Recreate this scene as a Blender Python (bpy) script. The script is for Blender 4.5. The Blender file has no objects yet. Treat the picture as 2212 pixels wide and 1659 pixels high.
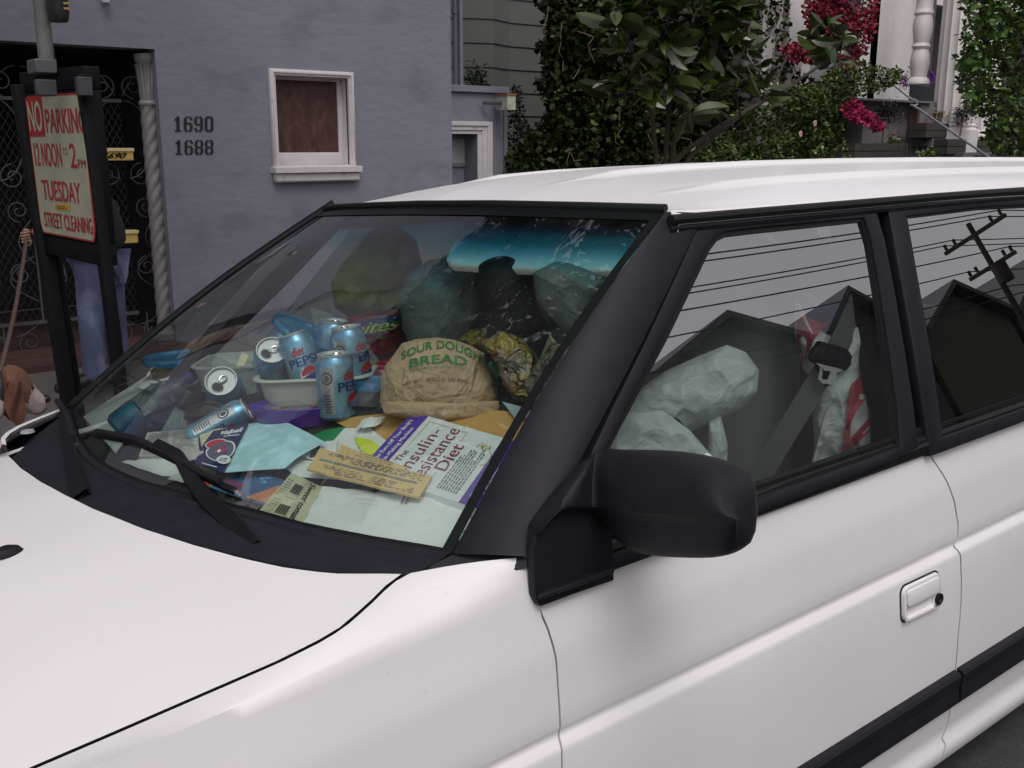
import bpy, bmesh, math, random
import numpy as np
from mathutils import Vector, Matrix, noise as mnoise
random.seed(7); rng = np.random.default_rng(7)
sc = bpy.context.scene
COL = sc.collection
# ---------------------------------------------------------------- camera / calibration (2212 x 1659 picture units)
F = 2220.; CX, CY = 1106., 830.; H = 1.66
def nrm(v): v = np.array(v, float); return v/np.linalg.norm(v)
EX = nrm((3970-CX, 258-CY, F)); _xv = CX-(F*F+(258-CY)*(445-CY))/(3970-CX)
EY = nrm((_xv-CX, 445-CY, F)); EZ = np.cross(EX, EY)
WZ = nrm((0, -F, -(830-315))); WX = nrm((3970-CX, 315-CY, F)); WX = nrm(WX-WZ*(WX@WZ)); WY = np.cross(WZ, WX)
RC = np.array([[a@b for b in (EX, EY, EZ)] for a in (WX, WY, WZ)])     # car axes -> world axes
cam = bpy.data.cameras.new('camera'); camo = bpy.data.objects.new('camera', cam); COL.objects.link(camo)
right = (WX[0], WY[0], WZ[0]); upv = tuple(-v for v in (WX[1], WY[1], WZ[1])); back = tuple(-v for v in (WX[2], WY[2], WZ[2]))
Mc = Matrix([[right[i], upv[i], back[i], (0, 0, H)[i]] for i in range(3)]+[[0, 0, 0, 1]])
camo.matrix_world = Mc; cam.sensor_width = 36; cam.lens = F/2212*36; cam.clip_end = 500; cam.clip_start = .02
sc.camera = camo
MCAR = Matrix([list(RC[i])+[(0, 0, H)[i]] for i in range(3)]+[[0, 0, 0, 1]])
# ---------------------------------------------------------------- light
w = bpy.data.worlds.new('World'); sc.world = w; w.use_nodes = True
nt = w.node_tree; bg = nt.nodes['Background']
sky = nt.nodes.new('ShaderNodeTexSky'); sky.sky_type = 'NISHITA'; sky.sun_disc = False
SUN_E, SUN_R = math.radians(58), math.radians(200)
sky.sun_elevation = SUN_E; sky.sun_rotation = SUN_R; sky.air_density = 1.; sky.dust_density = 4; sky.ozone_density = 1
hs = nt.nodes.new('ShaderNodeHueSaturation'); hs.inputs['Saturation'].default_value = .12
mxw = nt.nodes.new('ShaderNodeMix'); mxw.data_type = 'RGBA'; mxw.blend_type = 'MULTIPLY'; mxw.inputs[0].default_value = 1
mxw.inputs[7].default_value = (1.0, .972, 1.0, 1)
nt.links.new(sky.outputs[0], hs.inputs['Color']); nt.links.new(hs.outputs[0], mxw.inputs[6]); nt.links.new(mxw.outputs[2], bg.inputs[0])
bg.inputs[1].default_value = .15
sl = bpy.data.lights.new('sun', 'SUN'); sl.energy = .6; sl.angle = math.radians(25); sl.color = (1, .96, .95)
so = bpy.data.objects.new('sun', sl); COL.objects.link(so)
sdir = Vector((math.sin(SUN_R)*math.cos(SUN_E), math.cos(SUN_R)*math.cos(SUN_E), math.sin(SUN_E)))
so.rotation_euler = sdir.to_track_quat('Z', 'Y').to_euler(); so.location = (0, -5, 12)
sc.view_settings.view_transform = 'Standard'; sc.view_settings.look = 'None'; sc.view_settings.exposure = 0.0; sc.view_settings.gamma = 1
sc.render.engine = 'CYCLES'; sc.cycles.transparent_max_bounces = 24; sc.cycles.max_bounces = 8

# ---------------------------------------------------------------- rays
def cr(px, py): d = np.array((px-CX, py-CY, F)); return np.array((d@EX, d@EY, d@EZ))
def wr(px, py): d = np.array((px-CX, py-CY, F)); return np.array((d@WX, d@WY, d@WZ))
def C(px, py, a, v): r = cr(px, py); return r*v/r[a]
def W(px, py, a, v):
    r = wr(px, py); v2 = v-H if a == 2 else v
    return r*v2/r[a]+np.array((0, 0, H))
def CD(px, py, dep): return cr(px, py)/F*dep            # car point at a distance along the view axis
def depc(P): return P[0]*EX[2]+P[1]*EY[2]+P[2]*EZ[2]
def hit(px, py, zf, t0=.3, t1=6):
    r = cr(px, py)/F; lo, hi = t0, t1
    for _ in range(44):
        m = (lo+hi)/2; P = r*m
        if P[2] > zf(P[0], P[1]): lo = m
        else: hi = m
    return r*lo
YC = 2.01
_gbpx = [(975, 1200), (900, 1186), (800, 1170), (700, 1150), (650, 1140), (560, 1114), (430, 1082), (300, 1047), (235, 1018), (195, 990), (168, 950), (155, 912), (150, 885)]
_gb = [C(px, py, 2, -.600) for px, py in _gbpx]; _gy = [1.0, 1.25]+[p[1] for p in _gb][1:]+[3.1]; _gx = [1.05, .87]+[p[0] for p in _gb][1:]+[.85]
def xbase(y): return float(np.interp(y, _gy, _gx))
def pile(x, y): return -.645+.32*max(-.06, x-xbase(y))
def D(px, py, h=0): return hit(px, py, lambda x, y: pile(x, y)+h)
# ---------------------------------------------------------------- materials
def L(c):
    if isinstance(c, str): c = tuple(int(c[i:i+2], 16)/255 for i in (1, 3, 5)); return tuple(((v+.055)/1.055)**2.4 if v > .04045 else v/12.92 for v in c)
    return c
MATS = {}
def mat(name, c, rough=.6, metal=0, var=.12, vs=6., bump=0, bs=30., spec=.5, coat=0, isl=0, trans=None, alpha=None, sss=0, streak=None, c2=None, c2t=.5, c2s=4., detail=6):
    if name in MATS: return MATS[name]
    m = bpy.data.materials.new(name); m.use_nodes = True; t = m.node_tree; b = t.nodes['Principled BSDF']
    c = L(c); N = t.nodes.new; K = t.links.new
    tc = N('ShaderNodeTexCoord')
    mp = N('ShaderNodeMapping'); K(tc.outputs['Object'], mp.inputs[0])
    if streak: mp.inputs['Scale'].default_value = streak
    nz = N('ShaderNodeTexNoise'); nz.inputs['Scale'].default_value = vs; nz.inputs['Detail'].default_value = detail; K(mp.outputs[0], nz.inputs[0])
    rmp = N('ShaderNodeMapRange'); rmp.inputs[1].default_value = .25; rmp.inputs[2].default_value = .75; rmp.inputs[3].default_value = 1-var; rmp.inputs[4].default_value = 1+var; K(nz.outputs[0], rmp.inputs[0])
    src = None
    rgb = N('ShaderNodeRGB'); rgb.outputs[0].default_value = (*c, 1); src = rgb.outputs[0]
    if c2:
        n2 = N('ShaderNodeTexNoise'); n2.inputs['Scale'].default_value = c2s; n2.inputs['Detail'].default_value = 8; K(mp.outputs[0], n2.inputs[0])
        r2 = N('ShaderNodeMapRange'); r2.inputs[1].default_value = c2t-.06; r2.inputs[2].default_value = c2t+.06; K(n2.outputs[0], r2.inputs[0])
        mx = N('ShaderNodeMix'); mx.data_type = 'RGBA'; K(r2.outputs[0], mx.inputs[0]); K(src, mx.inputs[6]); mx.inputs[7].default_value = (*L(c2), 1); src = mx.outputs[2]
    mul = N('ShaderNodeVectorMath'); mul.operation = 'SCALE'; K(src, mul.inputs[0]); K(rmp.outputs[0], mul.inputs['Scale']); src = mul.outputs[0]
    if isl:
        g = N('ShaderNodeNewGeometry'); r3 = N('ShaderNodeMapRange'); r3.inputs[3].default_value = 1-isl; r3.inputs[4].default_value = 1+isl; K(g.outputs['Random Per Island'], r3.inputs[0])
        m2 = N('ShaderNodeVectorMath'); m2.operation = 'SCALE'; K(src, m2.inputs[0]); K(r3.outputs[0], m2.inputs['Scale']); src = m2.outputs[0]
    K(src, b.inputs['Base Color'])
    b.inputs['Roughness'].default_value = rough; b.inputs['Metallic'].default_value = metal; b.inputs['Specular IOR Level'].default_value = spec
    b.inputs['Coat Weight'].default_value = coat; b.inputs['Coat Roughness'].default_value = .06
    if trans: b.inputs['Transmission Weight'].default_value = trans
    if alpha is not None: b.inputs['Alpha'].default_value = alpha
    if bump:
        nb = N('ShaderNodeTexNoise'); nb.inputs['Scale'].default_value = bs; nb.inputs['Detail'].default_value = 8; K(mp.outputs[0], nb.inputs[0])
        bp = N('ShaderNodeBump'); bp.inputs['Strength'].default_value = min(1, bump); bp.inputs['Distance'].default_value = .01*max(1, bump); K(nb.outputs[0], bp.inputs['Height']); K(bp.outputs[0], b.inputs['Normal'])
    MATS[name] = m; return m
def crumple(m, sc_=14, dist=.02):
    t = m.node_tree; N = t.nodes.new; K = t.links.new; b = next(n for n in t.nodes if n.type == 'BSDF_PRINCIPLED')
    tc = N('ShaderNodeTexCoord'); w1 = N('ShaderNodeTexNoise'); w1.inputs['Scale'].default_value = sc_*.5; K(tc.outputs['Object'], w1.inputs[0]); mx = N('ShaderNodeVectorMath'); mx.operation = 'MULTIPLY_ADD'; K(w1.outputs['Color'], mx.inputs[0]); mx.inputs[1].default_value = (.12, .12, .12); K(tc.outputs['Object'], mx.inputs[2])
    pr = b.inputs['Normal'].links[0].from_socket if b.inputs['Normal'].links else None
    for k, (s_, d_) in enumerate(((sc_, dist), (sc_*2.7, dist*.4))):
        v = N('ShaderNodeTexVoronoi'); v.inputs['Scale'].default_value = s_; K(mx.outputs[0], v.inputs[0]); bp = N('ShaderNodeBump'); bp.inputs['Distance'].default_value = d_; bp.inputs['Strength'].default_value = .9; K(v.outputs['Distance'], bp.inputs['Height'])
        if pr: K(pr, bp.inputs['Normal'])
        pr = bp.outputs[0]
    K(pr, b.inputs['Normal']); return m
def glassmat(name, tint, refl=1., band=False, top=0, dirt=.03, ior=.08):
    m = bpy.data.materials.new(name); m.use_nodes = True; t = m.node_tree; N = t.nodes.new; K = t.links.new
    t.nodes.remove(t.nodes['Principled BSDF']); out = t.nodes['Material Output']
    tr = N('ShaderNodeBsdfTransparent'); gl = N('ShaderNodeBsdfGlossy'); gl.inputs['Roughness'].default_value = .0
    ge = N('ShaderNodeNewGeometry'); dt = N('ShaderNodeVectorMath'); dt.operation = 'DOT_PRODUCT'; K(ge.outputs['Normal'], dt.inputs[0]); K(ge.outputs['Incoming'], dt.inputs[1])
    ab = N('ShaderNodeMath'); ab.operation = 'ABSOLUTE'; K(dt.outputs['Value'], ab.inputs[0]); sb_ = N('ShaderNodeMath'); sb_.operation = 'SUBTRACT'; sb_.inputs[0].default_value = 1; K(ab.outputs[0], sb_.inputs[1])
    pw = N('ShaderNodeMath'); pw.operation = 'POWER'; K(sb_.outputs[0], pw.inputs[0]); pw.inputs[1].default_value = 4.2
    fr = N('ShaderNodeMath'); fr.operation = 'MULTIPLY_ADD'; K(pw.outputs[0], fr.inputs[0]); fr.inputs[1].default_value = .88; fr.inputs[2].default_value = ior
    df = N('ShaderNodeBsdfDiffuse'); df.inputs[0].default_value = (.35, .36, .36, 1)
    tr.inputs[0].default_value = (*tint, 1); gl.inputs[0].default_value = (refl, refl, refl, 1)
    tc = N('ShaderNodeTexCoord')
    if band:
        sx = N('ShaderNodeSeparateXYZ'); K(tc.outputs['Object'], sx.inputs[0])
        rp = N('ShaderNodeValToRGB'); mr = N('ShaderNodeMapRange'); mr.inputs[1].default_value = 1.492; mr.inputs[2].default_value = 1.588
        K(sx.outputs[2], mr.inputs[0]); K(mr.outputs[0], rp.inputs[0])
        e = rp.color_ramp.elements; e[0].position = 0; e[0].color = (*tint, 1); e[1].position = 1; e[1].color = (.003, .03, .05, 1)
        q = rp.color_ramp.elements.new(.33); q.color = (.12, .62, .66, 1); q = rp.color_ramp.elements.new(.62); q.color = (.01, .24, .46, 1)
        K(rp.outputs[0], tr.inputs[0])
    m1 = N('ShaderNodeMixShader'); K(fr.outputs[0], m1.inputs[0]); K(tr.outputs[0], m1.inputs[1]); K(gl.outputs[0], m1.inputs[2])
    nz = N('ShaderNodeTexNoise'); nz.inputs['Scale'].default_value = 9; nz.inputs['Detail'].default_value = 9; K(tc.outputs['Object'], nz.inputs[0])
    r = N('ShaderNodeMapRange'); r.inputs[1].default_value = .4; r.inputs[2].default_value = .8; r.inputs[3].default_value = dirt*.3; r.inputs[4].default_value = dirt*2; K(nz.outputs[0], r.inputs[0])
    m2 = N('ShaderNodeMixShader'); K(r.outputs[0], m2.inputs[0]); K(m1.outputs[0], m2.inputs[1]); K(df.outputs[0], m2.inputs[2])
    K(m2.outputs[0], out.inputs[0]); MATS[name] = m; return m
def filmmat(name, c, op=.45, rough=.3):
    """thin translucent plastic"""
    m = bpy.data.materials.new(name); m.use_nodes = True; t = m.node_tree; N = t.nodes.new; K = t.links.new
    b = t.nodes['Principled BSDF']; b.inputs['Base Color'].default_value = (*L(c), 1); b.inputs['Roughness'].default_value = rough; b.inputs['Specular IOR Level'].default_value = .6
    tr = N('ShaderNodeBsdfTransparent'); tr.inputs[0].default_value = (.9, .93, .93, 1)
    tl = N('ShaderNodeBsdfTranslucent'); tl.inputs[0].default_value = (*L(c), 1)
    tc = N('ShaderNodeTexCoord'); nz = N('ShaderNodeTexNoise'); nz.inputs['Scale'].default_value = 14; nz.inputs['Detail'].default_value = 6; nz.inputs['Distortion'].default_value = 1.2; K(tc.outputs['Object'], nz.inputs[0])
    bp = N('ShaderNodeBump'); bp.inputs['Strength'].default_value = .7; bp.inputs['Distance'].default_value = .03; K(nz.outputs[0], bp.inputs['Height']); K(bp.outputs[0], b.inputs['Normal'])
    r = N('ShaderNodeMapRange'); r.inputs[1].default_value = .3; r.inputs[2].default_value = .7; r.inputs[3].default_value = max(0, op-.15); r.inputs[4].default_value = min(1, op+.15); K(nz.outputs[0], r.inputs[0])
    m0 = N('ShaderNodeMixShader'); m0.inputs[0].default_value = .3; K(b.outputs[0], m0.inputs[1]); K(tl.outputs[0], m0.inputs[2])
    m1 = N('ShaderNodeMixShader'); K(r.outputs[0], m1.inputs[0]); K(tr.outputs[0], m1.inputs[1]); K(m0.outputs[0], m1.inputs[2]); K(m1.outputs[0], t.nodes['Material Output'].inputs[0])
    MATS[name] = m; return m
paint = mat('white_paint', (.80, .775, .775), .38, var=.03, vs=3, coat=.25, c2=(.66, .63, .62), c2t=.76, c2s=30)
dirtypaint = paint
blk = mat('black_trim', (.011, .010, .014), .55, spec=.25, var=.25, vs=25, bump=.12, bs=400)
blk2 = mat('black_rubber_gap_shade', (.005, .005, .006), .55, spec=.3, var=.2)  # rubber parts, and the shade painted into the panel gaps
cowlm = mat('cowl_plastic', (.012, .012, .018), .6, spec=.3, var=.25, vs=30, bump=.2, bs=300)
gasket = mat('gasket', (.004, .006, .006), .4, spec=.3)
chrome = mat('silver_metal', (.75, .75, .76), .22, metal=1, var=.05)
dashm = mat('dash_vinyl', (.018, .02, .02), .7, bump=.3, bs=200)
seatm = mat('seat_cloth', (.24, .245, .24), .9, bump=.4, bs=250)
GW = glassmat('windshield_glass', (.88, .95, .91), band=True, dirt=.018, ior=.14)
GS = glassmat('side_glass', (.90, .97, .94), dirt=.012, ior=.34)
GR = glassmat('tinted_glass', (.16, .18, .17), dirt=.004, ior=.36)
# ---------------------------------------------------------------- mesh builder
class MB:
    def __init__(s): s.v = []; s.f = []; s.m = []; s.mats = []; s.sm = []
    def mi(s, m):
        if m not in s.mats: s.mats.append(m)
        return s.mats.index(m)
    def add(s, vs, fs, m, smooth=True):
        o = len(s.v); k = s.mi(m); s.v += [tuple(map(float, p)) for p in vs]
        for f in fs: s.f.append(tuple(i+o for i in f)); s.m.append(k); s.sm.append(smooth)
        return s
    def grid(s, pts, m, closed_u=False, closed_v=False, smooth=True, flip=False):
        nu = len(pts); nv = len(pts[0]); vs = [p for r in pts for p in r]; fs = []
        for i in range(nu if closed_u else nu-1):
            for j in range(nv if closed_v else nv-1):
                a, b = i*nv+j, i*nv+(j+1) % nv; c, d = ((i+1) % nu)*nv+(j+1) % nv, ((i+1) % nu)*nv+j
                fs.append((a, d, c, b) if flip else (a, b, c, d))
        return s.add(vs, fs, m, smooth)
    def box(s, lo, hi, m, fn=None):
        x0, y0, z0 = lo; x1, y1, z1 = hi
        vs = [(x0, y0, z0), (x1, y0, z0), (x1, y1, z0), (x0, y1, z0), (x0, y0, z1), (x1, y0, z1), (x1, y1, z1), (x0, y1, z1)]
        if fn: vs = [fn(v) for v in vs]
        return s.add(vs, [(0, 3, 2, 1), (4, 5, 6, 7), (0, 1, 5, 4), (1, 2, 6, 5), (2, 3, 7, 6), (3, 0, 4, 7)], m, False)
    def tube(s, pts, r, m, n=8, cap=True):
        pts = [Vector(p) for p in pts]; rings = []; nn = None
        for i, p in enumerate(pts):
            t = (pts[min(i+1, len(pts)-1)]-pts[max(i-1, 0)])
            if t.length < 1e-9: t = Vector((0, 0, 1))
            t.normalize()
            if nn is None: nn = t.orthogonal().normalized()
            else:
                nn = nn-t*nn.dot(t)
                nn = nn.normalized() if nn.length > 1e-6 else t.orthogonal().normalized()
            b = t.cross(nn); rr = r[i] if isinstance(r, (list, tuple)) else r
            rings.append([p+(nn*math.cos(a)+b*math.sin(a))*rr for a in [2*math.pi*k/n for k in range(n)]])
        s.grid(rings, m, closed_v=True)
        if cap:
            o = len(s.v); k = s.mi(m)
            s.add(rings[0], [tuple(range(n))[::-1]], m); s.add(rings[-1], [tuple(range(n))], m)
        return s
    def lathe(s, prof, m, T, n=28, ang=None):
        """prof [(r,z)], T maps local (x,y,z)->point"""
        return s.grid([[T((r*math.cos(2*math.pi*k/n), r*math.sin(2*math.pi*k/n), z)) for k in range(n)] for r, z in prof], m, closed_v=True)
    def slab(s, top, thick, m, mback=None, up=None, smooth=True):
        """top: grid of points; adds back offset by vector thick and side walls"""
        thick = np.array(thick, float); back = [[np.array(p)+thick for p in r] for r in top]
        s.grid(top, m, smooth=smooth); s.grid(back, mback or m, flip=True, smooth=smooth)
        ed = [top[0][j] for j in range(len(top[0]))]+[top[i][-1] for i in range(1, len(top))]+[top[-1][j] for j in range(len(top[0])-2, -1, -1)]+[top[i][0] for i in range(len(top)-2, 0, -1)]
        s.grid([ed, [np.array(p)+thick for p in ed]], mback or m, closed_v=True, smooth=False)
        return s
    def ring(s, outer, inner, thick, m):
        """frame between two closed loops with the same count"""
        th = np.array(thick, float); o2 = [np.array(p)+th for p in outer]; i2 = [np.array(p)+th for p in inner]
        s.grid([outer, inner], m, closed_v=True, smooth=False); s.grid([i2, o2], m, closed_v=True, smooth=False)
        s.grid([inner, i2], m, closed_v=True, smooth=False); s.grid([o2, outer], m, closed_v=True, smooth=False); return s
    def poly(s, pts, thick, m, mside=None):
        n = len(pts); th = np.array(thick, float); b = [np.array(p)+th for p in pts]
        s.add(list(pts), [tuple(range(n))], m, False); s.add(b, [tuple(range(n))[::-1]], mside or m, False)
        s.grid([list(pts), b], mside or m, closed_v=True, smooth=False); return s
    def build(s, name, parent=None, frame=None, origin=None, bevel=0, sub=0, props=None, weld=False, solid=0, sharp=32):
        """vertices are in car frame ('car') or world frame (None)"""
        V = np.array(s.v); M = MCAR if frame == 'car' else Matrix.Identity(4)
        me = bpy.data.meshes.new(name); ob = bpy.data.objects.new(name, me); COL.objects.link(ob)
        if parent is None:
            if origin is None: lo, hi = V.min(0), V.max(0); origin = ((lo[0]+hi[0])/2, (lo[1]+hi[1])/2, lo[2])
            V = V-np.array(origin); ob.matrix_world = M @ Matrix.Translation(Vector(origin))
        else:
            ob.parent = parent; PM = parent.get('_o', None)
            off = np.array(OFF.get(parent.name, (0, 0, 0))); V = V-off; OFF[ob.name] = tuple(off)
            origin = off
        OFF[ob.name] = tuple(origin)
        me.from_pydata([tuple(p) for p in V], [], s.f)
        for m in s.mats: me.materials.append(m)
        me.polygons.foreach_set('material_index', s.m); me.polygons.foreach_set('use_smooth', s.sm); me.update()
        if len(V) < 30000: me.set_sharp_from_angle(angle=math.radians(sharp))
        if weld or bevel:
            bm = bmesh.new(); bm.from_mesh(me); bmesh.ops.remove_doubles(bm, verts=bm.verts, dist=1e-5)
            bmesh.ops.recalc_face_normals(bm, faces=bm.faces); bm.to_mesh(me); bm.free()
        if solid: d = ob.modifiers.new('s', 'SOLIDIFY'); d.thickness = solid
        if bevel: d = ob.modifiers.new('b', 'BEVEL'); d.width = bevel; d.segments = 2; d.limit_method = 'ANGLE'; d.angle_limit = math.radians(35)
        if sub: d = ob.modifiers.new('u', 'SUBSURF'); d.levels = sub; d.render_levels = sub
        if props: tag(ob, *props)
        return ob
OFF = {}
def tag(o, label, cat=None, group=None, kind=None):
    if label: o['label'] = label
    if cat: o['category'] = cat
    if group: o['group'] = group
    if kind: o['kind'] = kind
    return o
def empty(name, loc, frame=None, props=None):
    o = bpy.data.objects.new(name, None); COL.objects.link(o); o.empty_display_size = .1
    o.matrix_world = (MCAR if frame == 'car' else Matrix.Identity(4)) @ Matrix.Translation(Vector(loc)); OFF[o.name] = tuple(loc)
    if props: tag(o, *props)
    return o
# ---------------------------------------------------------------- lettering
_tc = {}
def glyphs(txt, sp=1.):
    k = (txt, sp)
    if k in _tc: return _tc[k]
    cu = bpy.data.curves.new('t', 'FONT'); cu.body = txt; cu.size = 1; cu.resolution_u = 3; cu.space_character = sp
    o = bpy.data.objects.new('t', cu); COL.objects.link(o); dg = bpy.context.evaluated_depsgraph_get(); me = o.evaluated_get(dg).to_mesh()
    v = np.array([tuple(p.co)[:2] for p in me.vertices]); f = [tuple(p.vertices) for p in me.polygons]
    o.evaluated_get(dg).to_mesh_clear(); bpy.data.objects.remove(o); bpy.data.curves.remove(cu)
    lo, hi = v.min(0), v.max(0); v = (v-lo)/(hi-lo); asp = (hi[0]-lo[0])/(hi[1]-lo[1]); _tc[k] = (v, f, asp); return _tc[k]
def text(mb, txt, fn, u0, v0, u1, v1, m, slant=0, sp=1., bold=0):
    """fn(u,v)->point; text box (u0,v0)-(u1,v1)"""
    v, f, a = glyphs(txt, sp)
    offs = [(0, 0)] if not bold else [(0, 0), (bold, 0), (0, bold), (bold, bold)]
    for k, (ox, oy) in enumerate(offs):
        mb.add([fn(u0+(x+slant*y)*(u1-u0)+ox*(u1-u0), v0+y*(v1-v0)+oy*(v1-v0)*1., k*.00004) for x, y in v], f, m, False)
    return mb
def rectd(mb, fn, u0, v0, u1, v1, m, n=4, lift=0.):
    mb.grid([[fn(u0+(u1-u0)*i/n, v0+(v1-v0)*j/n, lift) for j in range(n+1)] for i in range(n+1)], m); return mb
def ell(mb, fn, u, v, ru, rv, m, n=24, lift=0., rot=0):
    c, s_ = math.cos(rot), math.sin(rot)
    P = [fn(u+ru*math.cos(a)*c-ru*math.sin(a)*s_, v+rv*math.cos(a)*s_+rv*math.sin(a)*c, lift) for a in [2*math.pi*k/n for k in range(n)]]
    mb.add([fn(u, v, lift)]+P, [(0, 1+k, 1+(k+1) % n) for k in range(n)], m); return mb
def flat(c, rough=.6, **k):
    nm = 'ink_'+str(c)+str(rough); return mat(nm, c, rough, var=.05, **k)
INK = flat((.02, .02, .02)); NAVY = flat((.012, .018, .09)); RED = flat((.5, .02, .03)); WHITE = flat((.75, .76, .76)); PURP = flat((.075, .035, .30), .35)
# ================================================================ CAR
car = empty('parked_car', (1.9, YC, -1.66), 'car', ('white boxy family wagon with black window pillars, heaped with rubbish inside', 'car'))
def CP(mb, name, parent=None, **k):
    return mb.build(name, parent or car, **k)
# -- hood surface
def hz(x, y):
    q = (y-YC)/.78; return -.607+.175*(x-.79)+.045*(1-min(1.3, q*q))-.03*max(0, .2-x)**2*8
rear_px = [(872, 1240), (800, 1236), (700, 1228), (600, 1213), (500, 1192), (400, 1167), (300, 1137), (200, 1099), (140, 1070), (90, 1043), (50, 1015), (22, 985), (14, 965)]
rear = [hit(px, py, hz) for px, py in rear_px]
# near shut line x->y
sh_px = [(70, 1659), (250, 1582), (450, 1495), (600, 1430), (690, 1385), (740, 1355), (800, 1302), (840, 1262), (872, 1240)]
sh = [hit(px, py, hz) for px, py in sh_px]
shx = [p[0] for p in sh]; shy = [p[1] for p in sh]
def hood_near(x): return float(np.interp(x, [-.75]+shx, [shy[0]+.10]+shy))
rx = sorted([(p[1], p[0]) for p in rear])
rx = [(a, b) for a, b in rx if a < 2.75]
def hood_rear(y): return float(np.interp(y, [a for a, b in rx]+[2.72, 2.8], [b for a, b in rx]+[.62, .74]))
NX, NY = 40, 44
g = []
for i in range(NX+1):
    row = []
    for j in range(NY+1):
        v = j/NY
        # map: v across from near to far; u from rear to front
        u = i/NX
        yn0 = shy[-1]+.004; yf0 = 2*YC-yn0+.02
        yr = yn0+(yf0-yn0)*v; xr = hood_rear(yr)
        xf = -.70+.12*(2*v-1)**2
        x = xr+(xf-xr)*u
        yn = hood_near(x)+.003; yf = 2*YC-yn+.01
        y = yn+(yf-yn)*v
        row.append((x, y, hz(x, y)-(.012*(u-.93)/.07 if u > .93 else 0)))
    g.append(row)
hoodm = MB(); hoodm.grid(g, paint, flip=True)
edge = [g[0][j] for j in range(NY+1)]; hoodm.grid([edge, [(p[0]-.003, p[1], p[2]-.02) for p in edge]], blk2)  # rear and near edge walls black, not paint: the gap's shade as colour
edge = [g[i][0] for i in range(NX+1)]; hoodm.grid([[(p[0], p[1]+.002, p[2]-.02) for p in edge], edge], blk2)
edge = [g[i][NY] for i in range(NX+1)]; hoodm.grid([edge, [(p[0], p[1]-.002, p[2]-.02) for p in edge]], paint)
edge = g[NX]; hoodm.grid([[(p[0]-.03, p[1], p[2]-.09) for p in edge], edge], paint)
hood = CP(hoodm, 'hood', sharp=60)
# washer nozzle
P = hit(15, 1200, hz); nz = MB(); nz.lathe([(.022, 0), (.022, .005), (.016, .014), (.006, .018), (0, .018)], blk, lambda p: (P[0]+p[0]*1.3, P[1]+p[1]*.8, P[2]+p[2]), 16)
CP(nz, 'washer_nozzle', hood)
for px, py, s_ in ((235, 1110, 1), (105, 1250, .6)):
    pass
# -- fender + side panels.  profile: list of (z, y)
PROF = [(-.600, 1.232), (-.612, 1.213), (-.64, 1.199), (-.70, 1.189), (-.745, 1.1815), (-.760, 1.1795), (-.775, 1.1785), (-.86, 1.1745), (-.893, 1.1735), (-.897, 1.1745), (-.903, 1.1775), (-.909, 1.178), (-.913, 1.176), (-.924, 1.1665), (-.929, 1.1648), (-.935, 1.164), (-1.0, 1.163), (-1.10, 1.166), (-1.22, 1.172), (-1.33, 1.181), (-1.40, 1.190), (-1.44, 1.200), (-1.452, 1.190), (-1.50, 1.196), (-1.53, 1.225)]
pz = [a for a, b in PROF][::-1]; py_ = [b for a, b in PROF][::-1]
def side_y(z, x=1.): return float(np.interp(z, pz, py_))
ZS = [a for a, b in PROF]
def panel(x0f, x1f, ztop, zbotf, nx=24, mirror=False, name='door', m=paint, parent=None, top_extra=None):
    """x0f,x1f functions of z"""
    mb = MB(); rows = []
    for i in range(nx+1):
        u = i/nx; row = []
        xm = x0f(-.9)+(x1f(-.9)-x0f(-.9))*u
        zt = ztop(xm); zb = zbotf(xm)
        zs = sorted([z for z in ZS]+[-.66, -.68, -.72, -.80, -.98, -1.05, -1.15, -1.28], reverse=True)
        for z in zs:
            z = min(zt, max(zb, z)); x = x0f(z)+(x1f(z)-x0f(z))*u
            row.append((x, side_y(z), z))
        row.append((row[-1][0], row[-1][1]+.03, row[-1][2]))
        row = [(row[0][0], row[0][1]+.02, row[0][2]-.004)]+row
        rows.append(row)
    # folded edges
    first = [(p[0]+.001, p[1]+.015, p[2]) for p in rows[0]]; last = [(p[0]-.001, p[1]+.015, p[2]) for p in rows[-1]]
    rows = [first]+rows+[last]
    if mirror: rows = [[(p[0], 2*YC-p[1], p[2]) for p in r] for r in rows]
    mb.grid(rows, m, flip=not mirror)
    return CP(mb, name, parent, weld=False, sharp=62)
def interp(pts):
    pts = sorted(pts); return lambda z: float(np.interp(z, [p[0] for p in pts], [p[1] for p in pts]))
def pxline(pts, y=1.18):   # px list -> z:x interpolation on the side surface
    out = []
    for a, b in pts:
        P = C(a, b, 1, y); P = C(a, b, 1, side_y(P[2])); out.append((P[2], P[0]))
    return out
XA = interp(pxline([(1157, 1205), (1160, 1260), (1164, 1312), (1186, 1360), (1203, 1420), (1209, 1500), (1212, 1590), (1217, 1605), (1214, 1659)])+[(-1.55, 1.03)])
XB = interp(pxline([(2008, 985), (2040, 1030), (2062, 1085), (2072, 1150), (2069, 1185), (2075, 1200), (2076, 1300), (2067, 1400), (2058, 1510), (2044, 1659)])+[(-1.53, 2.27)])
XF = lambda z: -.62+.1*max(0, -z-.9)
arch = lambda c, r: (lambda x: (-1.36+math.sqrt(max(0, r*r-(x-c)**2))) if abs(x-c) < r else -1.53)
def fend_bot(x): return arch(.18, .36)(x)
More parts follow.
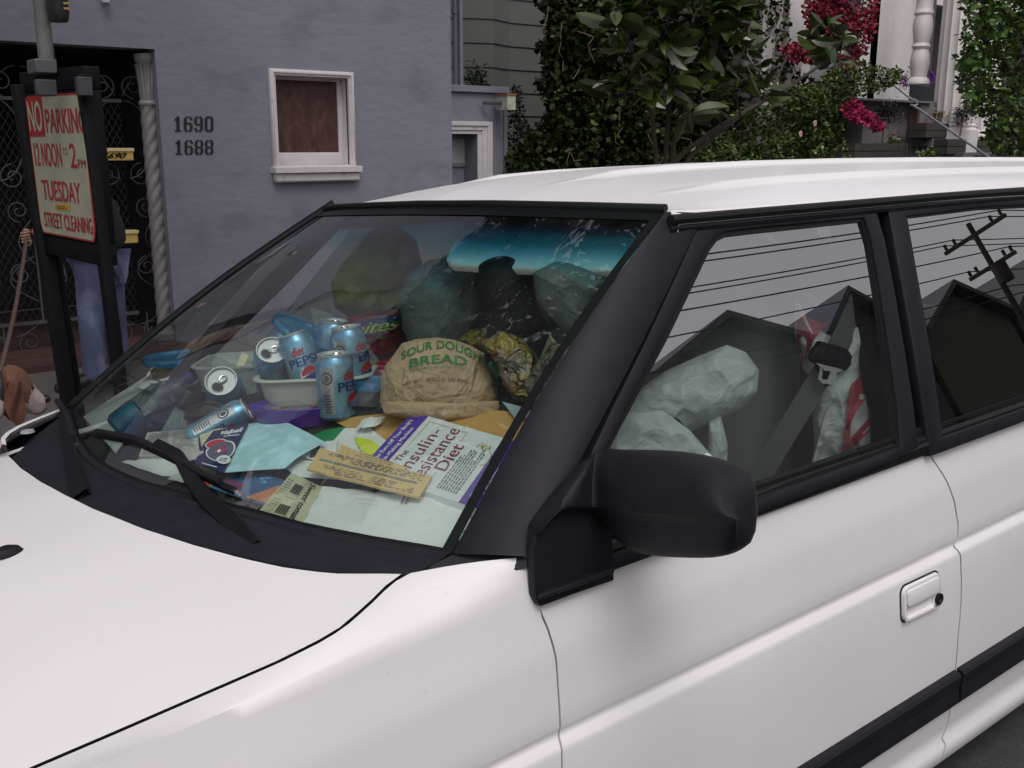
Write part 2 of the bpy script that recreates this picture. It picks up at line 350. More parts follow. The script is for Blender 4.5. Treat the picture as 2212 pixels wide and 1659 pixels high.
for mir in (False, True):
    # near fender: side skin plus top bevel up to the hood line
    mb = MB(); rows = []
    n = 60
    for i in range(n+1):
        u = i/n; xm = XF(-.9)+(.955-XF(-.9))*u; zb = fend_bot(xm) if i < n else -1.53
        row = []
        drop = .175*(min(xm, .79)-.79) if xm < .79 else .0
        xh = min(xm, .79) if xm < .79 else xm
        # top edge: follows hood shut line, then the cowl/pillar curve up to the mirror corner
        for z in sorted(ZS+[-.66, -.72, -.80, -.98, -1.05, -1.15, -1.28], reverse=True):
            if z > -.64: continue
            zz = max(zb, z); x = XF(zz)+(XA(zz)-.004-XF(zz))*u
            # soft crease falls towards the nose
            k = max(0, .96-x); zz2 = zz-.055*k*max(0, min(1, (zz+1.0)/.3)) if zz > -1.0 else zz
            row.append((x, side_y(zz)+.03*max(0, .2-x)**2, zz2))
        row.append((row[-1][0], row[-1][1]+.04, row[-1][2]))
        xt = row[0][0]
        if xt <= shx[-1]: yt = hood_near(xt)-.004; zt = hz(xt, yt)
        else:
            a = np.array((shx[-1], shy[-1]-.003, hz(shx[-1], shy[-1]))); b = np.array(C(1148, 1203, 1, 1.205)); t = (xt-a[0])/(b[0]-a[0]); t = min(1, t)
            P = a+(b-a)*t; yt, zt = P[1], P[2]+.004*math.sin(math.pi*t)
        p1 = row[0]
        top = []
        for t in (0, .12, .3, .5, .7, .88):
            yy = yt+(p1[1]-yt)*t; zz = zt+(p1[2]-zt)*(t*.35+.65*t**2.6)
            top.append((xt, yy, zz))
        row = [(xt, yt+.001, zt-.02)]+top+row
        rows.append(row)
    rows.append([(p[0]-.002, p[1]+.02, p[2]-.001) for p in rows[-1]])
    if mir: rows = [[(p[0], 2*YC-p[1]+.01, p[2]) for p in r] for r in rows]
    mb.grid(rows, paint, flip=not mir); CP(mb, 'fender', sharp=70)
def backing(name, f, mirror=False):  # dark strip behind a door gap, standing in for its shade
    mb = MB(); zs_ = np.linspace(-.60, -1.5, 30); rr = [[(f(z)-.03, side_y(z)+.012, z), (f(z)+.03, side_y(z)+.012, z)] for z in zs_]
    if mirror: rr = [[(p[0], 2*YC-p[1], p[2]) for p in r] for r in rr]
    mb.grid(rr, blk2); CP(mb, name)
for mi_ in (False, True): backing('door_gap_shade', XA, mi_); backing('door_gap_shade', XB, mi_)
mb = MB(); rr = [[(x, hood_near(x)-.02, hz(x, hood_near(x))-.012), (x, hood_near(x)+.02, hz(x, hood_near(x))-.012)] for x in np.linspace(-.6, .80, 50)]; mb.grid(rr, blk2); CP(mb, 'hood_gap_shade')  # dark strip under the hood line, shade of the gap as colour
mb = MB(); mb.grid([[(p[0], 2*YC-p[1]+.01, p[2]) for p in r] for r in rr], blk2); CP(mb, 'hood_gap_shade')
BELT = lambda x: -.655
door = panel(XA, lambda z: XB(z)-.003, lambda x: -.655-.0*x, lambda x: -1.53, name='door')
rear_end = lambda z: 3.28
rdoor = panel(lambda z: XB(z)+.003, lambda z: 3.25-.15*max(0, -z-1.0), lambda x: -.655, lambda x: arch(3.42, .36)(x), name='rear_door')
quarter = panel(lambda z: 3.256-.15*max(0, -z-1.0), lambda z: 4.35, lambda x: -.655, lambda x: arch(3.42, .36)(x), name='rear_quarter', nx=40)
for nm, a, b, bt in (('door', XA, XB, lambda x: -1.53), ('rear_door', XB, lambda z: 3.25, arch(3.42, .36)), ('rear_quarter', lambda z: 3.256, lambda z: 4.35, arch(3.42, .36))):
    panel(lambda z, a=a: a(z)+.004, lambda z, b=b: b(z)-.002, lambda x: -.62, bt, mirror=True, name=nm)
# side moulding
for par, x0, x1 in ((door, 1.2, None), (rdoor, None, 3.2)):
    mb = MB(); rows = []
    for i in range(13):
        u = i/12; row = []
        for z, o in ((-1.238, -.002), (-1.242, .014), (-1.25, .02), (-1.28, .017), (-1.285, .0155), (-1.29, .017), (-1.325, .019), (-1.335, .012), (-1.338, -.002)):
            xa = (XA(z)+.02) if par is door else XB(z)+.006; xb = (XB(z)-.006) if par is door else 3.1
            row.append((xa+(xb-xa)*u, side_y(z)-o, z))
        rows.append(row)
    rows = [[(p[0], p[1]+.02, p[2]) for p in rows[0]]]+rows+[[(p[0], p[1]+.02, p[2]) for p in rows[-1]]]
    mb.grid(rows, blk, flip=True); CP(mb, 'side_molding', par)
# ---- greenhouse side plane
GA, GB = 1.19, .28
def G(px, py, off=0.):
    """point on the leaning window plane, off = outward offset (towards street)"""
    r = cr(px, py); a = GA-off; t = (a+GB*.62)/(r[1]-GB*r[2]); return r*t
def GXZ(x, z, off=0.): return np.array((x, GA+GB*(z+.62)-off, z))
GN = np.array((0, .963, -.27))   # inward
def rs(pts, n):
    """resample a closed loop"""
    P = [np.array(p, float) for p in pts]; P.append(P[0]); d = [0]
    for i in range(len(P)-1): d.append(d[-1]+np.linalg.norm(P[i+1]-P[i]))
    out = []
    for k in range(n):
        s_ = d[-1]*k/n; i = max(j for j in range(len(d)) if d[j] <= s_+1e-9); i = min(i, len(P)-2); t = (s_-d[i])/max(1e-9, d[i+1]-d[i]); out.append(P[i]+(P[i+1]-P[i])*t)
    return out
def rso(pts, n):
    P = [np.array(p, float) for p in pts]; d = [0]
    for i in range(len(P)-1): d.append(d[-1]+np.linalg.norm(P[i+1]-P[i]))
    return [np.array([np.interp(d[-1]*k/(n-1), d, [p[c] for p in P]) for c in range(len(P[0]))]) for k in range(n)]
def strip(mb, A, B, m, thick=None, n=24):
    A = rso(A, n); B = rso(B, n)
    if thick is None: mb.grid([A, B], m)
    else: mb.slab([A, B], thick, m)
    return mb
# window frame of front door
def beltp(px, py, off): return G(px, py, off)
glf = [(1232, 1120), (1300, 988), (1360, 868), (1430, 730), (1500, 590), (1530, 530), (1546, 510), (1570, 499), (1640, 491), (1760, 480), (1868, 470), (1884, 520), (1905, 640), (1925, 770), (1940, 880), (1947, 965), (1880, 990), (1700, 1055), (1600, 1096), (1420, 1165), (1270, 1220), (1225, 1180)]
frf = [(1172, 1240), (1250, 1040), (1315, 900), (1390, 750), (1460, 600), (1500, 510), (1522, 478), (1562, 462), (1640, 456), (1760, 447), (1888, 440), (1912, 520), (1935, 640), (1957, 770), (1974, 880), (1984, 966), (1920, 1000), (1700, 1085), (1600, 1124), (1440, 1190), (1290, 1245), (1172, 1295)]
def to_side(px, py, off=.0):
    """on window plane above the belt, on the door skin below it"""
    P = G(px, py, off)
    return P
mb = MB(); mb.ring([to_side(*p, .004) for p in frf], [to_side(*p, .004) for p in glf], GN*.03, blk)
wf = CP(mb, 'window_frame', door, bevel=.004)
# rubber line round glass
inn = []; cxy = np.mean(glf, 0)
for p in glf: d = np.array(p)-cxy; inn.append(tuple(cxy+d*(1-12/np.linalg.norm(d))))
mb = MB(); mb.ring([to_side(*p, -.002) for p in glf], [to_side(*p, -.002) for p in inn], GN*.012, blk2); CP(mb, 'window_seal', door)
mb = MB(); mb.add([to_side(*p, -.008) for p in glf], [tuple(range(len(glf)))], GS, False); CP(mb, 'window_glass', door)
# belt strip (front door + rear door)
def beltstrip(par, xa, xb, zf=lambda x: -.655):
    mb = MB(); rows = []
    for i in range(17):
        x = xa+(xb-xa)*i/16; row = []
        for dz, o in ((.052, .004), (.048, .014), (.034, .016), (.028, .010), (.022, .010), (.016, .016), (-.004, .014), (-.012, .004)):
            z = zf(x)+dz; yy = side_y(-.655); row.append((x, yy-o+.018*(dz > .03), z))
        rows.append(row)
    rows = [[(p[0], p[1]+.03, p[2]) for p in rows[0]]]+rows+[[(p[0], p[1]+.03, p[2]) for p in rows[-1]]]
    mb.grid(rows, blk2, flip=True); CP(mb, 'belt_strip', par)
beltstrip(door, 1.06, XB(-.655)-.008); beltstrip(rdoor, XB(-.655)+.006, 3.24)
# light highlight lip on top of belt strip
# rear door frame + tinted glass
def XZ(px, py, off=0): P = G(px, py, off); return P
gr_px = [(1955, 467), (2212, 449)]
P1 = G(1955, 467); P2 = G(2212, 449); P3 = G(2034, 945); P4 = G(2212, 885)
zt = P1[2]; zb = P3[2]
rg = [(P3[0], zb), (P1[0], zt)]
xr_t, xr_b = P1[0]+.64, P3[0]+.93
glr = [GXZ(P3[0], zb, .0), GXZ((P3[0]*.6+P1[0]*.4)+.006, zb*.6+zt*.4), GXZ(P1[0], zt), GXZ(P1[0]+.35, zt+.003), GXZ(xr_t, zt-.005), GXZ(xr_t+.13, zt-.17), GXZ(xr_b-.02, zb+.12), GXZ(xr_b, zb)]
Q1 = G(1915, 441, 0); Q3 = G(2003, 960, 0)
frr = [GXZ(Q3[0], zb-.03, .004), GXZ(Q3[0]*.6+Q1[0]*.4+.006, zb*.6+zt*.4, .004), GXZ(Q1[0], Q1[2], .004), GXZ(P1[0]+.35, zt+.04, .004), GXZ(xr_t+.05, zt+.034, .004), GXZ(xr_t+.19, zt-.17, .004), GXZ(xr_b+.03, zb+.10, .004), GXZ(xr_b+.05, zb-.03, .004)]
def tin(loop, k): return [p for p in loop]
glr_f = [p+np.array((0, -.004, 0)) for p in glr]
mb = MB(); mb.ring(frr, glr_f, GN*.03, blk); CP(mb, 'window_frame', rdoor, bevel=.004)
mb = MB(); mb.add([p-np.array((0, -.008, 0)) for p in glr], [tuple(range(len(glr)))], GR, False); CP(mb, 'window_glass', rdoor)
cen = np.mean(glr, 0); inn = [cen+(p-cen)*.975 for p in glr]
mb = MB(); mb.ring([p+np.array((0, .002, 0)) for p in glr], [p+np.array((0, .002, 0)) for p in inn], GN*.012, blk2); CP(mb, 'window_seal', rdoor)
# B pillar dark gap behind the frames, rear pillars
mb = MB()
mb.slab([[GXZ(XB(-.66)-.10, -.66, -.03), GXZ(XB(-.66)+.10, -.66, -.03)], [GXZ(2.04, -.10, -.03), GXZ(2.22, -.10, -.03)]], GN*.05, blk2); CP(mb, 'center_pillar')
mb = MB(); mb.slab([[GXZ(3.19, -.66, .003), GXZ(3.30, -.66, .003)], [GXZ(3.0, -.12, .003), GXZ(3.14, -.12, .003)]], GN*.04, blk); CP(mb, 'rear_pillar')
mb = MB(); mb.slab([[GXZ(3.31, -.66, 0), GXZ(4.12, -.66, 0)], [GXZ(3.15, -.12, 0), GXZ(3.92, -.12, 0)]], GN*.004, GR); CP(mb, 'quarter_glass')
mb = MB(); mb.slab([[GXZ(4.12, -.66, .003), GXZ(4.3, -.66, .003)], [GXZ(3.92, -.10, .003), GXZ(4.1, -.10, .003)]], GN*.04, paint); CP(mb, 'rear_pillar')
# far side greenhouse
def far(p): return np.array((p[0], 2*YC-p[1], p[2]))
mb = MB(); mb.slab([[far(GXZ(1.12, -.62, 0)), far(GXZ(2.02, -.62, 0))], [far(GXZ(1.55, -.13, 0)), far(GXZ(2.0, -.13, 0))]], (0, -.004, 0), GS); CP(mb, 'window_glass')
mb = MB(); mb.slab([[far(GXZ(2.22, -.62, 0)), far(GXZ(3.9, -.62, 0))], [far(GXZ(2.16, -.13, 0)), far(GXZ(3.8, -.13, 0))]], (0, -.004, 0), GR); CP(mb, 'window_glass')
mb = MB(); mb.slab([[far(GXZ(2.03, -.66, 0)), far(GXZ(2.21, -.66, 0))], [far(GXZ(2.01, -.08, 0)), far(GXZ(2.15, -.08, 0))]], (0, -.03, 0), blk); CP(mb, 'center_pillar')
mb = MB(); mb.slab([[far(GXZ(1.10, -.665, -.004)), far(GXZ(4.2, -.665, -.004))], [far(GXZ(1.10, -.61, -.004)), far(GXZ(4.2, -.61, -.004))]], (0, -.03, 0), blk); CP(mb, 'belt_strip')
mb = MB(); mb.slab([[far(GXZ(1.45, -.135, .004)), far(GXZ(4.1, -.135, .004))], [far(GXZ(1.45, -.075, .004)), far(GXZ(4.1, -.075, .004))]], (0, -.03, 0), blk); CP(mb, 'door_frame')
# ---- windshield
top_y = [1.33, 1.5, 1.75, 2.01, 2.3, 2.5, 2.69]; top_x = [1.438, 1.3855, 1.3355, 1.318, 1.340, 1.380, 1.438]; top_z = [-.088, -.081, -.074, -.073, -.078, -.083, -.092]
def top(y): return np.array((np.interp(y, top_y, top_x), y, np.interp(y, top_y, top_z)))
gb_px = [(975, 1200), (900, 1186), (800, 1170), (700, 1150), (650, 1140), (560, 1114), (430, 1082), (300, 1047), (235, 1018), (195, 990), (168, 950), (155, 912), (150, 885)]
gbp = [C(px, py, 2, -.600) for px, py in gb_px]
by = [p[1] for p in gbp]; bx = [p[0] for p in gbp]
def base(y): return np.array((float(np.interp(y, by, bx)), y, -.600))
ya, yb = by[0], by[-1]
NS = 32
baseL = rso([base(ya+(yb-ya)*i/60) for i in range(61)], NS+1)
topL = rso([top(1.345+(2.675-1.345)*i/60) for i in range(61)], NS+1)
def wsp(s_, t):  # s near->far 0..1, t base->top
    a = np.array([np.interp(s_*NS, range(NS+1), [p[c] for p in baseL]) for c in range(3)]); b = np.array([np.interp(s_*NS, range(NS+1), [p[c] for p in topL]) for c in range(3)])
    P = a+(b-a)*t; P[2] += .020*math.sin(math.pi*t); P[0] -= .012*math.sin(math.pi*t); return P
mb = MB(); mb.grid([[wsp(i/NS, j/20) for j in range(21)] for i in range(NS+1)], GW)
ws = CP(mb, 'windshield')
# dark band (frit) inside glass + gasket
mb = MB()
mb.grid([[wsp(i/NS, t)+np.array((-.0015, 0, .0015)) for t in (.972, .985, 1.0)] for i in range(NS+1)], gasket)
mb.grid([[wsp(i/NS, t)+np.array((-.0015, 0, .0015)) for t in (-.012, .012)] for i in range(NS+1)], gasket)
mb.grid([[wsp(s_, j/20)+np.array((-.0015, 0, .0015)) for j in range(21)] for s_ in (0, .012)], gasket)
mb.grid([[wsp(s_, j/20)+np.array((-.0015, 0, .0015)) for j in range(21)] for s_ in (.988, 1.)], gasket)
mb.tube([wsp(i/NS, 1.012)+np.array((0, 0, .004)) for i in range(NS+1)], .009, gasket, 8)
mb.tube([wsp(1.004, j/20)+np.array((-.002, 0, .003)) for j in range(-1, 22)], .011, gasket, 8)
CP(mb, 'rubber_seal', ws)
# ---- A pillars
A_in = [wsp(0, j/16)+np.array((0, -.004, .004)) for j in range(17)]
def lerp(a, b, t): return np.array(a)*(1-t)+np.array(b)*t
Ao_px = [(1156, 1204), (1172, 1170), (1215, 1080), (1255, 990), (1330, 850), (1400, 715), (1460, 590), (1492, 522), (1515, 482), (1545, 462)]
Ao = rso([G(px, py, .006) for px, py in Ao_px], 17)
for mir in (False, True):
    rows = []
    for ji, (a, b) in enumerate(zip(A_in, Ao)):
        row = []
        out = nrm((-.45, -.7, .35))
        for t in (0, .06, .2, .4, .6, .8, .94, 1.0):
            P = lerp(a, b, t)+out*(.016*(1-.85*(ji/16)**4)*math.sin(math.pi*min(1, max(0, t)))**.7)
            row.append(P)
        row = [a+np.array((.01, .02, -.02))]+row+[b+GN*.03]
        rows.append(row)
    if mir: rows = [[far(p) for p in r] for r in rows]
    mb = MB(); mb.grid(rows, blk, flip=not mir); CP(mb, 'windshield_pillar')
# ---- cowl
hr = [p for p in rear]
hr_l = rso([(p[0]+.004, p[1], p[2]-.006) for p in rear if p[1] < 2.9], 33)
cb = rso([(1, 1, 1)]*0+[tuple(p) for p in baseL], 33)
mb = MB(); rows = []
corner = np.array(C(988, 1232, 1, 1.262))
hr_l[0] = np.array(C(900, 1241, 1, 1.30))
for k, (a, b) in enumerate(zip(hr_l, cb)):
    row = []
    for t in (0, .15, .4, .7, .85, .87, .93, 1):
        P = lerp(a, b, t); P[2] += (.004 if t <= .85 else .013)*1.0*math.sin(math.pi*min(.9, t)); row.append(P)
    rows.append([np.array(a)+np.array((-.01, 0, -.03))]+row)
mb.grid(rows, cowlm, flip=True)
# filler between cowl end, fender and pillar
e0 = rows[0]
tri = [C(900, 1241, 1, 1.30), C(985, 1229, 1, 1.27), C(1100, 1216, 1, 1.22), C(1156, 1203, 1, 1.20)]
inn2 = [e0[3], A_in[0], lerp(A_in[0], Ao[0], .5), Ao[0]]
mb.grid([[np.array(p)+np.array((-.01, -.006, -.012)) for p in tri], [np.array(p)+np.array((.002, 0, -.002)) for p in inn2]], cowlm)
exr = [hit(px, py, lambda x, y: -.612) for px, py in [(14, 965), (12, 952), (22, 940), (45, 926), (80, 911), (125, 893), (150, 884)]]
fan = [cb[-1], hr_l[-1]]+[p for p in rear if p[1] >= 2.9]+exr[1:]; mb.add([np.array(p)+np.array((0, 0, -.004)) for p in fan], [(0, k+1, k) for k in range(1, len(fan)-1)], cowlm)
cowl = CP(mb, 'cowl')
mb = MB(); mb.grid([[np.array(p)+np.array((0, 0, .004)) for p in exr], [np.array(p)+np.array((-.006, .018, .004)) for p in exr], [np.array(p)+np.array((-.01, .06, -.03)) for p in exr]], paint); CP(mb, 'fender_lip')
# drain recess at far end and round cap
mb = MB(); P = hit(60, 938, lambda x, y: -.612); mb.lathe([(0, .006), (.016, .006), (.018, 0)], mat('cap_grey', (.28, .28, .3), .5), lambda p: (P[0]+p[0], P[1]+p[1], P[2]+p[2]+.004), 20); CP(mb, 'fastener_cap', cowl)
# ---- wipers (near one lies on the glass, far one at the left end)
def onglass(px, py, h=.012):
    r = cr(px, py)/F; best = None
    lo, hi = .5, 5.
    def below(P):
        y = min(max(P[1], 1.28), 2.9); b = base(y); tt = top(min(max(1.33+(y-ya)/(yb-ya)*1.36, 1.33), 2.69)); t = (P[0]-b[0])/(tt[0]-b[0])
        return P[2] < b[2]+(tt[2]-b[2])*t+.02*math.sin(math.pi*min(1, max(0, t)))+h
    for _ in range(40):
        m = (lo+hi)/2
        if below(r*m): hi = m
        else: lo = m
    return r*lo
def wiper(blade, arm, extra=None):
    root = MB(); P = [onglass(*p, .022+(.05*(1-i/2.) if i < 2 else 0)) for i, p in enumerate(arm)]
    # arm: flat tapered bar
    rows = []
    for i, p in enumerate(P):
        t = P[min(i+1, len(P)-1)]-P[max(i-1, 0)]; t = nrm(t); s_ = nrm(np.cross(t, (-.5, 0, .85))); w_ = .022-.012*i/(len(P)-1)
        rows.append([p-s_*w_, p-s_*w_*.8+np.array((-.004, 0, .008)), p+s_*w_*.8+np.array((-.004, 0, .008)), p+s_*w_])
    root.grid(rows, blk2, smooth=False); root.grid([[q+np.array((.003, 0, -.008)) for q in r] for r in rows], blk2, flip=True)
    o = CP(root, 'wiper_arm')
    b = MB(); B = rso([onglass(*p, .008) for p in blade], 20)
    b.tube(B, .008, blk2, 6); b.tube([p+np.array((-.008, 0, .012)) for p in B[1:-1]], .008, blk, 6)
    for k in (2, 6, 10, 14, 17): b.tube([B[k], B[k]+np.array((-.009, 0, .013))], .006, blk2, 6)
    rows = []
    CP(b, 'wiper_blade', o)
    c = MB(); c.tube([B[-1], B[-1]+(B[-1]-B[-2])*.25], .0045, chrome, 6); CP(c, 'blade_clip', o)
wiper([(208, 940), (300, 957), (390, 1000), (440, 1030), (506, 1061)], [(545, 1190), (500, 1130), (450, 1085), (410, 1030), (385, 985), (340, 960)])
wiper([(128, 870), (150, 905), (165, 960)], [(175, 1075), (160, 1020), (146, 955), (135, 900)])
# ---- roof
yl = [1.322, 1.34, 1.38, 1.44, 1.55, 1.70, 1.85, 2.01]
zl = [-.108, -.088, -.072, -.058, -.038, -.020, -.008, -.002]
yl2 = yl+[2*YC-y for y in yl[::-1][1:]]; zl2 = zl+zl[::-1][1:]
xs = [0, .03, .08, .16, .26, .4, .6, .9, 1.3, 1.8, 2.3, 2.6, 2.72]
rows = []
ribs = (1.50, 1.79, 2.23, 2.52)
yy = sorted(set([round(v, 4) for v in yl2]+[round(v, 4) for v in np.linspace(1.345, 2.675, 50)]+[round(r+o, 4) for r in ribs for o in (-.03, -.018, -.010, 0, .010, .018, .03)]))
for i, xo in enumerate(xs):
    row = []
    for y in yy:
        x0 = float(np.interp(y, top_y, top_x)); z0 = float(np.interp(y, top_y, top_z)); ze = float(np.interp(y, yl2, zl2))
        xx = x0+.012+xo*(3.98-x0)/2.72
        q = (y-YC)/.68
        rise = 1-math.exp(-xo/.22)
        droop = -.012*max(0, (xo-.9)/1.8)**1.5
        z = (z0+.006)+(ze+.010*(1-q**4)*1.0-(z0+.006))*rise*1.0+droop*2.6
        z = z if abs(q) < 1 else min(z, ze)
        if xo >= .4-.3*(0):
            for r in ribs:
                d = abs(y-r)
                if d < .018: z += .010*(math.cos(math.pi*d/.036))*min(1, (xo-.16)/.25 if xo > .16 else 0)
        row.append((xx, y, z))
    rows.append(row)
front = [(p[0]-.003, p[1], p[2]-.014) for p in rows[0]]
rows = [front]+rows+[[(p[0]+.08, p[1], p[2]-.05) for p in rows[-1]]]
mb = MB(); mb.grid(rows, paint)
roof = CP(mb, 'roof')
# drip gutter / black strip along the roof edge + upper body rail
for mir in (False, True):
    mb = MB(); A = []
    for i in range(40):
        t = i/39; x = 1.430+(4.05-1.430)*t; z = -.098-.022*max(0, (x-2.3)/1.8)**1.5
        if x < 1.6: z += -.0*(1.6-x)
        p = np.array((x, 1.325+.0*(z+.1), z)); A.append(far(p) if mir else p)
    mb.tube(A, .010, blk2, 8)
    B = [p+np.array((0, (.006 if not mir else -.006), -.016)) for p in A]; mb.tube(B, .010, blk, 8); CP(mb, 'drip_rail', roof)
mb = MB(); mb.grid([[(p[0]+.02, p[1]*.96+YC*.04, p[2]-.035) for p in r] for r in rows[1:]], mat('headliner', (.10, .10, .095), .9), flip=True); CP(mb, 'headliner', roof)
# ---- interior shell
mb = MB(); mb.box((.5, 1.24, -1.45), (4.25, 2*YC-1.24, -1.40), dashm)
mb.box((.9, 1.235, -1.42), (4.2, 1.262, -.665), dashm); mb.box((.9, 2*YC-1.262, -1.42), (4.2, 2*YC-1.235, -.665), dashm); mb.box((4.2, 1.25, -1.45), (4.25, 2*YC-1.25, -.66), dashm)
mb.box((-.55, 1.34, -1.45), (.55, 2*YC-1.34, -.80), blk2)
CP(mb, 'floor_pan')
mb = MB(); mb.slab([[(4.27, 1.2, -1.5), (4.27, 2.82, -1.5)], [(4.33, 1.2, -.66), (4.33, 2.82, -.66)]], (.04, 0, 0), paint); mb.slab([[(4.31, 1.24, -.655), (4.31, 2.78, -.655)], [(4.06, 1.36, -.12), (4.06, 2.66, -.12)]], (.01, 0, 0), GR); CP(mb, 'tailgate')
mb = MB(); rows = []
for x, z in ((-.72, -.82), (-.80, -.95), (-.82, -1.15), (-.80, -1.4), (-.72, -1.45)): rows.append([(x+.12*((y-YC)/.8)**2, y, z) for y in np.linspace(1.2, 2.82, 13)])
mb.grid(rows, paint); mb.box((-.60, 1.3, -1.3), (-.5, 2.7, -.9), blk2); CP(mb, 'bumper')
for px_ in (1.22, 2.62):
    mb = MB(); mb.box((-.76, px_, -.95), (-.62, px_+.28, -.83), mat('lamp_glass', (.6, .62, .64), .1)); CP(mb, 'headlight', bevel=.01)
def wheel(x, y, s_):
    r = MB(); T = lambda p: (x+p[0], y+s_*p[2], -1.36+p[1])
    r.lathe([(.19, 0), (.27, -.01), (.30, .03), (.30, .16), (.27, .19), (.19, .18)], blk2, T, 40); wo = CP(r, 'tyre')
    r = MB(); r.lathe([(0, .03), (.05, .025), (.06, .04), (.16, .05), (.195, .01), (.2, .0)], chrome, T, 40); CP(r, 'rim', wo)
for x in (.18, 3.42): wheel(x, 1.20, 1); wheel(x, 2.82, -1)
# ---- dashboard: the slope under the rubbish
mb = MB(); rows = []
for i in range(33):
    y = 1.30+(2.76-1.30)*i/32; row = []
    for j in range(21):
        x = xbase(y)-.03+(1.42-xbase(y)+.03)*j/20
        xx = max(x, base(min(max(y, ya), yb))[0]+.004); row.append((xx, y, pile(xx, y)-.004 if xx-xbase(y) > -.06 else pile(xx, y)))
    row += [(row[-1][0]+.02, y, row[-1][2]-.02), (row[-1][0]+.02, y, -1.0)]
    rows.append(row)
mb.grid(rows, dashm); CP(mb, 'dashboard')
# steering wheel
P = D(1115, 868, .02); Cw = P+np.array((.08, -.02, -.15)); ax = nrm((-.55, 0, .83)); e1 = nrm(np.cross((0, 1, 0), ax)); e2 = np.array((0, 1, 0))
mb = MB(); mb.tube([Cw+(e1*math.cos(a)+e2*math.sin(a))*.185 for a in np.linspace(0, 2*math.pi, 49)], .015, blk2, 10, cap=False)
mb.tube([Cw-e2*.18, Cw+e2*.18], .014, blk2, 8); mb.lathe([(0, -.02), (.06, -.02), (.075, .0), (.06, .03), (0, .03)], blk2, lambda p: Cw+e1*p[0]+e2*p[1]-ax*p[2], 20); CP(mb, 'steering_wheel')
# sun visor
vz = [(962, 560), (975, 530), (1000, 500), (1040, 480), (1390, 480), (1398, 500), (1390, 540), (1360, 572), (1320, 584), (1200, 582), (1060, 577), (975, 572)]
vis = []
for px, py in vz:
    dd = 0; r = cr(px, py)/F; P = r*(depc(wsp(max(0, min(1, (1450-px)/760)), .75))+0); gd = depc(onglass(px, py, 0)); vis.append(r*(gd+.10))
mb = MB(); mb.poly(vis, np.array((.012, .006, -.018)), mat('visor_vinyl', (.62, .60, .56), .7, bump=.2, bs=120)); CP(mb, 'sun_visor', bevel=.006)
# mirror
sec = [  # px, top y, crease y, bottom y, bulge
 (1290, 968, 1097, 1112), (1312, 976, 1098, 1135), (1336, 979, 1100, 1175), (1390, 982, 1104, 1205), (1449, 987, 1107, 1209), (1510, 999, 1109, 1211), (1560, 1014, 1110, 1211), (1595, 1035, 1108, 1204), (1613, 1062, 1112, 1190), (1621, 1088, 1118, 1168)]
X0 = C(1300, 1100, 1, 1.155)[0]
mb = MB(); rows = []
for q_ in ((1163, 1135, 1150, 1160, .6), (1200, 1072, 1100, 1112, .8), (1240, 1000, 1092, 1104, 1.)):
    Pt, Pc, Pb = C(q_[0]+(q_[2]-q_[1])*.35, q_[1], 1, 1.172), C(q_[0], q_[2], 1, 1.160), C(q_[0], q_[3], 1, 1.172); ou = np.array((0, -.008*q_[4], 0)); inn_ = np.array((0, .03, 0))
    rows.append([Pt+inn_, Pt+inn_*.4, Pt, lerp(Pt, Pc, .12)+ou, lerp(Pt, Pc, .45)+ou, lerp(Pt, Pc, .8)+ou, Pc+ou, lerp(Pc, Pb, .2), lerp(Pc, Pb, .5), lerp(Pc, Pb, .8), Pb, Pb+inn_*.4, Pb+inn_])
for k, (px, t, c_, b_) in enumerate(sec):
    px = 1262+(px-1262)*.925
    f_ = [0.3, .5, .8, 1, 1, 1, .95, .85, .65, .35][k]
    Pt = C(px, t, 0, X0+.03); Pc = C(px, c_, 0, X0); Pb = C(px, b_, 0, X0+.03)
    fr = np.array((-1., 0, 0))
    row = [Pt+np.array((.085*f_, 0, -.004)), Pt+np.array((.04*f_, 0, .0)), Pt, lerp(Pt, Pc, .12)+fr*.022*f_, lerp(Pt, Pc, .45)+fr*.030*f_, lerp(Pt, Pc, .8)+fr*.025*f_, Pc+fr*.022*f_, lerp(Pc, Pb, .06)+fr*.006*f_, lerp(Pc, Pb, .4)+fr*.010*f_, lerp(Pc, Pb, .8)+fr*.012*f_, Pb, Pb+np.array((.04*f_, 0, 0)), Pb+np.array((.085*f_, 0, .006))]
    rows.append(row)
mb.grid(rows, blk, closed_v=True); mb.add(rows[-1], [tuple(range(len(rows[-1])))], blk); mb.add(rows[0], [tuple(range(len(rows[0])))[::-1]], blk)
mir = CP(mb, 'side_mirror', door, sharp=75, sub=1)
# mirror foot
ft = [(1153, 1195), (1156, 1165), (1168, 1138), (1195, 1108), (1235, 1097), (1280, 1102), (1310, 1130), (1322, 1160), (1325, 1175), (1327, 1255), (1240, 1285), (1168, 1312), (1158, 1290)]
mb = MB(); mb.poly([C(px, py, 1, 1.178) for px, py in ft], (0, .02, 0), blk); 
mb.tube([C(1164, 1290, 1, 1.174), C(1250, 1260, 1, 1.174), C(1324, 1232, 1, 1.174)], .006, blk, 6); CP(mb, 'mirror_base', door, bevel=.004)
mb = MB(); mb.poly([G(px, py, .0)+GN*.01 for px, py in [(1462, 665), (1475, 645), (1490, 655), (1486, 668), (1470, 672)]], GN*.03, blk2); CP(mb, 'lock_knob', door)
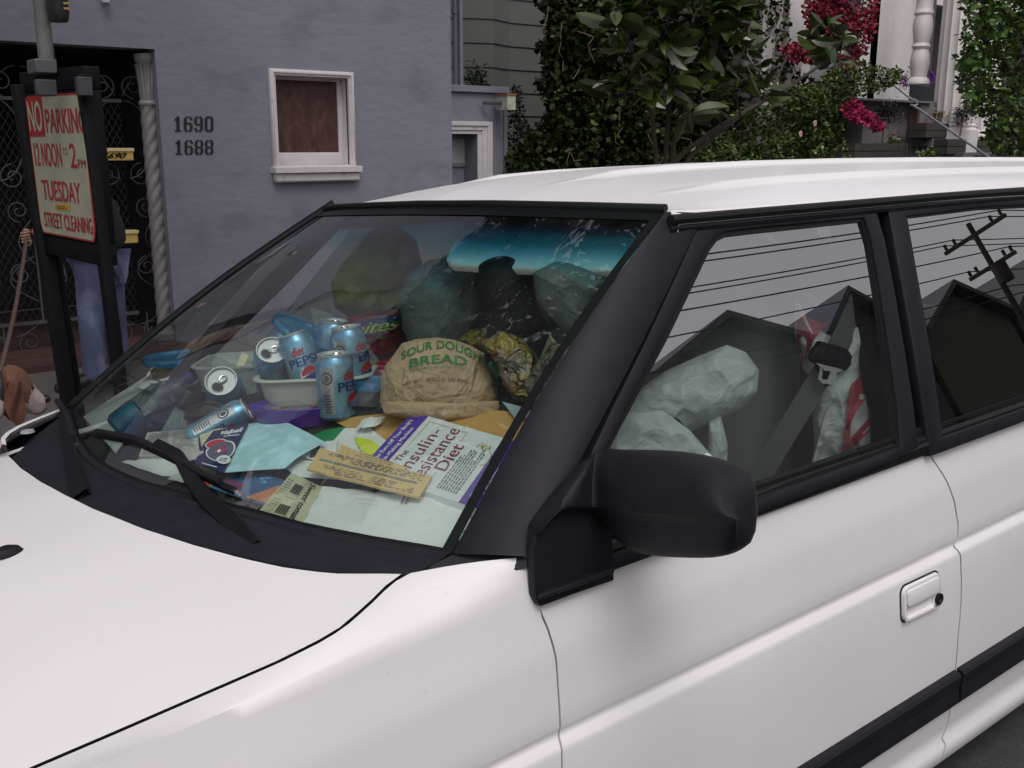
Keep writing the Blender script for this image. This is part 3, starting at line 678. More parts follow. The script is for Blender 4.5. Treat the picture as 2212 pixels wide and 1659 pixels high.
# door handle
hp = {'TL': (1945, 1270), 'TR': (2026, 1232), 'BR': (2028, 1307), 'BL': (1946, 1346)}
hP = {k: C(*v, 1, side_y(-1.0)) for k, v in hp.items()}
def HQ(u, v, o=0):
    a = lerp(hP['BL'], hP['BR'], u); b = lerp(hP['TL'], hP['TR'], u); P = lerp(a, b, v); return P+np.array((0, -o, 0))
def rrect(u0, v0, u1, v1, r, n=5):
    out = []
    for cx_, cy_, a0 in ((u1-r, v1-r*2, 0), (u0+r, v1-r*2, 90), (u0+r, v0+r*2, 180), (u1-r, v0+r*2, 270)):
        for k in range(n+1): a = math.radians(a0+90*k/n); out.append((cx_+r*math.cos(a), cy_+2*r*math.sin(a)))
    return out
mb = MB(); o_ = rrect(0, 0, 1, 1, .12); i_ = rrect(.035, .06, .965, .94, .10); o2 = rrect(-.02, -.04, 1.02, 1.04, .13)
mb.grid([[HQ(u, v, -.002) for u, v in o2], [HQ(u, v, .0015) for u, v in o2], [HQ(u, v, .0015) for u, v in o_]], blk2, closed_v=True, smooth=False)
mb.grid([[HQ(u, v, .0012) for u, v in o_], [HQ(u, v, .009) for u, v in rrect(.01, .02, .99, .98, .12)], [HQ(u, v, .009) for u, v in i_]], paint, closed_v=True)
# recess: back wall and walls
cav = rrect(.07, .10, .78, .50, .06); mb.grid([[HQ(u, v, .009) for u, v in rrect(.06, .08, .80, .52, .06)], [HQ(u, v, -.022) for u, v in cav]], paint, closed_v=True)
mb.add([HQ(u, v, -.022) for u, v in cav], [tuple(range(len(cav)))], paint, False)
# face around
cells = [(.03, .52, .97, .95), (.80, .06, .97, .52), (.03, .05, .07, .52), (.03, .03, .97, .085)]
for u0, v0, u1, v1 in cells: mb.add([HQ(u0, v0, .0085), HQ(u1, v0, .0085), HQ(u1, v1, .0085), HQ(u0, v1, .0085)], [(0, 1, 2, 3)], paint, False)
hd = CP(mb, 'handle', door)
mb = MB(); mb.poly([HQ(u, v, .0125) for u, v in rrect(.07, .44, .93, .90, .05)], (0, .004, 0), paint); CP(mb, 'handle_flap', door, bevel=.0015)
mb = MB(); mb.lathe([(0, .002), (.006, .002), (.009, .006), (.014, .006), (.014, 0)], blk, lambda p: HQ(.885, .27, .009)+np.array((p[0], -p[2], p[1])), 20); CP(mb, 'lock', door)
# seats
def pillow3(name, c, r, m, parent=None, pw=3.2, rot=0., n=20):
    mb = MB(); rows = []
    for i in range(n+1):
        th = -math.pi/2+math.pi*i/n; row = []
        for j in range(2*n):
            ph = math.pi*j/n; f_ = lambda a: math.copysign(abs(a)**(2/pw), a)
            p = np.array((r[0]*f_(math.cos(th))*f_(math.cos(ph)), r[1]*f_(math.cos(th))*f_(math.sin(ph)), r[2]*f_(math.sin(th))))
            x_, z_ = p[0]*math.cos(rot)+p[2]*math.sin(rot), -p[0]*math.sin(rot)+p[2]*math.cos(rot); row.append((c[0]+x_, c[1]+p[1], c[2]+z_))
        rows.append(row)
    mb.grid(rows, m, closed_v=True); return CP(mb, name, parent)
for yc in (1.74, 2.36):
    s_ = pillow3('seat', (2.02, yc, -.72), (.11, .23, .40), seatm, rot=.2); pillow3('headrest', (2.10, yc, -.27), (.06, .13, .09), seatm, s_, rot=.2); pillow3('seat_cushion', (1.75, yc, -1.05), (.28, .26, .09), seatm, s_)
# seat belt
bl = [C(1862, 640, 1, 1.335), C(1815, 745, 1, 1.33), C(1740, 870, 1, 1.34), C(1660, 1000, 1, 1.36), C(1600, 1100, 1, 1.38)]
bl = rso(bl, 20); mb = MB(); rows = []
for i, p in enumerate(bl):
    t = nrm(bl[min(i+1, 19)]-bl[max(i-1, 0)]); s_ = nrm(np.cross(t, (.25, 1, 0))); rows.append([p-s_*.030, p+s_*.030])
mb.slab(rows, (0, .003, 0), mat('webbing', (.10, .10, .10), .85, bump=.3, bs=500)); sb = CP(mb, 'seat_belt')
YB = 1.318
Q_ = lambda pts, o=0.: [C(px, py, 1, YB-o) for px, py in pts]
bt = MB(); bt.poly(Q_([(1776, 738), (1830, 753), (1843, 772), (1838, 790), (1824, 803), (1800, 798), (1762, 785), (1753, 775), (1764, 755)]), (0, .014, 0), blk2)
bt.poly(Q_([(1778, 752), (1826, 765), (1828, 785), (1815, 790), (1770, 775)], .003), (0, .003, 0), blk)
CP(bt, 'buckle_slider', sb, bevel=.002)
bt = MB(); bt.ring(Q_([(1762, 784), (1774, 793), (1769, 820), (1777, 829), (1796, 831), (1803, 826), (1808, 805), (1824, 800)], .002), Q_([(1779, 800), (1777, 803), (1775, 817), (1777, 820), (1788, 821), (1791, 819), (1795, 806), (1795, 803)], .002), (0, .003, 0), mat('tongue_steel', (.62, .62, .62), .35, metal=.2)); CP(bt, 'belt_tongue', sb)
# ================================================================ RUBBISH IN THE CAR
RV = np.array((EX[0], EY[0], EZ[0])); DV = np.array((EX[1], EY[1], EZ[1])); FV = np.array((EX[2], EY[2], EZ[2]))
def TH(mb, name, label, cat, group=None, **k): return mb.build(name, None, 'car', props=(label, cat, group), **k)
def lerp2(a, b, t): return (a[0]+(b[0]-a[0])*t, a[1]+(b[1]-a[1])*t)
def quadfn(q, h, lift=0., curl=0.):
    def fn(u, v, l=0.):
        p = lerp2(lerp2(q[0], q[1], u), lerp2(q[3], q[2], u), v)
        return D(p[0], p[1], h+lift*v+curl*math.sin(math.pi*min(1, max(0, u)))+l)
    return fn
def sheet(mb, fn, m, nu=10, nv=10, wav=0, th=.0012):
    g = [[fn(i/nu, j/nv)+np.array((0, 0, wav*mnoise.noise(Vector((i*.6, j*.6, 3.3))))) for j in range(nv+1)] for i in range(nu+1)]
    mb.slab(g, (0, 0, -th), m); return mb
def polyfn(pts, h, m, mb, th=.001):
    mb.poly([D(px, py, h) for px, py in pts], (0, 0, -th), m); return mb
paperw = crumple(mat('paper_white', (.62, .645, .62), .75, var=.06, vs=5, bump=.3, bs=18), 9, .006); cream = mat('paper_cream', (.52, .50, .33), .8, var=.08, bump=.3, bs=20); buff = mat('paper_buff', (.56, .40, .17), .75, var=.06, bump=.3, bs=20); manila = mat('paper_manila', (.45, .26, .075), .75, var=.08, vs=5, bump=.3, bs=16)
green1 = mat('coupon_green', (.42, .43, .27), .8, var=.05); cyan = mat('paper_cyan', (.38, .62, .66), .75, var=.22, vs=30, detail=3, bump=.5, bs=30)
greyink = flat((.10, .10, .10)); maroon = flat((.22, .03, .06)); gold = flat((.45, .33, .06), .4); redo = flat((.5, .06, .03))
def lines(mb, fn, u0, u1, v0, v1, n, m, fill=.5, rag=.2, dash=0):
    for k in range(n):
        va = v0+(v1-v0)*(k+.25)/n; vb = va+(v1-v0)/n*fill; u = u0; ue = u1-random.random()*rag*(u1-u0)
        while u < ue:
            w_ = random.uniform(.03, .10)*(u1-u0); mb.add([fn(u, va, .0006), fn(min(u+w_, ue), va, .0006), fn(min(u+w_, ue), vb, .0006), fn(u, vb, .0006)], [(0, 1, 2, 3)], m, False); u += w_+.02*(u1-u0)
# -- manila envelope
mb = MB(); pts = [(722, 910), (770, 900), (835, 893), (960, 885), (1090, 888), (1163, 904), (1129, 960), (1060, 962), (950, 975), (840, 968), (780, 940)]
polyfn(pts, .006, manila, mb); TH(mb, 'manila_envelope', 'large manila envelope lying under the bread bag and the diet book', 'envelope')
mb = MB(); polyfn([(1085, 868), (1130, 880), (1165, 895), (1158, 905), (1110, 900)], .016, mat('blue_grey_card', (.30, .38, .42), .6), mb); TH(mb, 'blue_card', 'pale blue card peeking out behind the manila envelope beside the black steering wheel', 'card')
# -- white under-papers
mb = MB(); polyfn([(640, 985), (700, 960), (745, 925), (800, 925), (850, 965), (800, 1040), (640, 1030), (610, 1005)], .008, paperw, mb); TH(mb, 'white_paper', 'white paper under the folded buff leaflet and the lime note', 'paper')
mb = MB(); fn = quadfn([(640, 985), (720, 1000), (730, 950), (690, 958)], .014); sheet(mb, fn, paperw, 5, 5, .004); polyfn([(672, 975), (690, 962), (694, 985), (668, 988)], .0155, flat((.02, .03, .03)), mb); TH(mb, 'folded_flyer', 'small white flyer with a dark printed triangle beside the buff leaflet', 'flyer')
mb = MB(); polyfn([(766, 944), (800, 950), (835, 975), (790, 985), (775, 965)], .014, mat('lime', (.55, .62, .03), .7), mb); TH(mb, 'sticky_note', 'lime yellow note sticking out left of the diet book', 'note')
# -- book
q = [(775, 1015), (892, 890), (1129, 958), (1034, 1100)]      # BL, BR, TR?, ... reading: left->right runs 0->1, top edge is the far-left stripe
# reading frame: u along lower-left -> upper-right, v=1 at the top stripe side (left edge), v=0 at the right stripe
bq = [(1034, 1100), (1129, 958), (892, 890), (775, 1015)]
fb = quadfn(bq, .034); mb = MB(); sheet(mb, fb, mat('book_cover', (.62, .66, .66), .35, var=.03), 8, 8, 0, .018)
bk = TH(mb, 'paperback_book', 'white and purple diet paperback lying on the manila envelope', 'book')
mb = MB(); rectd(mb, fb, 0, .86, 1, 1.0, PURP, 8, .0008); rectd(mb, fb, 0, .0, 1, .17, PURP, 8, .0008)
text(mb, "How to Turn Off Your Body's", lambda u, v, l=0: fb(u, v, .0016+l), .10, .935, .88, .975, WHITE, bold=.004); text(mb, 'Fat-Making Machine', lambda u, v, l=0: fb(u, v, .0016+l), .22, .875, .78, .915, WHITE, bold=.004)
f2 = lambda u, v, l=0: fb(u, v, .0010+l)
text(mb, 'The', f2, .28, .775, .46, .83, maroon); text(mb, 'Insulin-', f2, .18, .665, .86, .765, maroon); text(mb, 'Resistance', f2, .06, .535, .94, .645, maroon); text(mb, 'Diet', f2, .34, .415, .74, .515, maroon, bold=.01)
for (a, b, c, d) in ((.50, .815, .93, .820), (.93, .565, .936, .820), (.08, .815, .24, .820), (.78, .47, .93, .475), (.925, .47, .931, .53), (.08, .47, .30, .475)): mb.add([f2(a, b), f2(c, b), f2(c, d), f2(a, d)], [(0, 1, 2, 3)], gold, False)
lines(mb, f2, .10, .80, .22, .40, 8, greyink, .42, .35)
text(mb, 'Cheryl R. Hart, M.D.', lambda u, v, l=0: fb(u, v, .0016+l), .12, .085, .62, .125, WHITE); text(mb, 'Mary Kay Grossman', lambda u, v, l=0: fb(u, v, .0016+l), .12, .03, .60, .07, WHITE)
for k in range(22):
    a_ = random.uniform(0, 6.28); r_ = random.uniform(.01, .06); ell(mb, f2, .80+r_*math.cos(a_), .27+r_*1.0*math.sin(a_), random.uniform(.012, .03), .004, gold, 8, rot=random.uniform(0, 3))
for t in np.linspace(0, 3.1, 14): ell(mb, f2, .66+.10*math.cos(t+3.2), .20+.035*math.sin(t+3.2), .012, .004, gold, 8, rot=t)
part_ = mb.build('cover_print', bk)
# -- buff leaflet (upside-down print)
fb2 = quadfn([(933, 1029), (691, 969), (663, 1015), (906, 1073)], .044, 0, .004); mb = MB(); sheet(mb, fb2, buff, 10, 6, .003, .004); lf_ = TH(mb, 'buff_leaflet', 'folded buff timetable leaflet across the diet book', 'leaflet')
mb = MB(); rectd(mb, fb2, .08, .40, .95, .50, flat((.20, .20, .17)), 8, .0007); lines(mb, fb2, .08, .98, .60, .95, 4, greyink, .4, .3); lines(mb, fb2, .05, .95, .04, .34, 4, greyink, .45, .2); mb.build('print', lf_)
fb3 = quadfn([(880, 1010), (735, 960), (722, 985), (850, 1030)], .037); mb = MB(); sheet(mb, fb3, buff, 6, 4, .002, .002); lines(mb, fb3, .2, .8, .0, .5, 3, greyink, .3, .4); TH(mb, 'buff_leaflet', 'second buff sheet sticking out behind the folded timetable leaflet', 'leaflet')
# -- coupon
fc = quadfn([(555, 1110), (652, 1136), (697, 1051), (629, 1022)], .012); mb = MB(); sheet(mb, fc, green1, 8, 8, .003); cp = TH(mb, 'coupon_sheet', 'greenish coupon sheet with handwriting partly under the white envelope', 'coupon')
mb = MB()
for v0 in (.12, .62):
    for k in range(11): u = .30+k*.022; mb.add([fc(a, b, .0007) for a, b in ((u, v0), (u+.012*(1+(k % 3 == 0)), v0), (u+.012*(1+(k % 3 == 0)), v0+.22), (u, v0+.22))], [(0, 1, 2, 3)], INK, False)
for k in range(16): rectd(mb, fc, .05+k*.05, .51, .08+k*.05, .525, INK, 1, .0007); rectd(mb, fc, .60, .04+k*.06, .615, .07+k*.06, INK, 1, .0007)
text(mb, '$2.00 Lunch', lambda u, v, l=0: fc(.58-v*.05, .92-u*.36, .0007), 0, 0, 1, 1, greyink); text(mb, '$3.00 Dinner', lambda u, v, l=0: fc(.58-v*.05, .44-u*.38, .0007), 0, 0, 1, 1, greyink)
text(mb, 'Sweet tomato', lambda u, v, l=0: fc(.66+(.17*v), .98-u*.96, .0007), 0, 0, 1, 1, INK, bold=.012, slant=.05); lines(mb, fc, .05, .26, .1, .9, 14, greyink, .3, .3)
ell(mb, fc, .80, .97, .03, .012, redo, lift=.0007); mb.build('print', cp)
# -- white envelope
fe = quadfn([(652, 1136), (972, 1190), (1012, 1082), (697, 1051)], .020, .0, .006); mb = MB(); sheet(mb, fe, paperw, 14, 8, .006, .002); en = TH(mb, 'white_envelope', 'long crumpled white envelope at the foot of the windscreen', 'envelope')
mb = MB()
for k in range(3): rectd(mb, fe, .20+.04*k, .90-.10*k, .38+.02*k, .905-.10*k, flat((.30, .31, .30)), 3, .0009)
for k in range(2): rectd(mb, fe, .56+.03*k, .80, .57+.03*k, .98, greyink, 1, .0009)
mb.build('print', en)
mb = MB(); fq = quadfn([(960, 1160), (1010, 1140), (1042, 1100), (1000, 1085)], .010); sheet(mb, fq, paperw, 6, 6, .006); TH(mb, 'torn_envelope', 'torn white envelope corner sticking out at the right of the long envelope', 'envelope')
mb = MB(); fq = quadfn([(985, 1168), (1005, 1160), (1040, 1108), (1015, 1115)], .004); sheet(mb, fq, cyan, 4, 4, .004); TH(mb, 'cyan_wrapper', 'pale cyan wrapper by the base of the black pillar', 'wrapper')
# -- valpak coupon envelope and cyan paper
mb = MB(); cyp = [(537, 916), (590, 908), (625, 915), (665, 935), (702, 955), (665, 975), (640, 990), (615, 1012), (560, 1015), (484, 1021), (500, 970)]
mb.poly([D(px, py, .030) for px, py in cyp], (0, 0, -.001), cyan); TH(mb, 'cyan_paper', 'crinkled pale cyan paper beside the navy coupon envelope', 'paper')
fv = quadfn([(411, 998), (483, 1021), (537, 914), (460, 932)], .036); mb = MB()
g = [[fv(i/8, j/8) for j in range(9)] for i in range(9)]; mb.slab(g, (0, 0, -.002), mat('navy_gloss', (.014, .02, .085), .35)); vp = TH(mb, 'coupon_envelope', 'navy coupon envelope with white script lettering and round pictures', 'envelope')
mb = MB(); text(mb, 'Valpak', lambda u, v, l=0: fv(u, v, .0008+l), .22, .80, .88, .93, WHITE, slant=.12, bold=.03)
rectd(mb, fv, .45, .765, .90, .785, WHITE, 2, .0008)
ell(mb, fv, .36, .58, .30, .14, WHITE, lift=.0008); ell(mb, fv, .36, .58, .27, .125, RED, lift=.0014); ell(mb, fv, .60, .42, .40, .24, WHITE, lift=.0012); ell(mb, fv, .60, .42, .36, .22, flat((.09, .10, .16)), lift=.0018)
for k in range(16): a_ = random.uniform(0, 6.28); r_ = random.uniform(0, .8); ell(mb, fv, .60+.30*r_*math.cos(a_), .42+.17*r_*math.sin(a_), random.uniform(.03, .08), random.uniform(.02, .04), random.choice([RED, WHITE, flat((.25, .15, .2)), flat((.04, .05, .12)), greyink]), 8, .0022+k*.0001, rot=a_)
ell(mb, fv, .82, .24, .20, .09, WHITE, lift=.0042); lines(mb, lambda u, v, l=0: fv(u, v, .0050), .70, .95, .19, .29, 3, NAVY, .4); rectd(mb, fv, .30, .05, .75, .07, WHITE, 3, .0008)
mb.build('print', vp)
# -- blue picture paper
fq = quadfn([(450, 1052), (590, 1098), (625, 1040), (500, 1005)], .008); mb = MB(); sheet(mb, fq, mat('blue_glossy_paper', (.06, .16, .30), .3, var=.4, vs=12, c2=(.04, .09, .18), c2s=9), 8, 6, .002); bp_ = TH(mb, 'blue_brochure', 'glossy blue brochure with an orange triangle below the wiper blade', 'brochure')
mb = MB(); mb.add([fq(*p, .0008) for p in ((.55, .05), (.98, .10), (.90, .80))], [(0, 1, 2)], flat((.50, .20, .10), .3), False); lines(mb, fq, .05, .5, .1, .5, 4, RED, .5)
for k in range(9): ell(mb, fq, .62+.05*math.sin(k), .70+.035*k*.8, .03, .02, flat((.15, .45, .65), .3), 8, .0012, rot=k)
mb.build('print', bp_)
# -- open magazine / cream box / left papers
fq = quadfn([(300, 985), (432, 985), (425, 925), (318, 935)], .016); mb = MB(); sheet(mb, fq, mat('newsprint', (.40, .40, .36), .85, var=.1), 8, 8, .002, .006); ng = TH(mb, 'open_magazine', 'grey text page of an open magazine behind the wiper', 'magazine')
mb = MB(); 
for c_ in (.05, .52): lines(mb, fq, c_, c_+.42, .05, .95, 20, greyink, .45, .1)
mb.build('print', ng)
fq = quadfn([(440, 1012), (505, 1005), (500, 925), (430, 925)], .018); mb = MB(); sheet(mb, fq, cream, 6, 6, .004, .02); TH(mb, 'cream_pad', 'cream paper pad beside the crushed blue can', 'pad')
mb = MB(); fq = quadfn([(262, 998), (405, 1040), (440, 1005), (330, 990)], .006); sheet(mb, fq, paperw, 8, 5, .01); TH(mb, 'crumpled_paper', 'crumpled white paper at the lower left of the dashboard', 'paper')
mb = MB(); fq = quadfn([(362, 1035), (455, 1052), (470, 1015), (415, 1000)], .010); sheet(mb, fq, mat('cardstock', (.55, .55, .50), .7), 6, 5, .004); rectd(mb, fq, .5, .02, .98, .4, flat((.4, .05, .02)), 3, .0012); TH(mb, 'printed_box', 'white carton with a red printed end near the wiper arm', 'box')
mb = MB(); fq = quadfn([(315, 975), (360, 985), (360, 960), (318, 955)], .01); sheet(mb, fq, mat('lime2', (.30, .34, .04), .7), 4, 4, .003); TH(mb, 'green_packet', 'yellow green packet under the wiper blade', 'packet')
mb = MB(); fq = quadfn([(180, 900), (250, 978), (350, 840), (312, 815)], .012); sheet(mb, fq, mat('grey_board', (.34, .38, .36), .7, var=.05), 8, 8, .002, .004); TH(mb, 'grey_board', 'pale grey sheet of board leaning in the far left corner of the dashboard', 'board')
mb = MB(); fq = quadfn([(300, 838), (352, 850), (372, 800), (330, 790)], .03); sheet(mb, fq, paperw, 5, 5, .004); lines(mb, fq, .1, .9, .2, .9, 4, greyink, .3); TH(mb, 'address_label', 'small white mailing sheet with grey lines in front of the blue lidded tub', 'paper')
# ---- lumpy things traced as volumes
def pillow(name, label, cat, outline, dep, th, m, wr=.02, ws=9., group=None, flatb=.35, N=120, K=26, seed=0., parent=None, decal=None, back=1., tilt=0.):
    P = [(float(a), float(b)) for a, b in rs([(a, b, 0) for a, b in outline], N) for a, b in [(a, b)]] if False else [tuple(p[:2]) for p in rs([(a, b, 0) for a, b in outline], N)]
    c_ = np.mean(P, 0); rad = []
    def pt(px, py, r, s_=1):
        d = dep+tilt*(py-c_[1])/100.
        bul = th*.5*(max(0, 1-r**2.6))**.5; q_ = CD(px, py, d); n_ = mnoise.noise(Vector(q_*ws)+Vector((seed, 0, 0))); n2 = 1-2*abs(mnoise.noise(Vector(q_*ws*1.9)+Vector((seed+5, 1, 0))))
        edge = min(1, (1-r)*4+.25); return CD(px, py, d-s_*(bul+(wr*n_*.7+wr*.6*n2)*edge*(1 if s_ > 0 else .3)))
    mb = MB(); rows = []
    for k in range(K+1):
        r = 1-(1-k/K)**1.0; r = math.sin(r*math.pi/2)
        rows.append([pt(c_[0]+(p[0]-c_[0])*r, c_[1]+(p[1]-c_[1])*r, r) for p in P])
    for k in range(K-1, -1, -2):
        r = math.sin(k/K*math.pi/2); rows.append([pt(c_[0]+(p[0]-c_[0])*r, c_[1]+(p[1]-c_[1])*r, r, -back) for p in P])
    mb.grid(rows, m, closed_v=True)
    ob = mb.build(name, None, 'car', props=(label, cat, group)) if parent is None else mb.build(name, parent)
    ang = [(math.atan2(p[1]-c_[1], p[0]-c_[0]), math.hypot(p[0]-c_[0], p[1]-c_[1])) for p in P]; ang.sort(); A_ = [a for a, b in ang]; B_ = [b for a, b in ang]
    def onp(px, py, l=.001):
        a = math.atan2(py-c_[1], px-c_[0]); R_ = np.interp(a, A_, B_, period=2*math.pi); r = min(1, math.hypot(px-c_[0], py-c_[1])/R_); P_ = pt(px, py, r); return P_-nrm(P_)*(l+.0015)
    return ob, onp
kraft = mat('kraft_paper', (.40, .285, .17), .75, var=.10, vs=6, bump=.5, bs=40, c2=(.32, .21, .12), c2t=.62, c2s=6)
crumple(kraft, 22, .009)
bd = depc(D(950, 915))+.06
BO = [(820, 868), (829, 893), (870, 908), (925, 917), (990, 914), (1058, 906), (1072, 895), (1080, 862), (1068, 820), (1052, 790), (1047, 765), (1020, 748), (985, 735), (945, 729), (900, 733), (868, 742), (850, 768), (832, 790), (822, 815), (823, 840)]
bag, onb = pillow('bread_bag', 'crumpled brown paper bread bag with green lettering on the dashboard', 'bread bag', BO, bd, .16, kraft, .006, 12, seed=2, N=150, K=34)
fr_ = lambda a, b: (lambda u, v, l=0: onb(a[0]+(b[0]-a[0])*u-(0)*v, a[1]+(b[1]-a[1])*u-v*a[2]-18*math.sin(math.pi*u)*a[3], .0025+l))
grn = mat('bag_green', (.02, .17, .04), .6); br_ = mat('bag_brown_ink', (.07, .035, .02), .7)
mb = MB(); text(mb, 'SOUR DOUGH', fr_((866, 778, 17, 1.5), (1038, 782)), 0, 0, 1, 1, grn, bold=.006); text(mb, 'BREAD', fr_((884, 795, 18, .5), (1008, 790)), 0, 0, 1, 1, grn, bold=.012); text(mb, 'SAN FRANCISCO STYLE', fr_((884, 804, 5, .4), (1010, 799)), 0, 0, 1, 1, grn); text(mb, 'NET WT. 16 OZ (1 LB) 454g', fr_((868, 838, 10, .5), (1010, 830)), 0, 0, 1, 1, br_); mb.build('lettering', bag)
ms, _ = pillow('bag_fold', '', '', [(822, 868), (829, 893), (925, 917), (1058, 906), (1078, 890), (1078, 866), (1000, 868), (900, 866)], bd-.062, .05, kraft, .004, 14, parent=bag)
pillow('green_carton', 'crumpled green carton wedged right of the bread bag', 'carton', [(1045, 795), (1062, 780), (1085, 790), (1098, 800), (1096, 822), (1080, 835), (1075, 850), (1062, 835)], bd+.06, .04, mat('green_card', (.012, .16, .05), .4, bump=.6, bs=25, c2=(.5, .55, .5), c2t=.63, c2s=30), .006, 20)
# -- bags in the windscreen view (back rows)
pillow('yellow_bag', 'olive yellow plastic bag high on the passenger side', 'bag', [(715, 610), (735, 575), (760, 545), (800, 500), (850, 480), (900, 520), (920, 600), (900, 700), (850, 740), (760, 690), (722, 665)], 2.95, .30, mat('olive_film', (.15, .165, .005), .5, var=.2, bump=.8, bs=12), .03, 7)
fs_, ofs = pillow('snack_bag', 'red fruit snack bag with yellow lettering under the olive bag', 'snack bag', [(742, 690), (800, 672), (862, 668), (870, 720), (872, 790), (840, 830), (790, 805), (755, 770)], 2.62, .10, mat('snack_red', (.19, .010, .018), .3, var=.3, bump=.7, bs=16), .012, 12)
mb = MB(); fx = lambda x0, y0, x1, y1, h: (lambda u, v, l=0: ofs(x0+(x1-x0)*u+6*v, y0+(y1-y0)*u-h*v, .006+l)); NV = mat('snack_navy', (.02, .02, .09), .4)
mb.grid([[fx(752, 732, 866, 712, 34)(i/8, j/3, -.003) for j in range(4)] for i in range(9)], NV); text(mb, 'bites', fx(758, 728, 852, 712, 26), 0, 0, 1, 1, mat('snack_yellow', (.42, .40, .02), .4), bold=.02, slant=.1); text(mb, 'REAL FRUIT', fx(765, 742, 850, 730, 7), 0, 0, 1, 1, grn); mb.build('lettering', fs_)
pillow('red_packet', 'shiny dark red packet below the fruit snack bag', 'packet', [(790, 790), (850, 770), (870, 800), (850, 850), (800, 830)], 2.48, .06, mat('snack_red2', (.22, .008, .02), .2, bump=.6, bs=16), .012, 14)
film = filmmat('grey_film', (.20, .225, .21), .62, .45); film2 = filmmat('clear_film', (.55, .57, .55), .28, .2); filmw = filmmat('white_film', (.78, .82, .79), .85, .4)
for m_, d_ in ((film, .007), (film2, .012), (filmw, .006), (MATS['olive_film'], .008), (MATS['snack_red'], .02), (MATS['snack_red2'], .02)): crumple(m_, 9, d_)
bags = 'thin translucent plastic bags heaped in the car'
pillow('plastic_bag', 'tall grey translucent bag behind the bread bag', 'plastic bag', [(862, 640), (880, 590), (930, 560), (990, 555), (1040, 570), (1075, 610), (1080, 680), (1040, 720), (1000, 735), (985, 760), (930, 770), (890, 760), (870, 710)], 2.42, .26, film, .022, 5, bags)
pillow('plastic_bag', 'grey translucent bag hanging to a point behind the sun visor', 'plastic bag', [(1150, 590), (1200, 565), (1300, 575), (1335, 600), (1320, 640), (1280, 690), (1235, 735), (1195, 690), (1160, 650)], 2.05, .14, film, .014, 6, bags, seed=4)
pillow('plastic_bag', 'pale grey bag between the black pot and the tall bag', 'plastic bag', [(1040, 590), (1110, 575), (1150, 600), (1150, 660), (1120, 720), (1070, 740), (1030, 700)], 2.55, .16, film, .014, 6, bags, seed=9)
pillow('candy_bag', 'crinkled clear bag of yellow and orange sweets right of the bread bag', 'snack bag', [(1040, 740), (1085, 715), (1130, 730), (1175, 790), (1200, 850), (1180, 890), (1110, 862), (1085, 830), (1075, 790)], 2.14, .10, mat('candy_film', (.24, .17, .04), .2, var=.5, vs=22, bump=1.2, bs=20, c2=(.20, .18, .15), c2t=.52, c2s=18), .018, 16)
pillow('candy_bag', 'yellow and red snack wrapper behind the top of the bread bag', 'snack bag', [(985, 735), (1020, 712), (1090, 710), (1110, 740), (1090, 780), (1050, 770)], 2.28, .06, mat('candy_film2', (.20, .15, .01), .25, var=.3, bump=1, bs=16, c2=(.3, .03, .02), c2t=.6, c2s=16), .012, 16)
pillow('food_pouch', 'cloudy clear food pouch against the black pillar', 'pouch', [(1130, 830), (1190, 740), (1240, 735), (1262, 780), (1220, 850), (1190, 890), (1150, 880)], 2.02, .08, filmmat('pouch_film', (.20, .19, .15), .7, .2), .016, 14)
mb = MB(); P = CD(1115, 715, 2.2)
ax_ = nrm(-.25*RV-.85*DV-.45*FV); e1_ = nrm(np.cross(ax_, FV)); e2_ = np.cross(ax_, e1_)
TT = lambda p: P+e1_*p[0]+e2_*p[1]+ax_*p[2]
mb.lathe([(0, -.01), (.062, -.01), (.064, .0), (.060, .012), (.055, .10), (.04, .16), (0, .17)], blk2, TT, 30); pt_ = TH(mb, 'black_pot', 'black pot with a bright steel rim among the bags behind the windscreen', 'pot')
mb = MB(); mb.lathe([(.064, -.012), (.068, -.008), (.068, .004), (.064, .006)], chrome, TT, 36); mb.build('rim', pt_)
# paper cup
def orient(ax): ax = nrm(ax); e1 = nrm(np.cross(ax, FV)); e2 = np.cross(ax, e1); return ax, e1, e2
mb = MB(); P2 = CD(1205, 800, 2.08); a2, b2, c2_ = orient(.55*RV-1.0*DV-.5*FV); T2 = lambda p: P2+b2*p[0]+c2_*p[1]+a2*p[2]; cupm = mat('cup_board', (.20, .20, .15), .6, bump=.3, bs=30)
mb.lathe([(0, -.07), (.034, -.07), (.050, .06), (.052, .062), (.050, .066), (.047, .06), (.033, -.065), (0, -.065)], cupm, T2, 36); cu_ = TH(mb, 'paper_cup', 'beige paper cup with brown script tilted beside the black pot', 'cup')
mb = MB()
for k in range(5): 
    pts_ = [T2((.0475*math.cos(a), .0475*math.sin(a), .005+.010*k+.006*math.sin(4*a+k))) for a in np.linspace(2.2, 4.2, 12)]; mb.tube(pts_, .0012, br_, 4)
mb.build('print', cu_)
for m_ in ('candy_film', 'candy_film2', 'pouch_film'): crumple(MATS[m_], 22, .03)
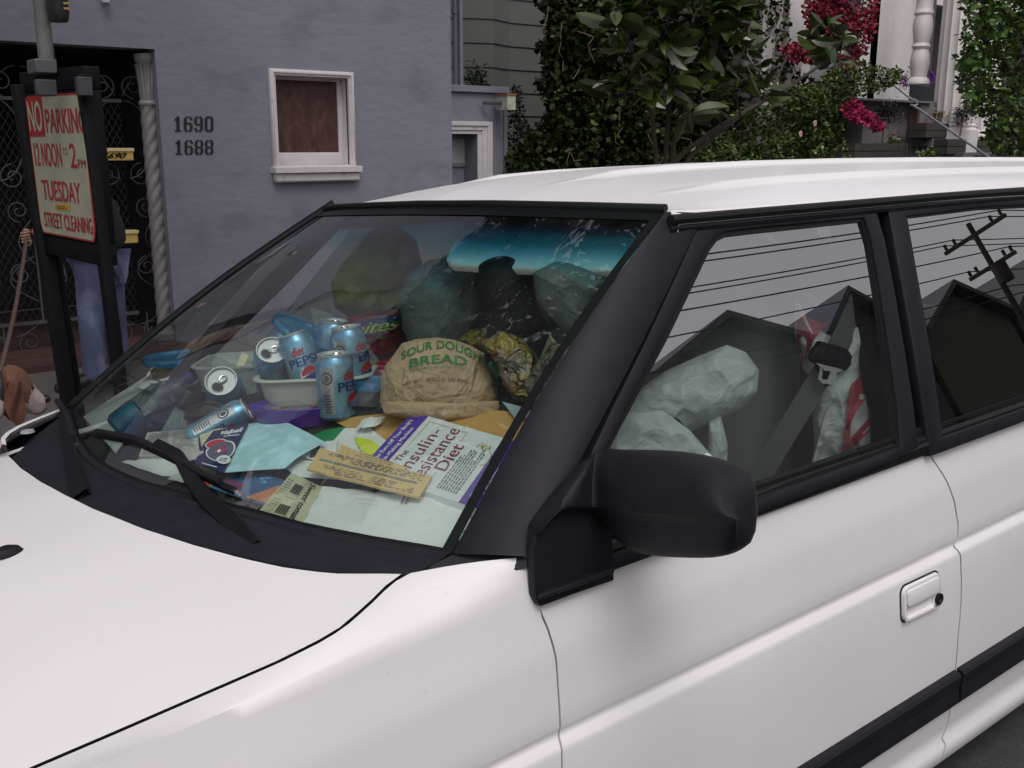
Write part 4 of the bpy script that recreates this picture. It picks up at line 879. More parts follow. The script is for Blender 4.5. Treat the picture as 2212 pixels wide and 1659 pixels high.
# ---- cans
CB = mat('can_blue', (.26, .46, .58), .30, metal=.6, var=.25, vs=18, c2=(.14, .30, .46), c2t=.5, c2s=14); CS = mat('can_silver', (.62, .62, .63), .22, metal=.85, var=.1); CDK = mat('can_navy', (.015, .03, .16), .3, metal=.3); CR = mat('can_red', (.42, .015, .03), .3, metal=.2); CLID = mat('can_lid', (.50, .50, .50), .48, metal=.6, var=.06)
cg = 'empty blue soft drink cans'
def can(label, P, ax, rpx, turn=0., word=('PEPSI', 'diet'), h=3.55, holeang=0., silver=True, crush=0):
    P = np.array(P); ax, e1, e2 = orient(ax); r = rpx*depc(P)/2220.; hh = r*h
    def T(p):
        x, y, z = p; k = 1
        if crush: k = 1-crush*max(0, math.sin(z/hh*5+x/r*1.2))*.5
        return P+(e1*x+e2*y)*k+ax*z
    root = empty('drink_can', P, 'car', (label, 'can', cg))
    mb = MB(); n = 32
    prof = [(0, .02*hh), (.72*r, .02*hh), (.78*r, 0), (.86*r, .01*hh), (r, .06*hh), (r, .3*hh), (r, .6*hh), (r, .84*hh), (.93*r, .90*hh), (.82*r, .955*hh), (.80*r, .965*hh)]
    mb.lathe(prof, CB, T, n); view = -nrm(P); th0 = math.atan2(view@e2, view@e1)+turn
    S = lambda u, v, l=0: T(((r+.0006+l)*math.cos(th0-(u-.5)*2.6), (r+.0006+l)*math.sin(th0-(u-.5)*2.6), hh*(.10+.72*v)))
    # does u grow to the right of the picture when the can stands up?
    sgn = 1 if (np.cross(ax, view)@(-RV)) < 0 else -1
    S2 = (lambda u, v, l=0: S(u, v, l)) if (S(.6, .5)-S(.4, .5))@RV*1 > 0 or True else S
    if (S(.6, .5)-S(.4, .5))@np.cross(ax, view) < 0: S2 = lambda u, v, l=0: S(1-u, v, l)
    bodyo = mb.build('can_body', root)
    mb = MB()
    if silver: mb.grid([[S2(u, v) for v in np.linspace(.02, 1, 5)] for u in np.linspace(-.10, .18, 6)], CS); ell(mb, S2, .04, .78, .12, .13, INK, lift=.0006); ell(mb, S2, .04, .78, .09, .10, CS, lift=.0010); ell(mb, S2, .04, .78, .055, .07, flat((.05, .06, .05)), lift=.0014); lines(mb, S2, -.04, .14, .05, .45, 7, NAVY, .4, .2)
    if word:
        text(mb, word[1], lambda u, v, l=0: S2(u, v, .0008+l), .38, .72, .66, .92, CR, slant=.15, bold=.03)
        text(mb, word[0], lambda u, v, l=0: S2(u, v, .0008+l), .26, .48, .92, .68, CDK, bold=.02)
        ell(mb, S2, .62, .26, .20, .20, CS, lift=.0006)
        for cc, f_ in ((CR, lambda t: (.62+.17*math.cos(t), .27+.17*max(0, math.sin(t))+.03*math.cos(t) if math.sin(t) > 0 else .28+.03*math.cos(t))), (CDK, lambda t: (.62+.17*math.cos(t), .24-.17*max(0, -math.sin(t))-.02*math.cos(t) if math.sin(t) < 0 else .24+.02*math.cos(t)))):
            Q = [S2(*f_(t), .0014) for t in np.linspace(0, 2*math.pi, 24, endpoint=False)]; mb.add([S2(.62, .25+(.06 if cc is CR else -.06), .0014)]+Q, [(0, 1+k, 1+(k+1) % 24) for k in range(24)], cc)
    if mb.v: mb.build('label_print', bodyo)
    mb = MB(); mb.lathe([(.80*r, .965*hh), (.84*r, .97*hh), (.84*r, hh), (.79*r, hh), (.76*r, .965*hh), (.72*r, .955*hh), (0, .955*hh)], CLID, T, n)
    L_ = lambda u, v, l=0: T(((u*math.cos(holeang)-v*math.sin(holeang))*r, (u*math.sin(holeang)+v*math.cos(holeang))*r, .955*hh+.0008+l))
    ell(mb, L_, .36, 0, .24, .30, INK); 
    mb.tube([L_(.62+.0*t, .0) for t in (0,)]+[L_(.36+.26*math.cos(t), .32*math.sin(t), .0005) for t in np.linspace(0, 6.28, 20)], .0012, CLID, 4, cap=False)
    lo = mb.build('lid', root)
    mb = MB(); mb.tube([L_(-.16+.22*math.cos(t), .17*math.sin(t), .003) for t in np.linspace(0, 2*math.pi, 22)], .0022, chrome, 6, cap=False); mb.tube([L_(-.02, -.1, .003), L_(.16, 0, .003), L_(-.02, .1, .003)], .0022, chrome, 6); ell(mb, L_, -.02, 0, .07, .07, chrome, 12, .004); mb.build('pull_tab', lo)
    return root
UP = np.array((0, 0, 1.))
dA = depc(D(730, 903)); tubd = dA+.10
can('upright blue can in front of the white tub, silver panel to the left', D(730, 903, .002), UP, 40, turn=.75, holeang=.4)
can('upright blue can right of the tub with its bright ring tab standing', CD(770, 838, tubd), UP-.1*RV, 38, turn=.6, holeang=2.2)
can('blue can in the tub with its open silver end facing the street', CD(592, 832, tubd+.10), .22*RV-.75*DV-1.15*FV, 38, turn=.2, holeang=.9, word=None, silver=False)
can('lettered blue can leaning in the tub beside the one facing out', CD(676, 845, tubd-.005), -.35*RV-1.0*DV-.1*FV, 37, turn=-.15, silver=False)
can('blue can standing upright at the back of the tub under the tilted lid', CD(718, 815, tubd+.14), UP+.1*RV, 35, turn=.5, holeang=-.5, silver=False)
can('blue can tipped to the left at the back of the tub', CD(567, 805, tubd+.20), .55*RV-1.*DV+.3*FV, 30, turn=.3, silver=False)
can('blue can with its silver end turned to the windscreen, left of the tub', CD(506, 885, depc(D(515, 895))+.15), .05*RV-.50*DV-1.0*FV, 39, holeang=1.2, word=None, silver=False)
can('dented blue can lying on its side behind the navy coupon envelope', CD(412, 950, depc(D(470, 960))+.06), 1.1*RV-.62*DV+.15*FV, 31, turn=.7, silver=True, crush=.25, h=4.4)
# ---- tubs
def rr2(a, b, r, n=8):
    out = []
    for cx_, cy_, a0 in ((a-r, b-r, 0), (-a+r, b-r, 90), (-a+r, -b+r, 180), (a-r, -b+r, 270)):
        for k in range(n+1): t = math.radians(a0+90*k/n); out.append((cx_+r*math.cos(t), cy_+r*math.sin(t)))
    return out
ptub = mat('tub_plastic', (.50, .50, .42), .35, var=.05, coat=.2); bl_ = filmmat('blue_lid', (.03, .22, .42), .88, .25); clr = filmmat('clear_plastic', (.42, .48, .46), .35, .12)
hR = nrm(np.array((RV[0], RV[1], 0))); hF = np.array((-hR[1], hR[0], 0))
if hF@FV < 0: hF = -hF
Ct = D(672, 900)+hF*.105+np.array((0, 0, .004)); sc_ = depc(Ct)/2220
a_ = 118*sc_; b_ = .095; ht = 70*sc_
mb = MB(); rings = []
for k, z in ((.84, 0), (.86, .004), (.97, ht*.95), (1.0, ht*.96), (1.06, ht*.97), (1.07, ht), (1.06, ht+.004), (.97, ht+.004), (.95, ht*.9), (.83, .01)): rings.append([Ct+hR*x*k+hF*y*k+np.array((0, 0, z)) for x, y in rr2(a_, b_, .05)])
mb.grid(rings, ptub, closed_v=True); mb.add(rings[-1], [tuple(range(len(rings[-1])))], ptub, False); TH(mb, 'white_tub', 'big off white plastic tub holding the drink cans', 'tub')
# tray at left (frosted)
Cq = D(500, 880)+hF*.16; s2 = depc(Cq)/2220; mb = MB(); rings = []
for k, z in ((.80, .0), (.97, .085), (1.03, .087), (1.03, .092), (.96, .092), (.79, .01)): rings.append([Cq+hR*x*k+hF*y*k+np.array((0, 0, z)) for x, y in rr2(95*s2, .11, .05)])
mb.grid(rings, filmmat('frosted_tray', (.50, .54, .50), .8, .4), closed_v=True); TH(mb, 'frosted_tray', 'frosted plastic tray left of the white tub', 'tray')
def lidtub(label, P, ax, rpx, hk, lidm, bodym, food=None):
    ax, e1, e2 = orient(ax); r = rpx*depc(P)/2220; T = lambda p: P+e1*p[0]+e2*p[1]+ax*p[2]
    root = empty('lidded_tub', P, 'car', (label, 'tub')); mb = MB(); mb.lathe([(0, 0), (.75*r, 0), (.92*r, hk*r), (.93*r, hk*r+.002)], bodym, T, 40)
    if food: mb.lathe([(0, .006), (.73*r, .006), (.80*r, hk*r*.55), (0, hk*r*.6)], food, T, 30)
    mb.build('container', root); mb = MB(); z = hk*r; mb.lathe([(.93*r, z-.002), (1.0*r, z-.006), (1.02*r, z+.004), (.98*r, z+.012), (.9*r, z+.011), (.86*r, z+.005), (0, z+.005)], lidm, T, 48); mb.build('lid', root)
lidtub('clear tub with a blue lid tilted on edge on top of the cans', CD(637, 765, tubd+.13), .62*RV-1.0*DV-.25*FV, 76, .62, bl_, clr)
Pz = D(368, 840)+hF*.10
lidtub('blue lidded clear tub with leftover food at the left of the dashboard', Pz+np.array((0, 0, .01)), UP, 76, .55, bl_, clr, mat('leftover', (.40, .20, .12), .7, var=.4, vs=30))
lidtub('flat blue rimmed container half hidden left of the bread bag', D(800, 895)+hF*.06+UP*.01, UP+.05*RV, 46, .9, bl_, clr)
# clear cups and film
mb = MB(); P3 = CD(400, 925, depc(D(420, 935))); a3, b3, c3 = orient(-.9*RV-.5*DV-.3*FV); T3 = lambda p: P3-a3*.06+b3*p[0]+c3*p[1]+a3*p[2]
mb.lathe([(.030, -.03), (.032, .04), (.034, .10), (.036, .102)], clr, T3, 30); mb.tube([T3((.036*math.cos(t), .036*math.sin(t), .102)) for t in np.linspace(0, 6.28, 30)], .0014, clr, 5); TH(mb, 'clear_cup', 'clear plastic cup lying between the magazine and the dented can', 'cup')
pillow('plastic_bag', 'crinkled clear bag with crumbs in front of the white tub', 'plastic bag', [(540, 880), (590, 870), (640, 865), (690, 885), (722, 908), (690, 918), (600, 912), (555, 905)], depc(D(630, 905)), .05, film2, .02, 14, bags, seed=3)
pillow('plastic_bag', 'clear bag draped over the back of the cans', 'plastic bag', [(668, 665), (700, 672), (735, 690), (745, 760), (738, 800), (700, 770), (680, 720)], tubd+.34, .02, film2, .01, 10, bags, seed=5)
pillow('plastic_bag', 'small smoky bag between the cans and the bread bag', 'plastic bag', [(775, 760), (800, 755), (830, 790), (845, 820), (815, 835), (795, 810)], tubd+.1, .03, film2, .012, 14, bags, seed=7)
pillow('foil_packet', 'silver foil wrapper with red print left of the cans', 'wrapper', [(430, 845), (470, 820), (500, 830), (520, 850), (505, 872), (460, 870)], depc(D(470, 880)), .05, mat('foil', (.55, .54, .52), .18, metal=.8, var=.4, vs=25, bump=1.5, bs=22, c2=(.3, .02, .02), c2t=.62, c2s=18), .02, 22)
pillow('foil_packet', 'shiny crumpled foil in front of the blue lidded tub', 'wrapper', [(330, 838), (370, 825), (420, 850), (400, 875), (350, 880), (325, 862)], depc(D(360, 890))-.03, .05, filmmat('foil_film', (.45, .44, .42), .7, .12), .025, 22)
pillow('sunglasses_case', 'dark brown glossy case in the middle of the dashboard', 'case', [(395, 905), (405, 880), (440, 865), (470, 868), (505, 885), (530, 905), (500, 912), (440, 918)], depc(D(460, 925))-.01, .07, mat('smoke_brown', (.022, .016, .012), .15, bump=.2), .004, 10)
mb = MB(); P4 = CD(255, 935, depc(D(265, 955))-.01); a4, b4, c4 = orient(.65*RV-.55*DV+.2*FV); T4 = lambda p: P4+b4*p[0]+c4*p[1]+a4*p[2]
mb.lathe([(0, -.0), (.040, .0), (.047, .01), (.048, .06), (.046, .075)], mat('bottle_label', (.012, .05, .12), .25, metal=.2, var=.5, vs=25, c2=(.02, .12, .15), c2t=.55, c2s=15), T4, 34); mb.lathe([(.046, .075), (.045, .13), (.030, .17), (.014, .20), (.014, .215), (0, .215)], filmmat('bottle_clear', (.10, .12, .16), .5, .08), T4, 34)
mb.lathe([(.016, .205), (.016, .225), (0, .226)], NAVY, T4, 18); TH(mb, 'plastic_bottle', 'blue labelled plastic bottle lying at the left end of the dashboard', 'bottle')
pillow('blue_wrapper', 'dark navy glossy wrapper between the bottle and the magazine', 'wrapper', [(318, 895), (380, 880), (440, 905), (430, 925), (350, 932), (312, 925)], depc(D(370, 930))-.0, .04, mat('navy_film', (.012, .018, .05), .15, var=.5, bump=1, bs=20, c2=(.25, .25, .3), c2t=.68, c2s=30), .015, 18)
mb = MB()
for k, (a, b, c_) in enumerate([((512, 800), (530, 765), .014), ((520, 805), (560, 835), .012), ((530, 790), (552, 800), .010)]): mb.poly([CD(a[0]-6, a[1], tubd+.2), CD(a[0]+10, a[1]+4, tubd+.2), CD(b[0]+8, b[1]+2, tubd+.22), CD(b[0]-8, b[1]-2, tubd+.22)], FV*.004, cream)
TH(mb, 'paper_scraps', 'folded beige paper scraps poking out of the tray left of the cans', 'paper')
# purple plate
Pp = D(640, 925)+np.array((0, 0, .036)); T5 = lambda p: Pp+hR*p[0]+hF*p[1]*.62+UP*p[2]+hF*.03; s5 = depc(Pp)/2220; R5 = 108*s5
mb = MB(); mb.lathe([(0, 0), (.62*R5, .0), (.74*R5, .006), (R5, .014), (R5*1.01, .012), (.96*R5, .002), (.80*R5, -.03), (0, -.03)], mat('purple_plastic', (.075, .02, .26), .22, coat=.4, var=.1), T5, 60); pp_ = TH(mb, 'purple_bowl', 'glossy purple plastic bowl with a printed wreath, behind the cyan paper', 'bowl')
mb = MB(); fnp = lambda u, v, l=0: T5((u*R5, v*R5, .0012+l))
for k in range(26): a_ = k*.242; ell(mb, fnp, .45*math.cos(a_), .45*math.sin(a_), .10, .06, [redo, flat((.06, .30, .08)), flat((.4, .2, .05)), flat((.12, .10, .30))][k % 4], 10, .0003*k, rot=a_+.6)
for k in range(40): a_ = k*.157; mb.tube([T5((.66*R5*math.cos(a_), .66*R5*math.sin(a_), .004)), T5((.97*R5*math.cos(a_), .97*R5*math.sin(a_), .0145))], .0016, MATS['purple_plastic'], 4)
mb.build('print', pp_)
mb = MB(); mb.poly([D(px, py, .010) for px, py in [(655, 950), (700, 930), (745, 922), (720, 950), (690, 962)]], (0, 0, -.003), mat('green_folder', (.01, .20, .06), .4)); TH(mb, 'green_folder', 'strip of a green folder under the purple bowl', 'folder')
# ---- side window view
def Yd(px, py, y): return depc(C(px, py, 1, y))
pillow('carrier_bag', 'big knotted white bag seen above the side mirror', 'carrier bag', [(1320, 900), (1370, 850), (1440, 800), (1520, 765), (1570, 745), (1610, 760), (1640, 800), (1635, 850), (1600, 885), (1520, 920), (1470, 950), (1400, 985), (1330, 990), (1300, 950)], Yd(1500, 850, 1.36), .15, filmw, .016, 9, 'white carrier bags', seed=1)
pillow('carrier_bag', 'white bag spreading down behind the side mirror', 'carrier bag', [(1285, 1010), (1310, 925), (1360, 890), (1430, 885), (1490, 930), (1560, 1010), (1600, 1060), (1500, 1110), (1400, 1080), (1320, 1040)], Yd(1440, 1000, 1.275), .05, filmw, .012, 13, 'white carrier bags', seed=6)
pillow('carrier_bag', 'thin white bag strip hanging from the knotted bag', 'carrier bag', [(1530, 900), (1556, 895), (1572, 960), (1568, 1050), (1540, 1090), (1522, 1040), (1530, 960)], Yd(1550, 980, 1.30), .03, filmw, .01, 12, 'white carrier bags', seed=8)
rb, orb = pillow('carrier_bag', 'white and red striped carrier bag behind the seat belt', 'carrier bag', [(1720, 640), (1745, 700), (1800, 730), (1880, 650), (1892, 700), (1860, 800), (1885, 900), (1880, 985), (1840, 1000), (1780, 1015), (1745, 1040), (1760, 960), (1752, 880), (1762, 830), (1735, 800), (1715, 720)], Yd(1800, 850, 1.37), .13, filmw, .012, 13, 'white carrier bags', seed=11)
mb = MB(); rfm = filmmat('red_film', (.45, .03, .05), .75, .4)
for q in ([(1722, 660), (1750, 690), (1790, 700), (1760, 730), (1735, 790), (1722, 740)], [(1840, 830), (1870, 800), (1880, 850), (1850, 890), (1830, 930), (1828, 880)], [(1835, 950), (1880, 900), (1885, 925), (1850, 960), (1830, 990)], [(1822, 930), (1838, 900), (1836, 1000), (1815, 1005)]):
    c3_ = np.mean(q, 0); mb.add([orb(*c3_, .010)]+[orb(*p, .010) for p in rs([(a, b, 0) for a, b in q], 20) for p in [p[:2]]], [(0, 1+k, 1+(k+1) % 20) for k in range(20)], rfm)
mb.build('red_print', rb)
pillow('blue_cloth', 'bright blue cloth squeezed beside the striped carrier bag', 'cloth', [(1860, 690), (1895, 660), (1900, 760), (1905, 860), (1890, 930), (1868, 900), (1862, 800)], Yd(1880, 800, 1.45), .08, mat('blue_cloth', (.008, .06, .28), .8, bump=.6, bs=20), .012, 10)
pillow('blue_tub', 'large translucent blue tub high behind the driver seat', 'tub', [(1705, 600), (1790, 585), (1860, 610), (1880, 680), (1830, 720), (1740, 710), (1712, 660)], Yd(1790, 650, 1.52), .20, filmmat('blue_tubfilm', (.05, .20, .45), .8, .2), .01, 6)
pillow('grey_cushion', 'grey fabric bundle piled against the driver seat', 'cushion', [(1440, 760), (1520, 700), (1620, 680), (1700, 700), (1715, 760), (1705, 800), (1660, 820), (1640, 790), (1560, 750), (1480, 790)], Yd(1600, 760, 1.72), .2, seatm, .012, 8)
pillow('newspaper_bundle', 'crumpled grey newspapers stacked up behind the seats', 'newspapers', [(1290, 560), (1560, 520), (1860, 530), (1900, 640), (1850, 720), (1620, 700), (1500, 740), (1380, 720)], 4.1, .4, mat('news_dark', (.22, .225, .215), .9, var=.5, vs=12, bump=1, bs=12), .05, 5)
# rear load
rgp = 'dark cartons stacked in the back seat'
def carton(label, px, py, Y, s_, rot, m):
    P = C(px, py, 1, Y); r_ = Matrix.Rotation(rot, 3, 'Y') @ Matrix.Rotation(rot*.7, 3, 'Z'); mb = MB(); f_ = lambda v: tuple(np.array(P)+np.array(r_ @ Vector(v)))
    mb.box((-s_[0], -s_[1], -s_[2]), s_, m, f_); mb.box((-s_[0]*.98, -s_[1]-.004, -.02), (s_[0]*.98, -s_[1]-.001, .02), flat((.16, .14, .09)), f_); TH(mb, 'carton', label, 'carton', rgp)
cm = mat('dark_carton', (.20, .20, .17), .8, var=.3, bump=.4, bs=12); cm2 = mat('red_carton', (.16, .02, .015), .6, var=.3)
carton('grey carton standing upright low in the rear window', 2110, 870, 1.60, (.12, .06, .16), .15, cm); carton('tilted grey carton leaning in the middle of the rear window', 2085, 780, 1.72, (.10, .02, .10), .6, mat('pale_sheet', (.26, .26, .24), .8, var=.2)); carton('dark red carton at the bottom of the rear window', 2165, 930, 1.50, (.12, .05, .08), -.1, cm2); carton('pale box at the far right of the rear window', 2200, 850, 1.66, (.12, .08, .12), -.35, mat('pale_box', (.28, .28, .26), .8, var=.4, vs=20))
pillow('black_sack', 'black rubbish sack filling the rear seat space', 'sack', [(2020, 640), (2100, 620), (2230, 640), (2400, 700), (2400, 980), (2100, 1000), (2030, 900)], 3.9, .35, mat('sack_black', (.012, .012, .013), .3, bump=.8, bs=10), .04, 6)

# extra litter
for i_, (q, h_, m_, lab, cat_) in enumerate([
 ([(300, 905), (340, 880), (330, 860), (290, 880)], .03, 'paper_white', 'torn white scrap beside the blue labelled bottle', 'paper'),
 ([(770, 925), (820, 915), (830, 900), (790, 900)], .02, 'paper_white', 'white slip at the left end of the manila envelope', 'paper'),
 ([(380, 985), (440, 1000), (450, 975), (400, 960)], .03, 'newsprint', 'folded newsprint scrap beneath the cream pad', 'paper')]):
    fq = quadfn(q, h_, 0, .008); mb = MB(); sheet(mb, fq, MATS[m_], 6, 6, .008); TH(mb, 'litter_scrap', lab, cat_)
# ================================================================ BACKGROUND
def struct(mb, name, **k): o = mb.build(name, **k); o['kind'] = 'structure'; return o
def part(mb, name, parent, **k): return mb.build(name, parent, **k)
stucco = mat('blue_stucco', (.195, .195, .232), .9, var=.10, vs=1.3, bump=.8, bs=9, c2=(.160, .160, .192), c2t=.60, c2s=1.6, streak=(1, 1, 1.6))
white = mat('white_gloss_trim', (.58, .54, .55), .45, var=.07, vs=9, c2=(.40, .36, .34), c2t=.7, c2s=10)
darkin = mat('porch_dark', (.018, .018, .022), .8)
concrete = mat('pavement', (.14, .125, .115), .9, var=.2, vs=7, bump=.5, bs=60, c2=(.13, .12, .115), c2t=.56, c2s=3)
redfloor = mat('red_paving', (.085, .040, .036), .85, var=.25, vs=9, bump=.3, bs=60)
asph = mat('asphalt', (.048, .048, .05), .9, var=.25, vs=30, bump=.6, bs=150)
mb = MB(); mb.add([(-300, -300, -.55), (400, -300, -.55), (400, 400, -.55), (-300, 400, -.55)], [(0, 1, 2, 3)], concrete); struct(mb, 'ground')
def rz(x, y): return -.0445*y+.016*x*math.exp(-abs(x)/12)
mb = MB(); mb.grid([[(x, y, rz(x, y) if y > -3 else rz(x, -3)+.035*(y+3)) for y in (3.1, 2, 1, 0, -1, -2, -3, -5, -7, -9)] for x in [-80, -40, -20, -10, -5, -2, 0, 1, 2, 3, 4, 6, 9, 14, 20, 30, 45, 70, 120]], asph); struct(mb, 'street')
mb = MB(); mb.box((-80, 3.24, -.4), (120, 8.5, 0), concrete)
for k in range(-8, 30): mb.box((k*1.2, 3.24, .0), (k*1.2+.012, 8.5, .0012), mat('joint', (.05, .045, .04), .9))
mb.box((-80, 5.8, .0), (120, 5.812, .0012), mat('joint', (.05, .045, .04), .9)); struct(mb, 'sidewalk')
mb = MB(); mb.box((-80, 3.08, -.45), (120, 3.238, .004), mat('kerb_concrete', (.27, .26, .25), .85, var=.2, vs=8, bump=.3)); struct(mb, 'kerb')
mb = MB(); mb.box((-80, -13.6, -.4), (120, -9.2, .0), concrete); struct(mb, 'far_sidewalk')
# ---- blue house
house = empty('blue_house', (3, 8.5, 0), None, ('blue grey stucco house with a gated entrance and stencilled street numbers', 'house'))
def holes_wall(mb, x0, x1, z0, z1, y, t, holes, m):
    X = sorted({x0, x1, *[h[0] for h in holes], *[h[1] for h in holes]}); Z = sorted({z0, z1, *[h[2] for h in holes], *[h[3] for h in holes]})
    for i in range(len(X)-1):
        for j in range(len(Z)-1):
            c = ((X[i]+X[i+1])/2, (Z[j]+Z[j+1])/2)
            if any(h[0] < c[0] < h[1] and h[2] < c[1] < h[3] for h in holes): continue
            mb.add([(X[i], y, Z[j]), (X[i+1], y, Z[j]), (X[i+1], y, Z[j+1]), (X[i], y, Z[j+1])], [(0, 1, 2, 3)], m, False)
    for h in holes:
        a, b, c, d = h
        for q in ([(a, y, c), (a, y, d), (a, y+t, d), (a, y+t, c)], [(b, y, d), (b, y, c), (b, y+t, c), (b, y+t, d)], [(a, y, d), (b, y, d), (b, y+t, d), (a, y+t, d)], [(b, y, c), (a, y, c), (a, y+t, c), (b, y+t, c)]): mb.add(q, [(0, 1, 2, 3)], m, False)
gx1 = W(337, 150, 1, 8.5)[0]; gzt = 2.41; XE = W(975, 200, 1, 8.5)[0]
wn = (W(594, 300, 1, 8.5)[0], W(757, 300, 1, 8.5)[0], W(680, 362, 1, 8.5)[2], W(680, 162, 1, 8.5)[2])
up = [(-4.6, -3.4, 4.4, 6.3), (-4.6, -3.4, 7.2, 8.8)]
mb = MB(); holes_wall(mb, -8, XE, -.1, 10.4, 8.5, .22, [(-1.2, gx1, -.1, gzt), wn]+up, stucco)
mb.grid([[(XE, 8.5, -.1), (XE, 16, -.1)], [(XE, 8.5, 10.4), (XE, 16, 10.4)]], stucco, smooth=False, flip=True)
mb.grid([[(-8, 8.5, -.1), (-8, 16, -.1)], [(-8, 8.5, 10.4), (-8, 16, 10.4)]], stucco, smooth=False)
mb.box((-8.1, 8.4, 10.4), (XE+.1, 16, 10.6), stucco); part(mb, 'wall', house)
for a, b, c, d in up:
    mb = MB(); mb.box((a, 8.62, c), (b, 8.66, d), mat('house_glass', (.03, .035, .04), .05)); wo = part(mb, 'window', house)
    mb = MB(); o_ = [(a, 8.46, c), (b, 8.46, c), (b, 8.46, d), (a, 8.46, d)]; i_ = [(a+.09, 8.46, c+.09), (b-.09, 8.46, c+.09), (b-.09, 8.46, d-.09), (a+.09, 8.46, d-.09)]; mb.ring(o_, i_, (0, .15, 0), white); mb.box((a, 8.5, (c+d)/2-.02), (b, 8.62, (c+d)/2+.02), white); part(mb, 'window_frame', wo)
# entrance recess
mb = MB(); rec = [(-1.2, 8.72), (gx1, 8.72), (gx1, 11), (-1.2, 11)]
mb.grid([[(-1.2, 8.72, .06), (-1.2, 8.72, gzt)], [(-1.2, 11, .06), (-1.2, 11, gzt)], [(gx1, 11, .06), (gx1, 11, gzt)], [(gx1, 8.72, .06), (gx1, 8.72, gzt)]], darkin, smooth=False)  # walls coloured near black, the shade inside the recess painted in
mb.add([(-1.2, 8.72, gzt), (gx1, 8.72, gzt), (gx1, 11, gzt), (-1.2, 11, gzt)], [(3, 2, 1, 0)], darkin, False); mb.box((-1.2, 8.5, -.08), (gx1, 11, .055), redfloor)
mb.box((.2, 10.9, .06), (1.2, 10.98, 2.1), mat('dark_door', (.03, .02, .018), .5)); part(mb, 'entrance_recess', house)
mb = MB(); mb.box((-1.2, 8.1, -.02), (gx1+.02, 8.498, .045), redfloor); part(mb, 'front_step', house)
# stencilled numbers
mb = MB(); num = mat('stencil_black', (.012, .012, .016), .8)
def WN(px, py, lift=0): P = W(px, py, 1, 8.5); return P+np.array((0, -.004-lift, 0))
def stencil(txt, x0, x1, y0, y1):
    n = len(txt); wd = (x1-x0)/n*.86; st = (x1-x0)/n
    seg = {'1': [(.35, 0, .62, 1), (.12, .72, .36, .84)], '0': 'O', '6': '6', '9': '9', '8': '8'}
    T = .33
    def bar(cx_, u0, v0, u1, v1):
        f_ = lambda u, v: WN(cx_+u*wd, y1+(y0-y1)*v); mb.add([f_(u0, v0), f_(u1, v0), f_(u1, v1), f_(u0, v1)], [(0, 1, 2, 3)], num, False)
    A = {'1': [(.34, .10, .70, 1), (.14, .72, .40, .86), (.16, 0, .86, .10)],
         '0': [(0, .10, T, .90), (1-T, .10, 1, .90), (.14, .88, .86, 1), (.14, 0, .86, .12)],
         '6': [(0, .12, T, .88), (.14, .88, .46, 1), (.54, .88, .86, 1), (.72, .74, .98, .88), (.14, 0, .46, .12), (.54, 0, .86, .12), (1-T, .12, 1, .48), (.32, .48, .86, .60)],
         '9': [(1-T, .12, 1, .88), (.14, .88, .46, 1), (.54, .88, .86, 1), (.02, .12, .28, .26), (.14, 0, .46, .12), (.54, 0, .86, .12), (0, .52, T, .88), (.14, .40, .68, .52)],
         '8': [(0, .56, T, .88), (0, .12, T, .44), (1-T, .56, 1, .88), (1-T, .12, 1, .44), (.14, .88, .46, 1), (.54, .88, .86, 1), (.14, 0, .46, .15), (.54, 0, .86, .15), (.14, .44, .86, .56)]}
    for i, ch in enumerate(txt):
        for b in A[ch]: bar(x0+i*st, *b)
stencil('1690', 374, 464, 252, 285); part(mb, 'house_number', house); mb = MB(); stencil('1688', 376, 464, 303, 335); part(mb, 'house_number', house)
# small window
def WQ(px, py, dy=0): return W(px, py, 1, 8.5)[0], W(px, py, 1, 8.5)[2]
a, b, c, d = wn
mb = MB()
for e0_, e1_, y_ in ((.034, .0, 8.462), (.022, .006, 8.452), (.008, -.014, 8.468)):
    mb.ring([(a-e0_, y_, c-e0_*.2), (b+e0_, y_, c-e0_*.2), (b+e0_, y_, d+e0_), (a-e0_, y_, d+e0_)], [(a-e1_+.004, y_, c+.004), (b+e1_-.004, y_, c+.004), (b+e1_-.004, y_, d+e1_-.004), (a-e1_+.004, y_, d+e1_-.004)], (0, .06, 0), white)
mb.ring([(a, 8.5, c), (b, 8.5, c), (b, 8.5, d), (a, 8.5, d)], [(a+.018, 8.5, c+.018), (b-.018, 8.5, c+.018), (b-.018, 8.5, d-.018), (a+.018, 8.5, d-.018)], (0, .2, 0), white)
swin = part(mb, 'small_window_frame', house, bevel=.003)
mb = MB(); mb.ring([(a+.018, 8.60, c+.018), (b-.018, 8.60, c+.018), (b-.018, 8.60, d-.018), (a+.018, 8.60, d-.018)], [(a+.05, 8.60, c+.13), (b-.06, 8.60, c+.13), (b-.06, 8.60, d-.045), (a+.05, 8.60, d-.045)], (0, .04, 0), white)
part(mb, 'sash', swin, bevel=.003)
mb = MB(); mb.box((a+.05, 8.622, c+.13), (b-.06, 8.63, d-.045), mat('rusty_pane', (.060, .022, .020), .55, var=.5, vs=9, c2=(.095, .040, .022), c2t=.58, c2s=14, streak=(1.5, 1, .7), bump=.2)); part(mb, 'pane', swin)
mb = MB(); s0 = WQ(583, 361)[1]; mb.box((a-.055, 8.40, s0-.055), (b+.06, 8.52, s0), white); mb.box((a-.035, 8.43, s0-.125), (b+.045, 8.5, s0-.058), white); mb.box((a-.028, 8.445, s0-.135), (b+.035, 8.5, s0-.1255), white); part(mb, 'window_sill', swin, bevel=.006)
mb = MB(); P = W(225, 0, 1, 8.5); mb.lathe([(0, -.03), (.03, -.025), (.035, .02), (.02, .05), (0, .05)], white, lambda p: (P[0]+p[0], 8.46+p[1], P[2]+p[2]), 14); part(mb, 'wall_fitting', house)
